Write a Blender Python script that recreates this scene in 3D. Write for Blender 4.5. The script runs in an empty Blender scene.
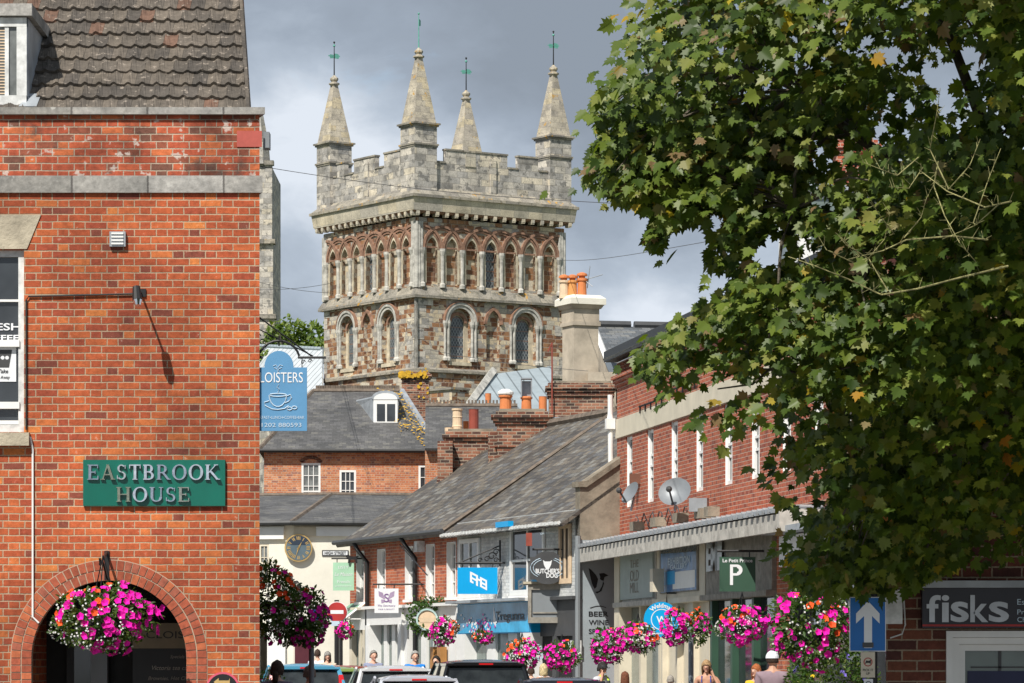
import bpy, bmesh, math, random
import numpy as np
from mathutils import Vector, Matrix
from mathutils.geometry import tessellate_polygon
R=math.radians
random.seed(7); rng=np.random.default_rng(7)
S=bpy.context.scene; C=S.collection
# ---------------------------------------------------------------- camera, light, exposure
F=3600.0; HZ=662.0; EYE=1.55
cd=bpy.data.cameras.new('camera'); cam=bpy.data.objects.new('camera',cd); C.objects.link(cam)
cam.location=(0,0,EYE); cam.rotation_euler=(R(90),0,0)
cd.sensor_width=36; cd.lens=36*F/1024; cd.shift_y=(HZ-341.5)/1024; cd.clip_start=.5; cd.clip_end=6000
S.camera=cam
SUN=Vector((-.32,-.65,.84)).normalized()
ld=bpy.data.lights.new('sun','SUN'); sun=bpy.data.objects.new('sun',ld); C.objects.link(sun)
ld.energy=4.5; ld.angle=R(.5); ld.color=(1,.95,.87)
sun.rotation_euler=SUN.to_track_quat('Z','Y').to_euler()
S.view_settings.view_transform='Standard'; S.view_settings.look='None'; S.view_settings.exposure=.36
S.view_settings.gamma=1
W=bpy.data.worlds.new('World'); S.world=W; W.use_nodes=True

class NT:
    def __init__(s,t): s.t=t; s.n=t.nodes; s.l=t.links
    def new(s,ty,**k):
        o=s.n.new(ty)
        for a,b in k.items(): setattr(o,a,b)
        return o
    def put(s,sock,v):
        if v is None: return
        if isinstance(v,bpy.types.NodeSocket): s.l.new(v,sock)
        else:
            if isinstance(v,(tuple,list)) and len(v)==3 and len(getattr(sock,'default_value',(0,0,0)) if hasattr(sock.default_value,'__len__') else (0,))==4: v=(*v,1)
            sock.default_value=v
    def m(s,op,a,b=None,c=None,clamp=False):
        o=s.new('ShaderNodeMath',operation=op,use_clamp=clamp); s.put(o.inputs[0],a); s.put(o.inputs[1],b)
        if c is not None: s.put(o.inputs[2],c)
        return o.outputs[0]
    def mix(s,f,a,b,mode='MIX'):
        o=s.new('ShaderNodeMix',data_type='RGBA',blend_type=mode); s.put(o.inputs[0],f); s.put(o.inputs[6],a); s.put(o.inputs[7],b)
        return o.outputs[2]
    def noise(s,vec,scale,detail=3,rough=.55,dist=0):
        o=s.new('ShaderNodeTexNoise'); s.put(o.inputs['Vector'],vec); o.inputs['Scale'].default_value=scale
        o.inputs['Detail'].default_value=detail; o.inputs['Roughness'].default_value=rough; o.inputs['Distortion'].default_value=dist
        return o.outputs['Fac']
    def ramp(s,f,stops,const=False):
        o=s.new('ShaderNodeValToRGB'); s.put(o.inputs[0],f); e=o.color_ramp.elements
        if const: o.color_ramp.interpolation='CONSTANT'
        while len(e)<len(stops): e.new(.5)
        for i,(p,c) in enumerate(stops): e[i].position=p; e[i].color=(*c,1) if len(c)==3 else c
        return o.outputs[0]
    def rng(s,v,a,b,c=0,d=1):
        o=s.new('ShaderNodeMapRange'); s.put(o.inputs[0],v)
        for i,x in enumerate((a,b,c,d)): o.inputs[i+1].default_value=x
        return o.outputs[0]

w=NT(W.node_tree); w.n.clear()
out=w.new('ShaderNodeOutputWorld'); bg=w.new('ShaderNodeBackground'); w.l.new(bg.outputs[0],out.inputs[0])
sky=w.new('ShaderNodeTexSky',sky_type='NISHITA',sun_disc=False)
sky.sun_elevation=math.asin(SUN.z); sky.sun_rotation=math.atan2(SUN.x,SUN.y); sky.altitude=50; sky.dust_density=1.2
tc=w.new('ShaderNodeTexCoord'); mp=w.new('ShaderNodeMapping'); w.l.new(tc.outputs['Generated'],mp.inputs[0])
mp.inputs['Scale'].default_value=(1,1,1.8)
n1=w.noise(mp.outputs[0],7.0,6,.5,.3); n2=w.noise(mp.outputs[0],21,8,.6,.3)
sep=w.new('ShaderNodeSeparateXYZ'); w.l.new(tc.outputs['Generated'],sep.inputs[0])
# clouds: slate-grey masses with paler billows low down
zz=w.rng(sep.outputs[2],.07,.20)
f=w.m('ADD',w.m('ADD',w.m('MULTIPLY_ADD',n1,2.3,-.60),w.m('MULTIPLY_ADD',n2,.7,-.35)),w.m('MULTIPLY_ADD',zz,-.62,.22))
ccol=w.ramp(f,[(.05,(2.35,2.75,3.30)),(.32,(2.9,3.4,4.1)),(.55,(4.0,4.6,5.4)),(.80,(6.3,6.8,7.5))])
gap=w.rng(n2,.60,.70)
col=w.mix(w.m('MULTIPLY',gap,.45),ccol,sky.outputs[0])
w.l.new(col,bg.inputs[0]); bg.inputs[1].default_value=.095

# ---------------------------------------------------------------- frames and mesh builder
def P(px,py,D): return Vector(((px-512)/F*D, D, EYE+(HZ-py)/F*D))
class Fr:
    "vertical plane: origin (x,y), unit direction U along it, N out of it"
    def __init__(s,O,U,N=None):
        s.O=Vector(O[:2]); s.U=Vector(U[:2]).normalized()
        s.N=Vector(N[:2]).normalized() if N is not None else Vector((s.U.y,-s.U.x))
    def pt(s,u,d,z): q=s.O+s.U*u+s.N*d; return Vector((q.x,q.y,z))
    def u(s,px,d=0):
        k=(px-512)/F; o=s.O+s.N*d
        return (k*o.y-o.x)/(s.U.x-k*s.U.y)
    def z(s,py,u,d=0): return EYE+(HZ-py)/F*s.pt(u,d,0).y
    def at(s,px,py,d=0): u=s.u(px,d); return u,s.z(py,u,d)
def front(px,D): return Fr(((px-512)/F*D,D),(1,0))
class MB:
    def __init__(s): s.v=[]; s.f=[]
    def add(s,vs,fs):
        b=len(s.v); s.v+= [Vector(q) for q in vs]; s.f+= [tuple(b+i for i in f) for f in fs]; return s
    def quad(s,*p): return s.add(p,[tuple(range(len(p)))])
    def hexa(s,p): return s.add(p,[(3,2,1,0),(4,5,6,7),(0,1,5,4),(1,2,6,5),(2,3,7,6),(3,0,4,7)])
    def box(s,fr,u0,u1,d0,d1,z0,z1):
        return s.hexa([fr.pt(u0,d0,z0),fr.pt(u1,d0,z0),fr.pt(u1,d1,z0),fr.pt(u0,d1,z0),fr.pt(u0,d0,z1),fr.pt(u1,d0,z1),fr.pt(u1,d1,z1),fr.pt(u0,d1,z1)])
    def prism(s,fr,poly,d0,d1):
        n=len(poly); vs=[fr.pt(u,d1,z) for u,z in poly]+[fr.pt(u,d0,z) for u,z in poly]
        return s.add(vs,[tuple(range(n)),tuple(range(2*n-1,n-1,-1))]+[(i,n+i,n+(i+1)%n,(i+1)%n) for i in range(n)])
    def plate(s,fr,poly,d): return s.add([fr.pt(u,d,z) for u,z in poly],[tuple(range(len(poly)))])
    def wall(s,fr,outer,holes,depth=.2,d=0):
        loops=[[Vector((u,z,0)) for u,z in outer]]+[[Vector((u,z,0)) for u,z in h] for h in holes]
        tri=tessellate_polygon(loops); flat=[q for l in loops for q in l]
        s.add([fr.pt(q.x,d,q.y) for q in flat],[t for t in tri])
        for h in holes:
            n=len(h); s.add([fr.pt(u,d,z) for u,z in h]+[fr.pt(u,d-depth,z) for u,z in h],[(i,(i+1)%n,n+(i+1)%n,n+i) for i in range(n)])
        return s
    def arc(s,fr,cu,cz,r0,r1,a0,a1,d0,d1,n=14):
        A=[R(a0+(a1-a0)*i/n) for i in range(n+1)]; vs=[]
        for a in A:
            c,q=math.cos(a),math.sin(a)
            vs+=[fr.pt(cu+r0*c,d1,cz+r0*q),fr.pt(cu+r1*c,d1,cz+r1*q),fr.pt(cu+r1*c,d0,cz+r1*q),fr.pt(cu+r0*c,d0,cz+r0*q)]
        fs=[]
        for i in range(n):
            b=4*i; fs+=[(b,b+1,b+5,b+4),(b+1,b+2,b+6,b+5),(b+3,b,b+4,b+7)]
        fs+=[(0,3,2,1),(4*n,4*n+1,4*n+2,4*n+3)]
        return s.add(vs,fs)
    def tube(s,pts,r,n=6,caps=True):
        pts=[Vector(p) for p in pts]; rs=r if isinstance(r,(list,tuple)) else [r]*len(pts); vs=[]
        for i,p in enumerate(pts):
            t=(pts[min(i+1,len(pts)-1)]-pts[max(i-1,0)]).normalized()
            a=Vector((0,0,1)) if abs(t.z)<.9 else Vector((1,0,0)); x=t.cross(a).normalized(); y=t.cross(x)
            vs+=[p+(x*math.cos(2*math.pi*k/n)+y*math.sin(2*math.pi*k/n))*rs[i] for k in range(n)]
        fs=[(i*n+k,i*n+(k+1)%n,(i+1)*n+(k+1)%n,(i+1)*n+k) for i in range(len(pts)-1) for k in range(n)]
        if caps: fs+=[tuple(range(n-1,-1,-1)),tuple((len(pts)-1)*n+k for k in range(n))]
        return s.add(vs,fs)
    def lathe(s,c,prof,n=12,a0=0):
        c=Vector(c); m=len(prof)
        vs=[c+Vector((r*math.cos(a0+2*math.pi*k/n),r*math.sin(a0+2*math.pi*k/n),z)) for r,z in prof for k in range(n)]
        fs=[(i*n+k,i*n+(k+1)%n,(i+1)*n+(k+1)%n,(i+1)*n+k) for i in range(m-1) for k in range(n)]
        fs+=[tuple(range(n-1,-1,-1)),tuple((m-1)*n+k for k in range(n))]
        return s.add(vs,fs)
    def ball(s,c,rx,ry=None,rz=None,n=10,m=6):
        ry=ry or rx; rz=rz or rx; c=Vector(c)
        vs=[c+Vector((0,0,-rz))]+[c+Vector((rx*math.sin(math.pi*j/m)*math.cos(2*math.pi*k/n),ry*math.sin(math.pi*j/m)*math.sin(2*math.pi*k/n),-rz*math.cos(math.pi*j/m))) for j in range(1,m) for k in range(n)]+[c+Vector((0,0,rz))]
        fs=[(0,1+(k+1)%n,1+k) for k in range(n)]
        fs+=[(1+j*n+k,1+j*n+(k+1)%n,1+(j+1)*n+(k+1)%n,1+(j+1)*n+k) for j in range(m-2) for k in range(n)]
        L=len(vs)-1; fs+=[(1+(m-2)*n+k,1+(m-2)*n+(k+1)%n,L) for k in range(n)]
        return s.add(vs,fs)
    def disc(s,fr,u,z,r,d0,d1,n=28): return s.prism(fr,[(u+r*math.cos(2*math.pi*k/n),z+r*math.sin(2*math.pi*k/n)) for k in range(n)],d0,d1)
    def bar(s,a,b,t):
        return s.tube([a,b],t,4)
def root_loc(p):
    o=Vector((0,0,0))
    while p is not None: o+=p.location; p=p.parent
    return o
def auto_uv(me,off=(0,0,0)):
    n=len(me.polygons)
    if n==0: return
    co=np.empty(len(me.vertices)*3); me.vertices.foreach_get('co',co); co=co.reshape(-1,3)+np.array(off)
    nr=np.empty(n*3); me.polygons.foreach_get('normal',nr); nr=nr.reshape(-1,3)
    lt=np.empty(n,int); me.polygons.foreach_get('loop_total',lt); lv=np.empty(len(me.loops),int); me.loops.foreach_get('vertex_index',lv)
    N=np.repeat(nr,lt,axis=0); p=co[lv]
    flip=np.sign(N[:,2]+1e-9*0+1e-12); 
    t=np.stack([-N[:,1],N[:,0],np.zeros(len(N))],1); L=np.linalg.norm(t,axis=1); flat=L<.05
    t[flat]=(1,0,0); L[flat]=1; t/=L[:,None]; b=np.cross(N,t)
    sg=np.where(b[:,2]<0,-1,1); b*=sg[:,None]
    uv=np.stack([(p*t).sum(1),(p*b).sum(1)],1)
    l=me.uv_layers.new(name='UVMap'); l.data.foreach_set('uv',uv.ravel())
def mesh(mb,name,mat,off=(0,0,0),smooth=False):
    off=Vector(off); me=bpy.data.meshes.new(name); me.from_pydata([tuple(v-off) for v in mb.v],[],mb.f)
    bm=bmesh.new(); bm.from_mesh(me); bmesh.ops.recalc_face_normals(bm,faces=bm.faces); bm.to_mesh(me); bm.free()
    me.materials.append(mat); auto_uv(me,off)
    if smooth: me.polygons.foreach_set('use_smooth',[True]*len(me.polygons))
    return me
def part(mb,name,mat,parent,smooth=False,label=None,stuff=False):
    me=mesh(mb,name,mat,root_loc(parent),smooth); o=bpy.data.objects.new(name,me); C.objects.link(o); o.parent=parent
    if label: o['label']=label
    if stuff: o['kind']='stuff'
    return o
def tag(o,label,cat,group=None):
    o['label']=label; o['category']=cat
    if group: o['group']=group
    return o
def thing(name,label,cat,loc=(0,0,0),group=None):
    o=bpy.data.objects.new(name,None); C.objects.link(o); o.location=loc; o.empty_display_size=.2
    return tag(o,label,cat,group)
def solo(mb,name,mat,label,cat,group=None,smooth=False):
    v=mb.v; x=[q.x for q in v]; y=[q.y for q in v]
    off=Vector(((min(x)+max(x))/2,(min(y)+max(y))/2,min(q.z for q in v)))
    o=bpy.data.objects.new(name,mesh(mb,name,mat,off,smooth)); C.objects.link(o); o.location=off
    return tag(o,label,cat,group)
def struct(mb,name,mat):
    o=bpy.data.objects.new(name,mesh(mb,name,mat)); C.objects.link(o); o['kind']='structure'; return o
def copy_tree(o,parent=None,label=None,group=None):
    c=o.copy(); C.objects.link(c); c.parent=parent
    if label: c['label']=label
    if group: c['group']=group
    for ch in KIDS.get(o.name) or o.children: copy_tree(ch,c)
    return c
KIDS={}

# ---------------------------------------------------------------- materials
def base(name):
    m=bpy.data.materials.new(name); m.use_nodes=True; t=NT(m.node_tree); b=t.n['Principled BSDF']; return m,t,b
MC={}
def plain(name,col,rough=.6,metal=0,var=.18,scale=3,bump=0,spec=.4,coat=0,trans=0):
    if name in MC: return MC[name]
    m,t,b=base(name); g=t.new('ShaderNodeTexCoord').outputs['Object']
    n=t.noise(g,scale,5,.6)
    k=t.rng(n,.3,.7,1-var,1+var); o=t.new('ShaderNodeVectorMath',operation='SCALE'); o.inputs[0].default_value=col; t.l.new(k,o.inputs['Scale'])
    t.l.new(o.outputs[0],b.inputs['Base Color']); b.inputs['Roughness'].default_value=rough; b.inputs['Metallic'].default_value=metal
    b.inputs['Specular IOR Level'].default_value=spec; b.inputs['Coat Weight'].default_value=coat
    if bump:
        bp=t.new('ShaderNodeBump'); bp.inputs['Strength'].default_value=bump; bp.inputs['Distance'].default_value=.02
        t.l.new(t.noise(g,scale*9,5,.65),bp.inputs['Height']); t.l.new(bp.outputs[0],b.inputs['Normal'])
    MC[name]=m; return m
def blocks(name,w,h,mort,cols,mcol,mode='run',wob=.0,rough=.85,bump=.5,dirt=.25,dscale=.6,stain=None,lich=None,pits=None,bias=None,edge=.6,lscale=1.1):
    "coursed brick, stone or slate from metre UVs; cols = ramp stops picked per block"
    m,t,b=base(name); uv=t.new('ShaderNodeUVMap').outputs[0]
    if wob:
        nz=t.new('ShaderNodeTexNoise'); nz.inputs['Scale'].default_value=5; nz.inputs['Detail'].default_value=2; t.l.new(uv,nz.inputs['Vector'])
        a=t.new('ShaderNodeVectorMath',operation='SUBTRACT'); t.l.new(nz.outputs['Color'],a.inputs[0]); a.inputs[1].default_value=(.5,.5,.5)
        c=t.new('ShaderNodeVectorMath',operation='SCALE'); t.l.new(a.outputs[0],c.inputs[0]); c.inputs['Scale'].default_value=wob
        e=t.new('ShaderNodeVectorMath',operation='ADD'); t.l.new(uv,e.inputs[0]); t.l.new(c.outputs[0],e.inputs[1]); vec=e.outputs[0]
    else: vec=uv
    sp=t.new('ShaderNodeSeparateXYZ'); t.l.new(vec,sp.inputs[0]); u,v=sp.outputs[0],sp.outputs[1]
    vr=t.m('DIVIDE',v,h); row=t.m('FLOOR',vr); fv=t.m('FRACT',vr)
    Pd=w*1.5 if mode=='flem' else w
    if mode=='rand':
        wn=t.new('ShaderNodeTexWhiteNoise',noise_dimensions='1D'); t.l.new(row,wn.inputs['W']); sh=wn.outputs[0]
    else: sh=t.m('MULTIPLY',t.m('FLOORED_MODULO',row,2.),.5)
    uu=t.m('ADD',t.m('DIVIDE',u,Pd),sh); fu=t.m('FRACT',uu); idx=t.m('FLOOR',uu)
    e1=t.m('MINIMUM',fu,t.m('SUBTRACT',1.,fu))
    if mode=='flem':
        st=t.m('GREATER_THAN',fu,.667); idx=t.m('ADD',t.m('MULTIPLY',idx,2.),st); e1=t.m('MINIMUM',e1,t.m('ABSOLUTE',t.m('SUBTRACT',fu,.667)))
    du=t.m('MULTIPLY',e1,Pd); dv=t.m('MULTIPLY',t.m('MINIMUM',fv,t.m('SUBTRACT',1.,fv)),h)
    d=t.m('ADD',t.m('MINIMUM',du,dv),t.m('MULTIPLY_ADD',t.noise(uv,45,3,.6),mort*.9,-mort*.45)); mask=t.rng(d,mort*edge*.5,mort*.62)
    cb=t.new('ShaderNodeCombineXYZ'); t.l.new(idx,cb.inputs[0]); t.l.new(row,cb.inputs[1])
    wn=t.new('ShaderNodeTexWhiteNoise',noise_dimensions='2D'); t.l.new(cb.outputs[0],wn.inputs['Vector']); val=wn.outputs[0]
    if bias:
        val=t.m('ADD',t.m('MULTIPLY',val,1-bias[0]),t.m('MULTIPLY',t.rng(t.noise(uv,bias[1],2),.32,.68),bias[0]))
    col=t.ramp(val,cols,const=True)
    # within-block shade and broad weathering
    col=t.mix(1,col,t.ramp(t.noise(uv,16,5,.75),[(.3,(.68,.68,.68)),(.7,(1.28,1.28,1.28))]),'MULTIPLY')
    col=t.mix(mask,mcol,col)
    col=t.mix(dirt,col,t.ramp(t.noise(uv,dscale,6,.65),[(.32,(.25,.25,.25)),(.62,(1.35,1.3,1.25))]),'MULTIPLY')
    if pits: col=t.mix(t.m('MULTIPLY',t.rng(t.noise(uv,pits[0],3,.6),pits[1],pits[1]+.04),pits[3]),col,pits[2])
    if stain: col=t.mix(t.m('MULTIPLY',t.rng(t.noise(uv,stain[0],5,.7),stain[1],stain[1]+.12),stain[3]),col,stain[2])
    if lich: col=t.mix(t.m('MULTIPLY',t.rng(t.noise(uv,lich[0],5,.75),lich[1],lich[1]+.04),.9),col,lich[2])
    t.l.new(col,b.inputs['Base Color']); b.inputs['Roughness'].default_value=rough; b.inputs['Specular IOR Level'].default_value=.3
    bp=t.new('ShaderNodeBump'); bp.inputs['Strength'].default_value=bump; bp.inputs['Distance'].default_value=.012
    t.l.new(t.m('ADD',mask,t.m('MULTIPLY',t.noise(uv,22,4,.7),.7)),bp.inputs['Height']); t.l.new(bp.outputs[0],b.inputs['Normal'])
    return m
M={}
M['brick']=blocks('red_brick_flemish',.225,.075,.012,[(0,(.35,.078,.032)),(.22,(.41,.096,.036)),(.42,(.36,.080,.033)),(.58,(.44,.112,.040)),(.72,(.31,.066,.033)),(.86,(.48,.140,.044)),(.93,(.20,.055,.036)),(.97,(.53,.175,.05))],(.40,.31,.215),'flem',wob=.012,dirt=.72,dscale=.55,stain=(2.4,.62,(.14,.07,.045),.55),pits=(16,.67,(.5,.42,.34),.35))
M['brick_dirty']=blocks('weathered_parapet_brick',.225,.075,.012,[(0,(.36,.08,.04)),(.3,(.43,.10,.045)),(.5,(.24,.075,.045)),(.66,(.47,.13,.05)),(.8,(.36,.08,.04)),(.94,(.16,.07,.05))],(.38,.32,.25),'flem',wob=.010,dirt=.8,dscale=1.5,stain=(2.2,.56,(.07,.05,.042),.75),pits=(6,.62,(.55,.50,.45),.7))
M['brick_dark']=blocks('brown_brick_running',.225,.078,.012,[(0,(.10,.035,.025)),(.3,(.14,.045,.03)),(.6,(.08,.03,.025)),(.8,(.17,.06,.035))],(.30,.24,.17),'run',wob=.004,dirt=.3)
M['brick_street']=blocks('orange_red_brick',.225,.075,.011,[(0,(.40,.11,.055)),(.3,(.52,.15,.07)),(.6,(.46,.13,.06)),(.8,(.33,.085,.05))],(.48,.38,.30),'flem',wob=.005,dirt=.3,dscale=.7)
M['brick_right']=blocks('crimson_brick',.225,.075,.013,[(0,(.36,.092,.052)),(.3,(.44,.12,.062)),(.6,(.40,.105,.056)),(.82,(.27,.07,.045))],(.46,.37,.30),'flem',wob=.004,dirt=.28,dscale=.8)
M['brick_orange']=blocks('pale_orange_brick',.225,.075,.012,[(0,(.46,.16,.08)),(.25,(.56,.23,.11)),(.5,(.50,.19,.09)),(.75,(.60,.29,.16)),(.9,(.32,.14,.10))],(.5,.42,.34),'flem',wob=.006,dirt=.35,dscale=.7)
M['brick_chim']=blocks('sooty_chimney_brick',.225,.082,.02,[(0,(.19,.075,.048)),(.25,(.27,.115,.07)),(.5,(.10,.052,.042)),(.7,(.32,.155,.10)),(.9,(.07,.045,.038))],(.34,.28,.215),'run',wob=.01,dirt=.55,dscale=1.5,stain=(2,.6,(.06,.05,.04),.5))
BR=(.22,.108,.06); BR2=(.31,.165,.085); BR3=(.16,.085,.055); G1=(.42,.39,.34); G2=(.50,.455,.37); G3=(.34,.315,.28); G4=(.56,.475,.34)
M['tmix']=blocks('ironstone_and_ashlar',.42,.21,.022,[(0,G1),(.15,G2),(.29,G3),(.39,G4),(.50,BR),(.59,BR2),(.70,BR3),(.77,(.36,.24,.15)),(.84,BR),(.92,G2)],(.36,.32,.27),'rand',wob=.03,dirt=.35,dscale=1.0,bias=(.45,.8),lich=(2.2,.71,(.5,.28,.05)))
M['tbrown']=blocks('ironstone_panel',.36,.22,.02,[(0,BR),(.3,BR2),(.55,BR3),(.78,(.30,.13,.065)),(.9,G4)],(.36,.28,.2),'rand',wob=.03,dirt=.3)
M['tcream']=blocks('cream_panel',.5,.3,.018,[(0,G4),(.25,G2),(.5,(.55,.5,.4)),(.72,BR2),(.86,G1)],(.4,.34,.26),'rand',wob=.02,dirt=.25)
M['ashlar']=blocks('grey_ashlar',.6,.3,.02,[(0,(.46,.44,.40)),(.25,(.54,.51,.45)),(.5,(.38,.37,.35)),(.75,(.58,.53,.43)),(.92,(.30,.29,.27))],(.28,.26,.23),'rand',wob=.03,dirt=.65,dscale=1.3,pits=(3,.56,(.15,.145,.135),.75),lich=(1.6,.70,(.48,.30,.09)),stain=(2.5,.64,(.72,.70,.64),.6))
M['spire']=blocks('lichened_spire_stone',.5,.28,.014,[(0,(.40,.365,.30)),(.3,(.45,.41,.33)),(.6,(.36,.33,.28)),(.85,(.48,.42,.30))],(.32,.29,.24),'rand',wob=.03,dirt=.5,dscale=1.6,pits=(4.5,.60,(.17,.16,.15),.6),lich=(1.5,.60,(.46,.27,.07)),stain=(3,.62,(.66,.64,.58),.5))
M['moss']=blocks('mossy_weathering_stone',.7,.4,.02,[(0,(.30,.28,.24)),(.4,(.36,.33,.27)),(.75,(.24,.225,.2))],(.2,.19,.16),'rand',wob=.04,dirt=.5,dscale=2,pits=(4,.55,(.13,.125,.10),.7),lich=(1.4,.60,(.55,.29,.03)),stain=(3,.62,(.62,.6,.55),.5))
M['cornice']=blocks('pale_cornice_stone',.8,.5,.02,[(0,(.50,.46,.37)),(.4,(.56,.5,.38)),(.8,(.45,.42,.36))],(.3,.28,.24),'rand',wob=.02,dirt=.45,dscale=1.5,lich=(1.5,.68,(.45,.32,.1)))
M['ironstone']=plain('brown_ironstone',(.27,.155,.105),.9,0,.45,5,.4)
M['greystone']=plain('grey_shaft_stone',(.43,.415,.375),.9,0,.45,3,.5)
M['creamstone']=plain('cream_arch_stone',(.50,.44,.33),.9,0,.35,3,.4)
M['greyband']=blocks('grey_band_stone',.78,2.0,.02,[(0,(.30,.295,.28)),(.4,(.34,.335,.32)),(.75,(.26,.255,.24))],(.12,.115,.11),'rand',wob=.01,dirt=.55,dscale=2.2,pits=(5,.66,(.55,.54,.5),.6),lich=(1.1,.69,(.5,.28,.04)))
M['lintel']=plain('worn_lintel_stone',(.42,.37,.28),.95,0,.35,2.5,.6)
SL=[(0,(.10,.09,.08)),(.18,(.135,.12,.10)),(.36,(.088,.082,.077)),(.52,(.155,.137,.112)),(.66,(.115,.115,.117)),(.80,(.185,.18,.165)),(.92,(.075,.068,.062))]
M['slate']=blocks('old_mixed_slate',.26,.17,.012,SL,(.035,.033,.03),'run',wob=.008,rough=.6,dirt=.5,dscale=.8,lich=(1.3,.72,(.42,.26,.06)),stain=(1.2,.60,(.30,.29,.26),.45),edge=.3)
M['slate2']=blocks('grey_slate',.25,.16,.009,[(0,(.10,.10,.10)),(.3,(.12,.12,.122)),(.6,(.088,.088,.09)),(.85,(.14,.138,.13))],(.05,.05,.05),'run',wob=.005,rough=.6,dirt=.45,dscale=.7,lich=(.9,.70,(.5,.30,.03)),stain=(.8,.66,(.25,.25,.24),.5),edge=.3)
M['slate_blue']=blocks('blue_grey_slate',.28,.2,.012,[(0,(.13,.145,.16)),(.3,(.17,.18,.19)),(.6,(.11,.12,.13)),(.85,(.20,.205,.20))],(.05,.05,.05),'run',wob=.005,rough=.5,dirt=.4,dscale=.7,edge=.3)
M['tile']=blocks('concrete_roof_tile',.15,.30,.004,[(0,(.105,.092,.078)),(.3,(.125,.108,.09)),(.55,(.09,.08,.07)),(.75,(.14,.12,.098)),(.93,(.15,.09,.065))],(.04,.036,.03),'run',wob=.0,rough=.95,dirt=.5,dscale=1.6,pits=(13,.61,(.27,.23,.19),.9),lich=(2.2,.735,(.55,.27,.03)),stain=(6,.62,(.05,.045,.04),.6),edge=.2)
def leadroof(name,col,pitch,line):
    m,t,b=base(name); uv=t.new('ShaderNodeUVMap').outputs[0]; sp=t.new('ShaderNodeSeparateXYZ'); t.l.new(uv,sp.inputs[0])
    f=t.m('FRACT',t.m('DIVIDE',sp.outputs[0],pitch)); k=t.rng(t.m('MINIMUM',f,t.m('SUBTRACT',1.,f)),.03,.09)
    c=t.mix(k,line,col); c=t.mix(.4,c,t.ramp(t.noise(uv,1.2,5,.6),[(.3,(.6,.62,.6)),(.7,(1.3,1.3,1.25))]),'MULTIPLY')
    t.l.new(c,b.inputs['Base Color']); b.inputs['Roughness'].default_value=.5; b.inputs['Metallic'].default_value=.2; return m
M['lead']=leadroof('weathered_lead',(.36,.42,.46),.55,(.16,.19,.21))
M['leadpale']=leadroof('pale_ribbed_lead',(.62,.66,.70),.75,(.17,.19,.2))
def lattice(name):
    m,t,b=base(name); uv=t.new('ShaderNodeUVMap').outputs[0]; sp=t.new('ShaderNodeSeparateXYZ'); t.l.new(uv,sp.inputs[0]); u,v=sp.outputs[0],sp.outputs[1]
    def g(a,k,w_): f=t.m('FRACT',t.m('DIVIDE',a,k)); return t.rng(t.m('MINIMUM',f,t.m('SUBTRACT',1.,f)),w_*.5,w_)
    a=g(t.m('ADD',t.m('MULTIPLY',u,1.6),v),.26,.16); c=g(t.m('SUBTRACT',t.m('MULTIPLY',u,1.6),v),.26,.16)
    k=t.m('MINIMUM',a,c); h=g(v,.45,.06)
    n=t.ramp(t.noise(uv,3,2),[(.4,(.03,.037,.045)),(.6,(.07,.085,.1))])
    col=t.mix(k,(.20,.22,.23),n); col=t.mix(h,(.2,.12,.09),col)
    t.l.new(col,b.inputs['Base Color']); b.inputs['Roughness'].default_value=.35; return m
M['lattice']=lattice('leaded_lattice_glass')
M['white']=plain('white_gloss_paint',(.78,.78,.76),.45,0,.06,3)
M['whiteold']=plain('flaking_white_paint',(.62,.63,.62),.6,0,.3,9)
M['cream']=plain('cream_render',(.76,.73,.63),.85,0,.08,1.5,.15)
M['creampaint']=plain('cream_timber_paint',(.62,.56,.44),.6,0,.12,2)
M['beige']=plain('stained_beige_render',(.44,.38,.30),.9,0,.35,1.2,.3)
M['concrete']=plain('stained_concrete',(.25,.215,.165),.95,0,.45,2.2,.5)
M['fasc']=plain('streaked_fascia_board',(.45,.43,.39),.8,0,.3,5)
M['greywall']=plain('blue_grey_wall_paint',(.34,.39,.42),.7,0,.1,1.2,.15)
M['paintbrick']=blocks('painted_grey_brick',.225,.075,.012,[(0,(.58,.60,.60)),(.5,(.64,.65,.64)),(.8,(.52,.54,.55))],(.44,.46,.47),'flem',wob=.005,dirt=.35,dscale=1.5)
M['black']=plain('black_iron_paint',(.015,.015,.016),.5,0,.2,3)
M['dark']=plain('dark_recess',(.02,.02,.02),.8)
M['darkgrey']=plain('charcoal_paint',(.06,.062,.065),.5)
M['grey']=plain('mid_grey_paint',(.21,.23,.245),.5,0,.08,2)
M['leadflash']=plain('lead_flashing',(.36,.39,.42),.5,.3,.25,3)
M['zinc']=plain('galvanised_metal',(.42,.44,.46),.4,.6,.15,4)
M['steel']=plain('pole_grey_metal',(.22,.26,.30),.4,.5,.1,4)
M['green']=plain('dark_green_paint',(.035,.085,.055),.5,0,.1,2)
M['signgreen']=plain('sign_green_enamel',(.0,.115,.080),.35,0,.12,2.5,coat=.3)
M['greenpale']=plain('pale_green_sign_paint',(.36,.60,.42),.6,0,.1,3)
M['chrome']=plain('polished_letter_metal',(.75,.76,.78),.13,1,.25,30)
M['blue']=plain('bright_blue_sign',(.0,.33,.70),.4,0,.04,2)
M['cloist']=plain('dusty_blue_sign_paint',(.10,.27,.47),.55,0,.07,3)
M['trafblue']=plain('traffic_sign_blue',(.005,.13,.42),.35,0,.08,3)
M['signtext']=plain('sign_white_lettering',(.74,.76,.78),.5,0,.04,3)
M['greytext']=plain('sign_pale_blue_lettering',(.50,.62,.72),.5,0,.04,3)
M['blacktext']=plain('sign_black_lettering',(.02,.022,.025),.5,0,.1,3)
M['purple']=plain('sign_purple_lettering',(.22,.12,.30),.5)
M['red']=plain('sign_red',(.40,.03,.03),.5)
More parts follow.
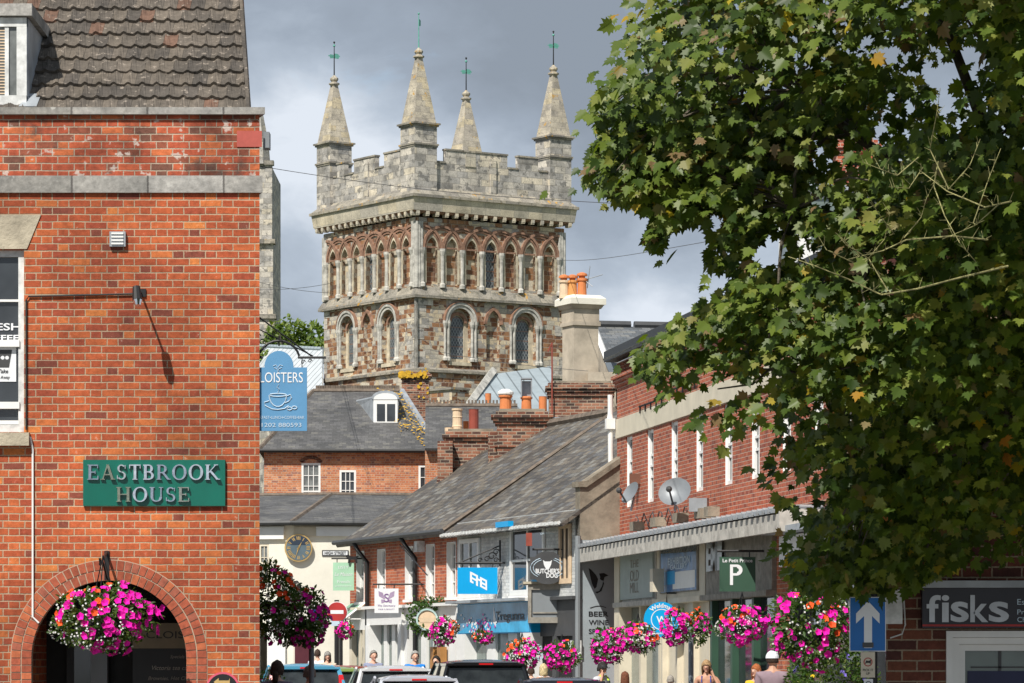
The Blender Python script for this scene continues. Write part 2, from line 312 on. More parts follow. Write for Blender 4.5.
M['redpaint']=plain('faded_red_patch',(.42,.09,.07),.7,0,.15,8)
M['gold']=plain('gilded_metal',(.72,.50,.20),.35,.5,.15,6)
M['clockblue']=plain('clock_face_blue_grey',(.11,.155,.185),.5)
M['terra']=plain('terracotta_pot',(.60,.20,.07),.8,0,.15,5)
M['terradk']=plain('dark_red_pot',(.27,.06,.04),.5,0,.15,5)
M['buff']=plain('buff_pot',(.66,.50,.34),.8,0,.15,5)
M['orangepot']=plain('orange_buff_pot',(.66,.29,.09),.8,0,.12,5)
M['ridge']=plain('ridge_tile_clay',(.15,.12,.095),.9,0,.4,6,.4)
M['verdigris']=plain('verdigris_copper',(.13,.38,.31),.6,.2,.2,5)
M['asphalt']=plain('asphalt',(.05,.05,.052),.9,0,.2,3,.3)
M['paving']=blocks('concrete_paving',.6,.6,.01,[(0,(.26,.25,.23)),(.5,(.30,.29,.27)),(.8,(.22,.21,.2))],(.12,.12,.11),'run')
M['kerb']=plain('granite_kerb',(.30,.29,.28),.85)
M['linepaint']=plain('road_line_paint',(.75,.74,.70),.7,0,.15,8)
M['grass']=plain('far_ground',(.08,.10,.04),.95,0,.3,.05)
M['timber']=plain('silvered_timber',(.27,.25,.215),.8,0,.3,7)
def glassmat(name,col,rough=.06,var=.5,scale=1.5):
    m,t,b=base(name); g=t.new('ShaderNodeTexCoord').outputs['Object']; n=t.noise(g,scale,3,.6)
    o=t.new('ShaderNodeVectorMath',operation='SCALE'); o.inputs[0].default_value=col; t.l.new(t.rng(n,.3,.7,1-var,1+var),o.inputs['Scale'])
    t.l.new(o.outputs[0],b.inputs['Base Color']); b.inputs['Roughness'].default_value=rough; b.inputs['Specular IOR Level'].default_value=.6; return m
M['glass']=glassmat('dark_window_glass',(.035,.04,.045))
M['glasscurt']=glassmat('curtained_window_glass',(.16,.17,.165),.1,.4,4)
M['glassgreen']=glassmat('greenish_shop_glass',(.15,.19,.175),.1,.35,1.5)
M['carglass']=glassmat('car_glass',(.02,.024,.025),.03,.6,3)
# ================================================================ ground
G=Fr((0,0),(1,0),(0,-1))
struct(MB().quad((-1500,-200,0),(1500,-200,0),(1500,2500,0),(-1500,2500,0)),'ground',M['grass'])
def strip(l0,l1,z): # from list of (x,y) left and right edges
    mb=MB()
    for i in range(len(l0)-1): mb.quad((*l0[i],z),(*l1[i],z),(*l1[i+1],z),(*l0[i+1],z))
    return mb
RL=[(-4.2,-20),(-4.2,30),(-4.2,60),(-7.2,90),(-14,125)]; RR=[(2.2,-20),(2.2,30),(1.2,60),(-3.2,88),(-8.,125)]
struct(strip(RL,RR,.02),'road',M['asphalt'])
def slab(l0,l1,z0,z1):
    mb=MB()
    for i in range(len(l0)-1):
        a,b,c,d=l0[i],l1[i],l1[i+1],l0[i+1]
        mb.hexa([(*a,z0),(*b,z0),(*c,z0),(*d,z0),(*a,z1),(*b,z1),(*c,z1),(*d,z1)])
    return mb
sh=lambda L,k:[(x+k,y) for x,y in L]
struct(slab(sh(RL,-9),sh(RL,-.15),0,.13),'pavement_left',M['paving']); struct(slab(sh(RR,.15),sh(RR,12),0,.13),'pavement_right',M['paving'])
struct(slab(sh(RL,-.15),RL,0,.14),'kerb_left',M['kerb']); struct(slab(RR,sh(RR,.15),0,.14),'kerb_right',M['kerb'])
mb=MB()
for y in range(0,84,5):
    x=-1. if y<60 else -1.-(y-60)*.14
    mb.quad((x-.05,y,.024),(x+.05,y,.024),(x-.25*(y>60),y+2.4,.024),(x-.1-.25*(y>60),y+2.4,.024))
struct(mb,'road_markings',M['linepaint'])

# ================================================================ text and small builders
def textmb(fr,cu,cz,h,s,d=.004,ext=.004,width=None,bold=0,shear=0,arc=None):
    cu_=bpy.data.curves.new('t','FONT'); cu_.body=s; cu_.align_x='CENTER'; cu_.align_y='CENTER'; cu_.offset=bold; cu_.shear=shear; cu_.resolution_u=4
    o=bpy.data.objects.new('t',cu_); C.objects.link(o); dg=bpy.context.evaluated_depsgraph_get(); me=bpy.data.meshes.new_from_object(o.evaluated_get(dg))
    vs=[v.co.copy() for v in me.vertices]; fs=[tuple(p.vertices) for p in me.polygons]
    bpy.data.objects.remove(o); bpy.data.curves.remove(cu_); bpy.data.meshes.remove(me)
    if not vs: return MB()
    x0=min(v.x for v in vs); x1=max(v.x for v in vs); y0=min(v.y for v in vs); y1=max(v.y for v in vs)
    sy=h/(y1-y0); sx=(width/(x1-x0)) if width else sy
    mb=MB()
    out=[]
    for v in vs:
        x=(v.x-(x0+x1)/2)*sx; y=(v.y-(y0+y1)/2)*sy
        if arc:
            a=x/arc; out.append((cu+(arc+y)*math.sin(a), cz+(arc+y)*math.cos(a)))
        else: out.append((cu+x,cz+y))
    n=len(out); V=[fr.pt(u,d+ext,z) for u,z in out]
    mb.add(V,fs)
    return mb
def archpts(cu,w,z0,zs,kind='round',n=10,k=1.0):
    p=[(cu-w,z0),(cu+w,z0)]
    if kind=='round': p+=[(cu+w*math.cos(R(a)),zs+w*math.sin(R(a))) for a in [180*i/n for i in range(n+1)]]
    else:
        r=2*w*k; c=cu+w-r; am=math.degrees(math.acos((r-w)/r))
        p+=[(c+r*math.cos(R(am*i/n)),zs+r*math.sin(R(am*i/n))) for i in range(n+1)]
        c2=cu-w+r
        p+=[(c2-r*math.cos(R(am*i/n)),zs+r*math.sin(R(am*i/n))) for i in range(n-1,-1,-1)]
    return p
def rect(u0,u1,z0,z1): return [(u0,z0),(u1,z0),(u1,z1),(u0,z1)]
def sash(fr,parent,u0,u1,z0,z1,rec=.09,cols=2,rows=4,frame='white',glass='glass',ft=.05,sill=None,bt=.022,label=None,mid=True):
    mb=MB(); a,b=-rec,-rec+.05
    mb.box(fr,u0,u0+ft,a,b,z0,z1).box(fr,u1-ft,u1,a,b,z0,z1).box(fr,u0+ft,u1-ft,a,b,z1-ft,z1).box(fr,u0+ft,u1-ft,a,b,z0,z0+ft*1.2)
    iu0,iu1,iz0,iz1=u0+ft,u1-ft,z0+ft*1.2,z1-ft
    zm=(iz0+iz1)/2
    if mid: mb.box(fr,iu0,iu1,a+.01,b-.004,zm-.025,zm+.025)
    for i in range(1,cols): x=iu0+(iu1-iu0)*i/cols; mb.box(fr,x-bt/2,x+bt/2,a+.012,b-.012,iz0,iz1)
    for j in range(1,rows):
        z=iz0+(iz1-iz0)*j/rows
        if mid and abs(z-zm)<.04: continue
        mb.box(fr,iu0,iu1,a+.014,b-.014,z-bt/2,z+bt/2)
    w_=part(mb,'window',M[frame],parent,label=label)
    part(MB().plate(fr,rect(iu0,iu1,iz0,iz1),-rec+.006),'glass',M[glass],w_)
    if sill: part(MB().box(fr,u0-.06,u1+.06,-.02,.07,z0-.07,z0-.005),'sill',M[sill],w_)
    return w_
def shell(fr,L,depth,z0,z1,mb=None):
    "side and back walls of a block whose front is the plane d=0 from u=0..L"
    mb=mb or MB()
    mb.quad(fr.pt(L,0,z0),fr.pt(L,-depth,z0),fr.pt(L,-depth,z1),fr.pt(L,0,z1)); mb.quad(fr.pt(0,-depth,z0),fr.pt(0,0,z0),fr.pt(0,0,z1),fr.pt(0,-depth,z1))
    mb.quad(fr.pt(L,-depth,z0),fr.pt(0,-depth,z0),fr.pt(0,-depth,z1),fr.pt(L,-depth,z1)); return mb
def slabquad(mb,a,b,c,d,t):
    a,b,c,d=map(Vector,(a,b,c,d)); n=(b-a).cross(d-a).normalized()*t
    if n.z<0: n=-n
    return mb.hexa([a-n,b-n,c-n,d-n,a,b,c,d])

# ================================================================ near left building (Eastbrook House)
E=Fr((0,37),(1,0),(0,-1)); eu=lambda px:(px-512)/F*37; ez=lambda py:EYE+(HZ-py)/F*37
UR=eu(259.5); UL=-12.5
H=thing('brick_corner_house','large red brick corner house with brown tiled roof, green nameplate and arched doorway','building',(-7,37,0))
acx,acz=eu(109),ez(658); ri=eu(186.6)-eu(109); ro=ri+.215
holes=[archpts(acx,ri,0.02,acz,'round',24), rect(eu(-60),eu(24),ez(432),ez(250))]
z_b1,z_b2=ez(193),ez(176)
mb=MB().wall(E,rect(UL,UR,0,z_b1),holes,.12)
bc=Vector((eu(259.5)-2.6,46,0)) # rear corner: side wall runs back to the left
def sidewall(mb,z0,z1):
    mb.quad(E.pt(UR,0,z0),(bc.x,bc.y,z0),(bc.x,bc.y,z1),E.pt(UR,0,z1))
    mb.quad((UL,46,z0),(bc.x,bc.y,z0),(bc.x,bc.y,z1),(UL,46,z1)); mb.quad(E.pt(UL,0,z0),(UL,46,z0),(UL,46,z1),E.pt(UL,0,z1))
sidewall(mb,0,z_b1); part(mb,'wall',M['brick'],H)
def band(z0,z1,ov,name,mat):
    part(MB().hexa([(UL-ov,37-ov,z0),(UR+ov,37-ov,z0),(bc.x+ov,46+ov,z0),(UL-ov,46+ov,z0),(UL-ov,37-ov,z1),(UR+ov,37-ov,z1),(bc.x+ov,46+ov,z1),(UL-ov,46+ov,z1)]),name,M[mat],H)
band(z_b1,z_b2,.035,'string_course','greyband')
mb=MB(); mb.quad(E.pt(UL,0,z_b2),E.pt(UR,0,z_b2),E.pt(UR,0,ez(115)),E.pt(UL,0,ez(115))); sidewall(mb,z_b2,ez(115)); part(mb,'parapet',M['brick_dirty'],H)
band(ez(115),ez(108),.06,'coping','greyband')
# voussoir rings: two rows of bricks on end
m_,t_,b_=base('arch_brick'); at=t_.new('ShaderNodeAttribute',attribute_name='bv'); 
c_=t_.ramp(at.outputs['Fac'],[(0,(.30,.07,.035)),(.3,(.38,.09,.045)),(.6,(.44,.12,.05)),(.85,(.34,.10,.06))],True)
c_=t_.mix(1,c_,t_.ramp(t_.noise(t_.new('ShaderNodeTexCoord').outputs['Object'],18,4,.7),[(.3,(.7,.7,.7)),(.7,(1.25,1.25,1.25))]),'MULTIPLY')
t_.l.new(c_,b_.inputs['Base Color']); b_.inputs['Roughness'].default_value=.9; M['vous']=m_
mb=MB(); nb=[]
for k,(r0,r1,n) in enumerate(((ri,ri+.10,34),(ri+.112,ri+.207,38))):
    for i in range(n):
        a0=180*(i+.07)/n; a1=180*(i+.93)/n; b0=len(mb.f); mb.arc(E,acx,acz,r0,r1,a0,a1,-.1,.012,1); nb+= [random.random()]*(len(mb.f)-b0)
    for sx in (-1,1):
        for j in range(24):
            z1=acz-.004-j*.075; b0=len(mb.f); u0=acx+sx*r0; u1=acx+sx*r1; mb.box(E,min(u0,u1),max(u0,u1),-.1,.012,z1-.063,z1); nb+=[random.random()]*(len(mb.f)-b0)
ring=part(mb,'brick_arch',M['vous'],H); a_=ring.data.attributes.new('bv','FLOAT','FACE'); a_.data.foreach_set('value',nb[:len(ring.data.polygons)])
M['mort']=plain('lime_mortar',(.42,.34,.25),.9)
mb=MB().arc(E,acx,acz,ri-.001,ro,0,180,-.09,.004,30)
for sx in (-1,1): a=acx+sx*(ri-.001); b=acx+sx*ro; mb.box(E,min(a,b),max(a,b),-.09,.004,.0,acz)
part(mb,'arch_mortar',M['mort'],H)
# porch behind the arch
mb=MB(); a,b=acx-ri-.1,acx+ri+.1
mb.quad(E.pt(a,-.12,0),E.pt(a+.06,-1.5,0),E.pt(a+.06,-1.5,2.9),E.pt(a,-.12,2.9)).quad(E.pt(b,-.12,0),E.pt(b,-1.5,0),E.pt(b,-1.5,2.9),E.pt(b,-.12,2.9)).quad(E.pt(a,-.12,2.6),E.pt(b,-.12,2.6),E.pt(b,-1.5,2.6),E.pt(a,-1.5,2.6)).quad(E.pt(a,-.12,.02),E.pt(b,-.12,.02),E.pt(b,-1.5,.02),E.pt(a,-1.5,.02))
part(mb,'porch',M['brick'],H); part(MB().quad(E.pt(a-.2,-1.5,0),E.pt(b+.2,-1.5,0),E.pt(b+.2,-1.5,2.9),E.pt(a-.2,-1.5,2.9)),'porch_back_wall',M['dark'],H)  # near-black colour on the back wall stands in for the porch's deep shade
dr=part(MB().box(E,eu(50),eu(94),-1.49,-1.38,.02,2.35),'door',M['black'],H)
part(MB().box(E,eu(58),eu(80),-1.38,-1.37,.9,2.15),'door_pane',M['glass'],dr); part(MB().box(E,eu(76),eu(93),-1.36,-1.3,.02,2.2),'door_frame',M['grey'],dr)
part(MB().box(E,eu(122),eu(190),-1.1,-1.04,.02,ez(648)),'blackboard',M['black'],H)
sb=part(MB().box(E,eu(122),eu(190),-1.1,-1.03,ez(648),ez(622)),'porch_sign',plain('porch_sign_board',(.22,.18,.12),.7),H)
part(textmb(E,eu(171),ez(634),.075,'CLOISTERS',-1.028,width=.72),'lettering',M['blacktext'],sb)
for i,(s_,px) in enumerate((('Specials',168),('Victoria tea cake',163),('Brownies, Hot Chocolate',166))):
    part(textmb(E,eu(px),ez(657+i*11),.045,s_,-1.038,shear=.3),'chalk_line',M['timber'],H)
# sash window at the left edge
wd=sash(E,H,eu(-60),eu(24),ez(432),ez(250),.1,1,1,'whiteold','glass',.065,None,mid=False)
u0,u1=eu(-58),eu(19)
for y,t in ((300,.012),(343,.035),(405,.035),(422,.02)): part(MB().box(E,u0,u1,-.092,-.03 if t>.02 else -.06,ez(y)-t,ez(y)+t),'sash_rail',M['white'],wd)
part(MB().box(E,eu(-64),eu(30),-.02,.09,ez(446),ez(433)),'sill',M['lintel'],wd)
part(textmb(E,eu(-1),ez(326),.075,'FRESH',-.088,width=.42,bold=.02),'window_lettering',M['signtext'],wd); part(textmb(E,eu(-4),ez(337),.06,'COFFEE',-.088,width=.45,bold=.02),'window_lettering',M['signtext'],wd)
po=part(MB().box(E,eu(-24),eu(15),-.09,-.085,ez(381),ez(346)),'poster',M['signtext'],wd)
part(MB().plate(E,[(eu(-14),ez(349)),(eu(11),ez(349)),(eu(8),ez(367)),(eu(-11),ez(367))],-.084),'cup_picture',M['darkgrey'],po)
mb=MB()
for k in (-1,0,1): mb.plate(E,[(eu(1.5)+k*.045+.02*math.cos(a),ez(357)+.02*math.sin(a)) for a in [i*math.pi/4 for i in range(8)]],-.083)
part(mb,'cup_emblem',M['signtext'],po)
part(textmb(E,eu(2),ez(370.5),.04,'Take',-.084,shear=.2,bold=.02),'lettering',M['darkgrey'],po); part(textmb(E,eu(4),ez(377),.04,'Away',-.084,shear=.2,bold=.02),'lettering',M['darkgrey'],po)
part(MB().prism(E,[(eu(-64),ez(249)),(eu(27),ez(249)),(eu(41),ez(215)),(eu(-80),ez(215))],-.08,.012),'lintel',M['lintel'],H)
# roof with interlocking tiles
SLP=R(36); r0=Vector((0,37.25,ez(110))); rows=17; g=.30
hipx=lambda k:UR-.155-.09*g*k*1.0
m=MB(); ny=rows
for r_ in range(rows):
    nx=int((hipx(r_)-UL)/.0188); 
    base_=len(m.v)
    for e in (0,1,2):   # front butt lower, front top, back
        for i in range(nx+1):
            x=hipx(r_+(e==2))-i*.0188; ph=((hipx(0)-x)/.15)%1
            pr=.028*max(0,1-abs(ph-.5)/.22)**.6 if abs(ph-.5)<.22 else .0
            pr+=.004*math.sin(ph*6.28)+.004*math.sin(x*3+r_)
            ti_=int((hipx(0)-x)/.30); jt_=((math.sin(ti_*12.98+r_*78.2)*43758.5)%1); pr+=.012*jt_*(e<2)
            s_=(g*r_-.012*((jt_*7)%1) if e<2 else g*(r_+1)+.01)
            hgt=(pr+.034 if e==1 else (.0 if e==0 else pr+.006))
            m.v.append(Vector((x,r0.y+s_*math.cos(SLP)-hgt*math.sin(SLP),r0.z+s_*math.sin(SLP)+hgt*math.cos(SLP))))
    w_=nx+1
    for e in (0,1):
        for i in range(nx): q=base_+e*w_+i; m.f.append((q,q+1,q+w_+1,q+w_))
roof=part(m,'tiled_roof',M['tile'],H)
me=roof.data; n_=len(me.loops); lv=np.empty(n_,int); me.loops.foreach_get('vertex_index',lv); ar=np.array([(v.x-hipx(0),(v.z-r0.z)/math.sin(SLP)) for v in m.v])[lv]; me.uv_layers[0].data.foreach_set('uv',(ar+np.array([0,-.012])).ravel())
top=Vector((0,r0.y+g*rows*math.cos(SLP),r0.z+g*rows*math.sin(SLP)))
m=MB(); xt=hipx(rows); m.add([(hipx(0),r0.y+.03,r0.z),(xt,top.y,top.z),(xt-1,top.y+4.6,r0.z),(UL,r0.y,r0.z),(UL,top.y,top.z),(UL,top.y+4.6,r0.z)],[(0,1,2),(1,4,5,2),(3,5,4)])
part(m,'roof_back',M['tile'],roof); part(MB().tube([(xt,top.y,top.z),(UL,top.y,top.z)],.11,8),'ridge_tiles',M['ridge'],roof)
part(MB().tube([(hipx(0)+.02,r0.y,r0.z),(xt+.02,top.y,top.z)],.035,6),'verge',M['tile'],roof)
# dormer
D_=Fr((0,37.42),(1,0),(0,-1)); du=lambda px:(px-512)/F*37.42; dz=lambda py:EYE+(HZ-py)/F*37.42
dm=part(MB().hexa([D_.pt(u,d,z) for z in (dz(106),dz(18)) for u,d in ((du(-70),-.02),(du(28),-.02),(du(28),-2.4),(du(-70),-2.4))]),'dormer',M['leadflash'],H)
part(MB().box(D_,du(-74),du(33),-2.6,.09,dz(17),dz(5)),'dormer_roof',M['greyband'],dm)
mb=MB(); mb.box(D_,du(17),du(27),-.02,.03,dz(100),dz(18)).box(D_,du(-70),du(27),-.02,.031,dz(27),dz(18)).box(D_,du(-70),du(27),-.02,.05,dz(106),dz(96)); mb.box(D_,du(5),du(9),-.02,.02,dz(96),dz(27))
part(mb,'dormer_frame',M['whiteold'],dm); part(MB().plate(D_,rect(du(-70),du(17),dz(96),dz(27)),.0),'dormer_glass',M['glasscurt'],dm)
mb=MB(); 
for i in range(22): mb.box(D_,du(-70),du(5),.001,.006,dz(94-3*i),dz(93-3*i))
part(mb,'blind',M['buff'],dm)
mb=MB(); slabquad(mb,D_.pt(du(20),.12,dz(108)),D_.pt(du(38),.12,dz(108)),D_.pt(du(40),-.1,dz(92)),D_.pt(du(28),-.1,dz(92)),.01)

part(mb,'flashing',M['leadflash'],dm)
# fittings
v_=solo(MB().box(E,eu(110),eu(126),0,.05,ez(247),ez(232)),'wall_vent',M['zinc'],'small square metal vent cover high on the red brick wall','vent')
mb=MB(); 
for k in range(4): mb.box(E,eu(112),eu(124),.05,.065,ez(245-3.4*k),ez(243.4-3.4*k))
part(mb,'louvre',M['white'],v_)
solo(MB().box(E,eu(237),eu(262),.0,.012,ez(147),ez(131)),'red_panel',M['redpaint'],'faded red rectangular plate at the corner of the brick parapet','panel')
solo(MB().box(E,eu(263),eu(269),-.25,-.05,ez(147),ez(131)),'corner_box',M['grey'],'small grey box fixed round the corner beside the red plate','box')
mb=MB().tube([E.pt(eu(26.5),.02,ez(z)) for z in (430,360,300)]+[E.pt(eu(29),.02,ez(296.5)),E.pt(eu(60),.02,ez(296)),E.pt(eu(100),.02,ez(295)),E.pt(eu(137),.02,ez(294))],.010,5)
solo(mb,'black_cable',M['black'],'black cable running along the brick wall to the spotlight','cable')
mb=MB().tube([E.pt(eu(25),.03,ez(434)),E.pt(eu(31),.03,ez(438)),E.pt(eu(33),.02,ez(450)),E.pt(eu(33),.02,ez(617)),E.pt(eu(39),.02,ez(623))],.011,6)
solo(mb,'white_cable',M['white'],'white cable running down the brick wall from the window sill to the arch','cable')
lp=thing('spotlight','small black spotlight on a bracket above the green nameplate','lamp',E.pt(eu(141),0,ez(292)))
part(MB().box(E,eu(137),eu(146),0,.02,ez(297),ez(289)).tube([E.pt(eu(141),.02,ez(293)),E.pt(eu(142),.50,ez(296))],.012,6),'arm',M['black'],lp)
a=E.pt(eu(141.5),.50,ez(292)); b=E.pt(eu(143),.55,ez(306)); part(MB().tube([a,b],[.04,.052],10),'housing',M['black'],lp)
part(MB().tube([b,b+(b-a)*.35],[.05,.03],10),'lamp_glass',M['chrome'],lp)
# nameplate with serif metal letters
NP=thing('house_nameplate','green nameplate with raised metal letters reading EASTBROOK HOUSE','sign',E.pt(eu(155),0,ez(506)))
part(MB().box(E,eu(83.5),eu(225.5),0,.04,ez(506),ez(460)),'board',M['signgreen'],NP)
def serif(ch):
    "strokes of a roman capital in a unit box: (poly list, width)"
    T,t=.17,.075; s_=[]
    V=lambda x,y0=0,y1=1,w=T:[(x-w/2,y0),(x+w/2,y0),(x+w/2,y1),(x-w/2,y1)]
    Hh=lambda x0,x1,y,h=t:[(x0,y-h/2),(x1,y-h/2),(x1,y+h/2),(x0,y+h/2)]
    sf=lambda x,y,w=.32:[(x-w/2,y),(x+w/2,y),(x+w/2,y+.05),(x-w/2,y+.05)]
    line=lambda a,b,w:[(a[0]-w/2,a[1]),(a[0]+w/2,a[1]),(b[0]+w/2,b[1]),(b[0]-w/2,b[1])]
    def bowl(cx,cy,rx,ry,a0,a1,w0=t,w1=T,n=14):
        o=[]
        for i in range(n):
            q=[]
            for a in (a0+(a1-a0)*i/n,a0+(a1-a0)*(i+1)/n):
                c,s=math.cos(R(a)),math.sin(R(a)); q.append((cx+rx*c,cy+ry*s,cx+(rx-(w0+(w1-w0)*abs(c)))*c,cy+(ry-w0)*s))
            o.append([(q[0][0],q[0][1]),(q[1][0],q[1][1]),(q[1][2],q[1][3]),(q[0][2],q[0][3])])
        return o
    if ch=='E': return [V(.16),sf(.16,0),sf(.16,.95),Hh(.16,.68,.96),Hh(.16,.5,.5),Hh(.16,.7,.04),V(.66,.76,.98,.06),V(.5,.4,.6,.05),V(.68,.02,.26,.06)],.78
    if ch=='A': return [line((.1,0),(.42,1),t),line((.74,0),(.42,1),T),Hh(.22,.62,.33),sf(.1,0,.28),sf(.76,0,.3)],.86
    if ch=='S': return bowl(.34,.74,.26,.26,35,265,t,.13)+bowl(.34,.27,.29,.27,-145,88,t,.14)+[V(.58,.72,.96,.05),V(.08,.04,.3,.05)],.7
    if ch=='T': return [V(.4),sf(.4,0),Hh(.03,.77,.96),V(.06,.74,.98,.06),V(.74,.74,.98,.06)],.8
    if ch=='B': return [V(.16),Hh(.02,.4,.965),Hh(.02,.4,.035),Hh(.16,.42,.52)]+bowl(.38,.74,.26,.26,-90,90)+bowl(.38,.27,.32,.27,-90,90),.76
    if ch=='R': return [V(.16),sf(.16,0),Hh(.02,.4,.965),Hh(.16,.4,.47),line((.78,0),(.42,.48),T),sf(.8,0,.22)]+bowl(.38,.72,.28,.27,-90,90),.88
    if ch=='O': return bowl(.48,.5,.46,.52,0,360,t,T,28),.96
    if ch=='K': return [V(.16),sf(.16,0),sf(.16,.95),line((.2,.42),(.7,1),t),line((.82,0),(.34,.58),T),sf(.84,0,.26),sf(.7,.95,.26)],.92
    if ch=='H': return [V(.16),V(.74),sf(.16,0),sf(.16,.95),sf(.74,0),sf(.74,.95),Hh(.16,.74,.5)],.9
    if ch=='U': return [V(.16,.3),V(.72,.3,1,t),sf(.16,.95),sf(.72,.95,.26)]+bowl(.435,.32,.355,.32,180,360,t,T),.88
def serifline(s_,x0,x1,zb,h,parent):
    W_=sum(serif(c)[1] for c in s_)+.10*(len(s_)-1); k=(x1-x0)/W_; x=x0
    for c in s_:
        ps,w_=serif(c); mb=MB()
        for j,p in enumerate(ps): mb.prism(E,[(x+a*k,zb+b*h) for a,b in p],.045,.066+.0007*(j%7))
        tl_,tz_=random.uniform(-.03,.12),random.uniform(-.10,.06)
        mb.v=[Vector((v.x,v.y-((v.x-x)*tl_+(v.z-zb)*tz_) if v.y<37-.05 else v.y,v.z)) for v in mb.v]
        part(mb,'letter',M['chrome'],parent); x+=(w_+.10)*k
serifline('EASTBROOK',eu(88),eu(220),ez(480),.155,NP); serifline('HOUSE',eu(117),eu(191),ez(502),.15,NP)
# round sign at foot
rs=thing('round_wall_sign','round black sign with a pink rim and a gold arrow low on the brick wall','sign',E.pt(eu(223),0,ez(710)))
part(MB().disc(E,eu(223),ez(689),.175,.0,.03),'rim',plain('pink_rim',(.62,.10,.16),.5),rs); part(MB().disc(E,eu(223),ez(689),.155,.03,.036),'face',M['black'],rs)
part(MB().prism(E,[(eu(214),ez(682)),(eu(219),ez(678)),(eu(219),ez(680.5)),(eu(229),ez(680.5)),(eu(230),ez(678)),(eu(230),ez(686)),(eu(219),ez(684)),(eu(219),ez(687))],.036,.039),'arrow',M['gold'],rs)
# Cloisters hanging sign off the side wall
K=Fr((0,37.05),(1,0),(0,-1)); ku=lambda px:(px-512)/F*37.05; kz=lambda py:EYE+(HZ-py)/F*37.05
cs=thing('hanging_cafe_sign','blue arched hanging sign with coffee cup reading CLOISTERS on scrolled iron bracket','sign',K.pt(ku(280),0,kz(431)))
cx=ku(279); pl=[(ku(250.5),kz(431)),(ku(307),kz(431)),(ku(307),kz(367.5)),(ku(293.5),kz(367.5))]
rr=ku(293.5)-cx; pl+=[(cx+rr*math.cos(R(a)),kz(367.5)+.01+(rr*1.08)*math.sin(R(a))) for a in range(0,181,12)]+[(ku(264.5),kz(367.5)),(ku(250.5),kz(367.5))]
part(MB().prism(K,pl,-.012,.012),'board',M['cloist'],cs)
part(textmb(K,ku(277.7),kz(377.5),.105,'CLOISTERS',.013,width=ku(303)-ku(252.5)),'lettering',M['signtext'],cs)
part(textmb(K,ku(278),kz(417.5),.030,'BREAKFAST•LUNCH•COFFEE•BAR',.013,width=ku(305)-ku(252.5)),'lettering',M['greytext'],cs)
part(textmb(K,ku(279),kz(425),.042,'01202 880593',.013,width=ku(302)-ku(257)),'lettering',M['greytext'],cs)
mb=MB(); u_,z_=ku(278),kz(401); q=lambda pts,r=.006:mb.tube([K.pt(u_+a*.01,.016,z_+b*.01) for a,b in pts],r,4)
q([(-9,6)]+[(-9*math.cos(R(t)),6-12*math.sin(R(t))) for t in range(20,161,20)]+[(9,6)]); q([(9*math.cos(R(t)),6+1.6*math.sin(R(t))) for t in range(0,361,30)])
q([(9,5),(13,6.5),(14,3),(11,-.5),(7.5,-2)]); q([(-9,0),(-14,-1.5),(-13,-5),(-6,-8.5),(0,-9),(7,-8),(11,-5)]); q([(0,9),(1.5,12),(-1,14),(1,17)],.004)
for a,b in ((12,-8),(17,-7)): q([(a+2.6*math.cos(R(t)),b+1.6*math.sin(R(t))) for t in range(0,361,45)])
part(mb,'coffee_cup_picture',M['greytext'],cs)
mb=MB(); q([(-5,36),(-2,37),(0,34),(2,37),(5,36)],.004); q([(-4,34),(-1,33),(0,29),(1,33),(4,34)],.004); part(mb,'scroll_ornament',M['greytext'],cs)
mb=MB(); mb.tube([K.pt(ku(244),.0,kz(357)),K.pt(ku(263),0,kz(357.5))]+[K.pt(cx+(rr+.03)*1.2*math.cos(R(a)),0,kz(363)+.02+(rr+.06)*1.0*math.sin(R(a))) for a in range(165,14,-15)]+[K.pt(ku(298),0,kz(357.5)),K.pt(ku(326),0,kz(357.5))],.014,6)
mb.tube([K.pt(ku(312),0,kz(356.5)),K.pt(ku(252),.02,kz(312))],.008,4).tube([K.pt(ku(313),0,kz(356)),K.pt(ku(250),.02,kz(325))],.006,4)
mb.tube([K.pt(ku(302),0,kz(357)),K.pt(ku(302),0,kz(368))],.005,4).tube([K.pt(cx,0,kz(346)),K.pt(cx,0,kz(336))],.008,4)
for (px,py,r_) in ((262,342,.035),(268,337,.028),(274,333,.03),(258,336,.03),(303,362,.025),(310,361,.022),(264,349,.022)):
    mb.tube([K.pt(ku(px)+r_*(1-a/540)*math.cos(R(a)),0,kz(py)+r_*(1-a/540)*math.sin(R(a))) for a in range(0,450,45)],.005,4)
part(mb,'iron_bracket',M['black'],cs)

# ================================================================ minster central tower
xc,Dc=P(413,0,165).x,165.; th=R(33.9); TU=Vector((math.cos(th),math.sin(th))); TV=Vector((-math.sin(th),math.cos(th))); L=9.25
T=thing('crossing_tower','square medieval stone church tower with four pinnacles, battlements and rows of arches','tower',(xc,Dc+6.5,0))
def face(i,side,L_=None):
    O=Vector((xc,Dc))+(TU+TV)*i
    return (Fr(O,TU,-TV) if side==0 else Fr(O,TV,-TU))
def corner(i,a,b): # a,b in 0/1 : square inset i
    q=Vector((xc,Dc))+TU*(i if a==0 else L-i)+TV*(i if b==0 else L-i); return q
def sq(mb,i0,z0,i1,z1):
    return mb.hexa([(*corner(i0,a,b),z0) for a,b in ((0,0),(1,0),(1,1),(0,1))]+[(*corner(i1,a,b),z1) for a,b in ((0,0),(1,0),(1,1),(0,1))])
IN=.50; BL=L-2*IN
FR0,FL0=face(IN,0),face(IN,1)
zs=18.45; zt=22.05
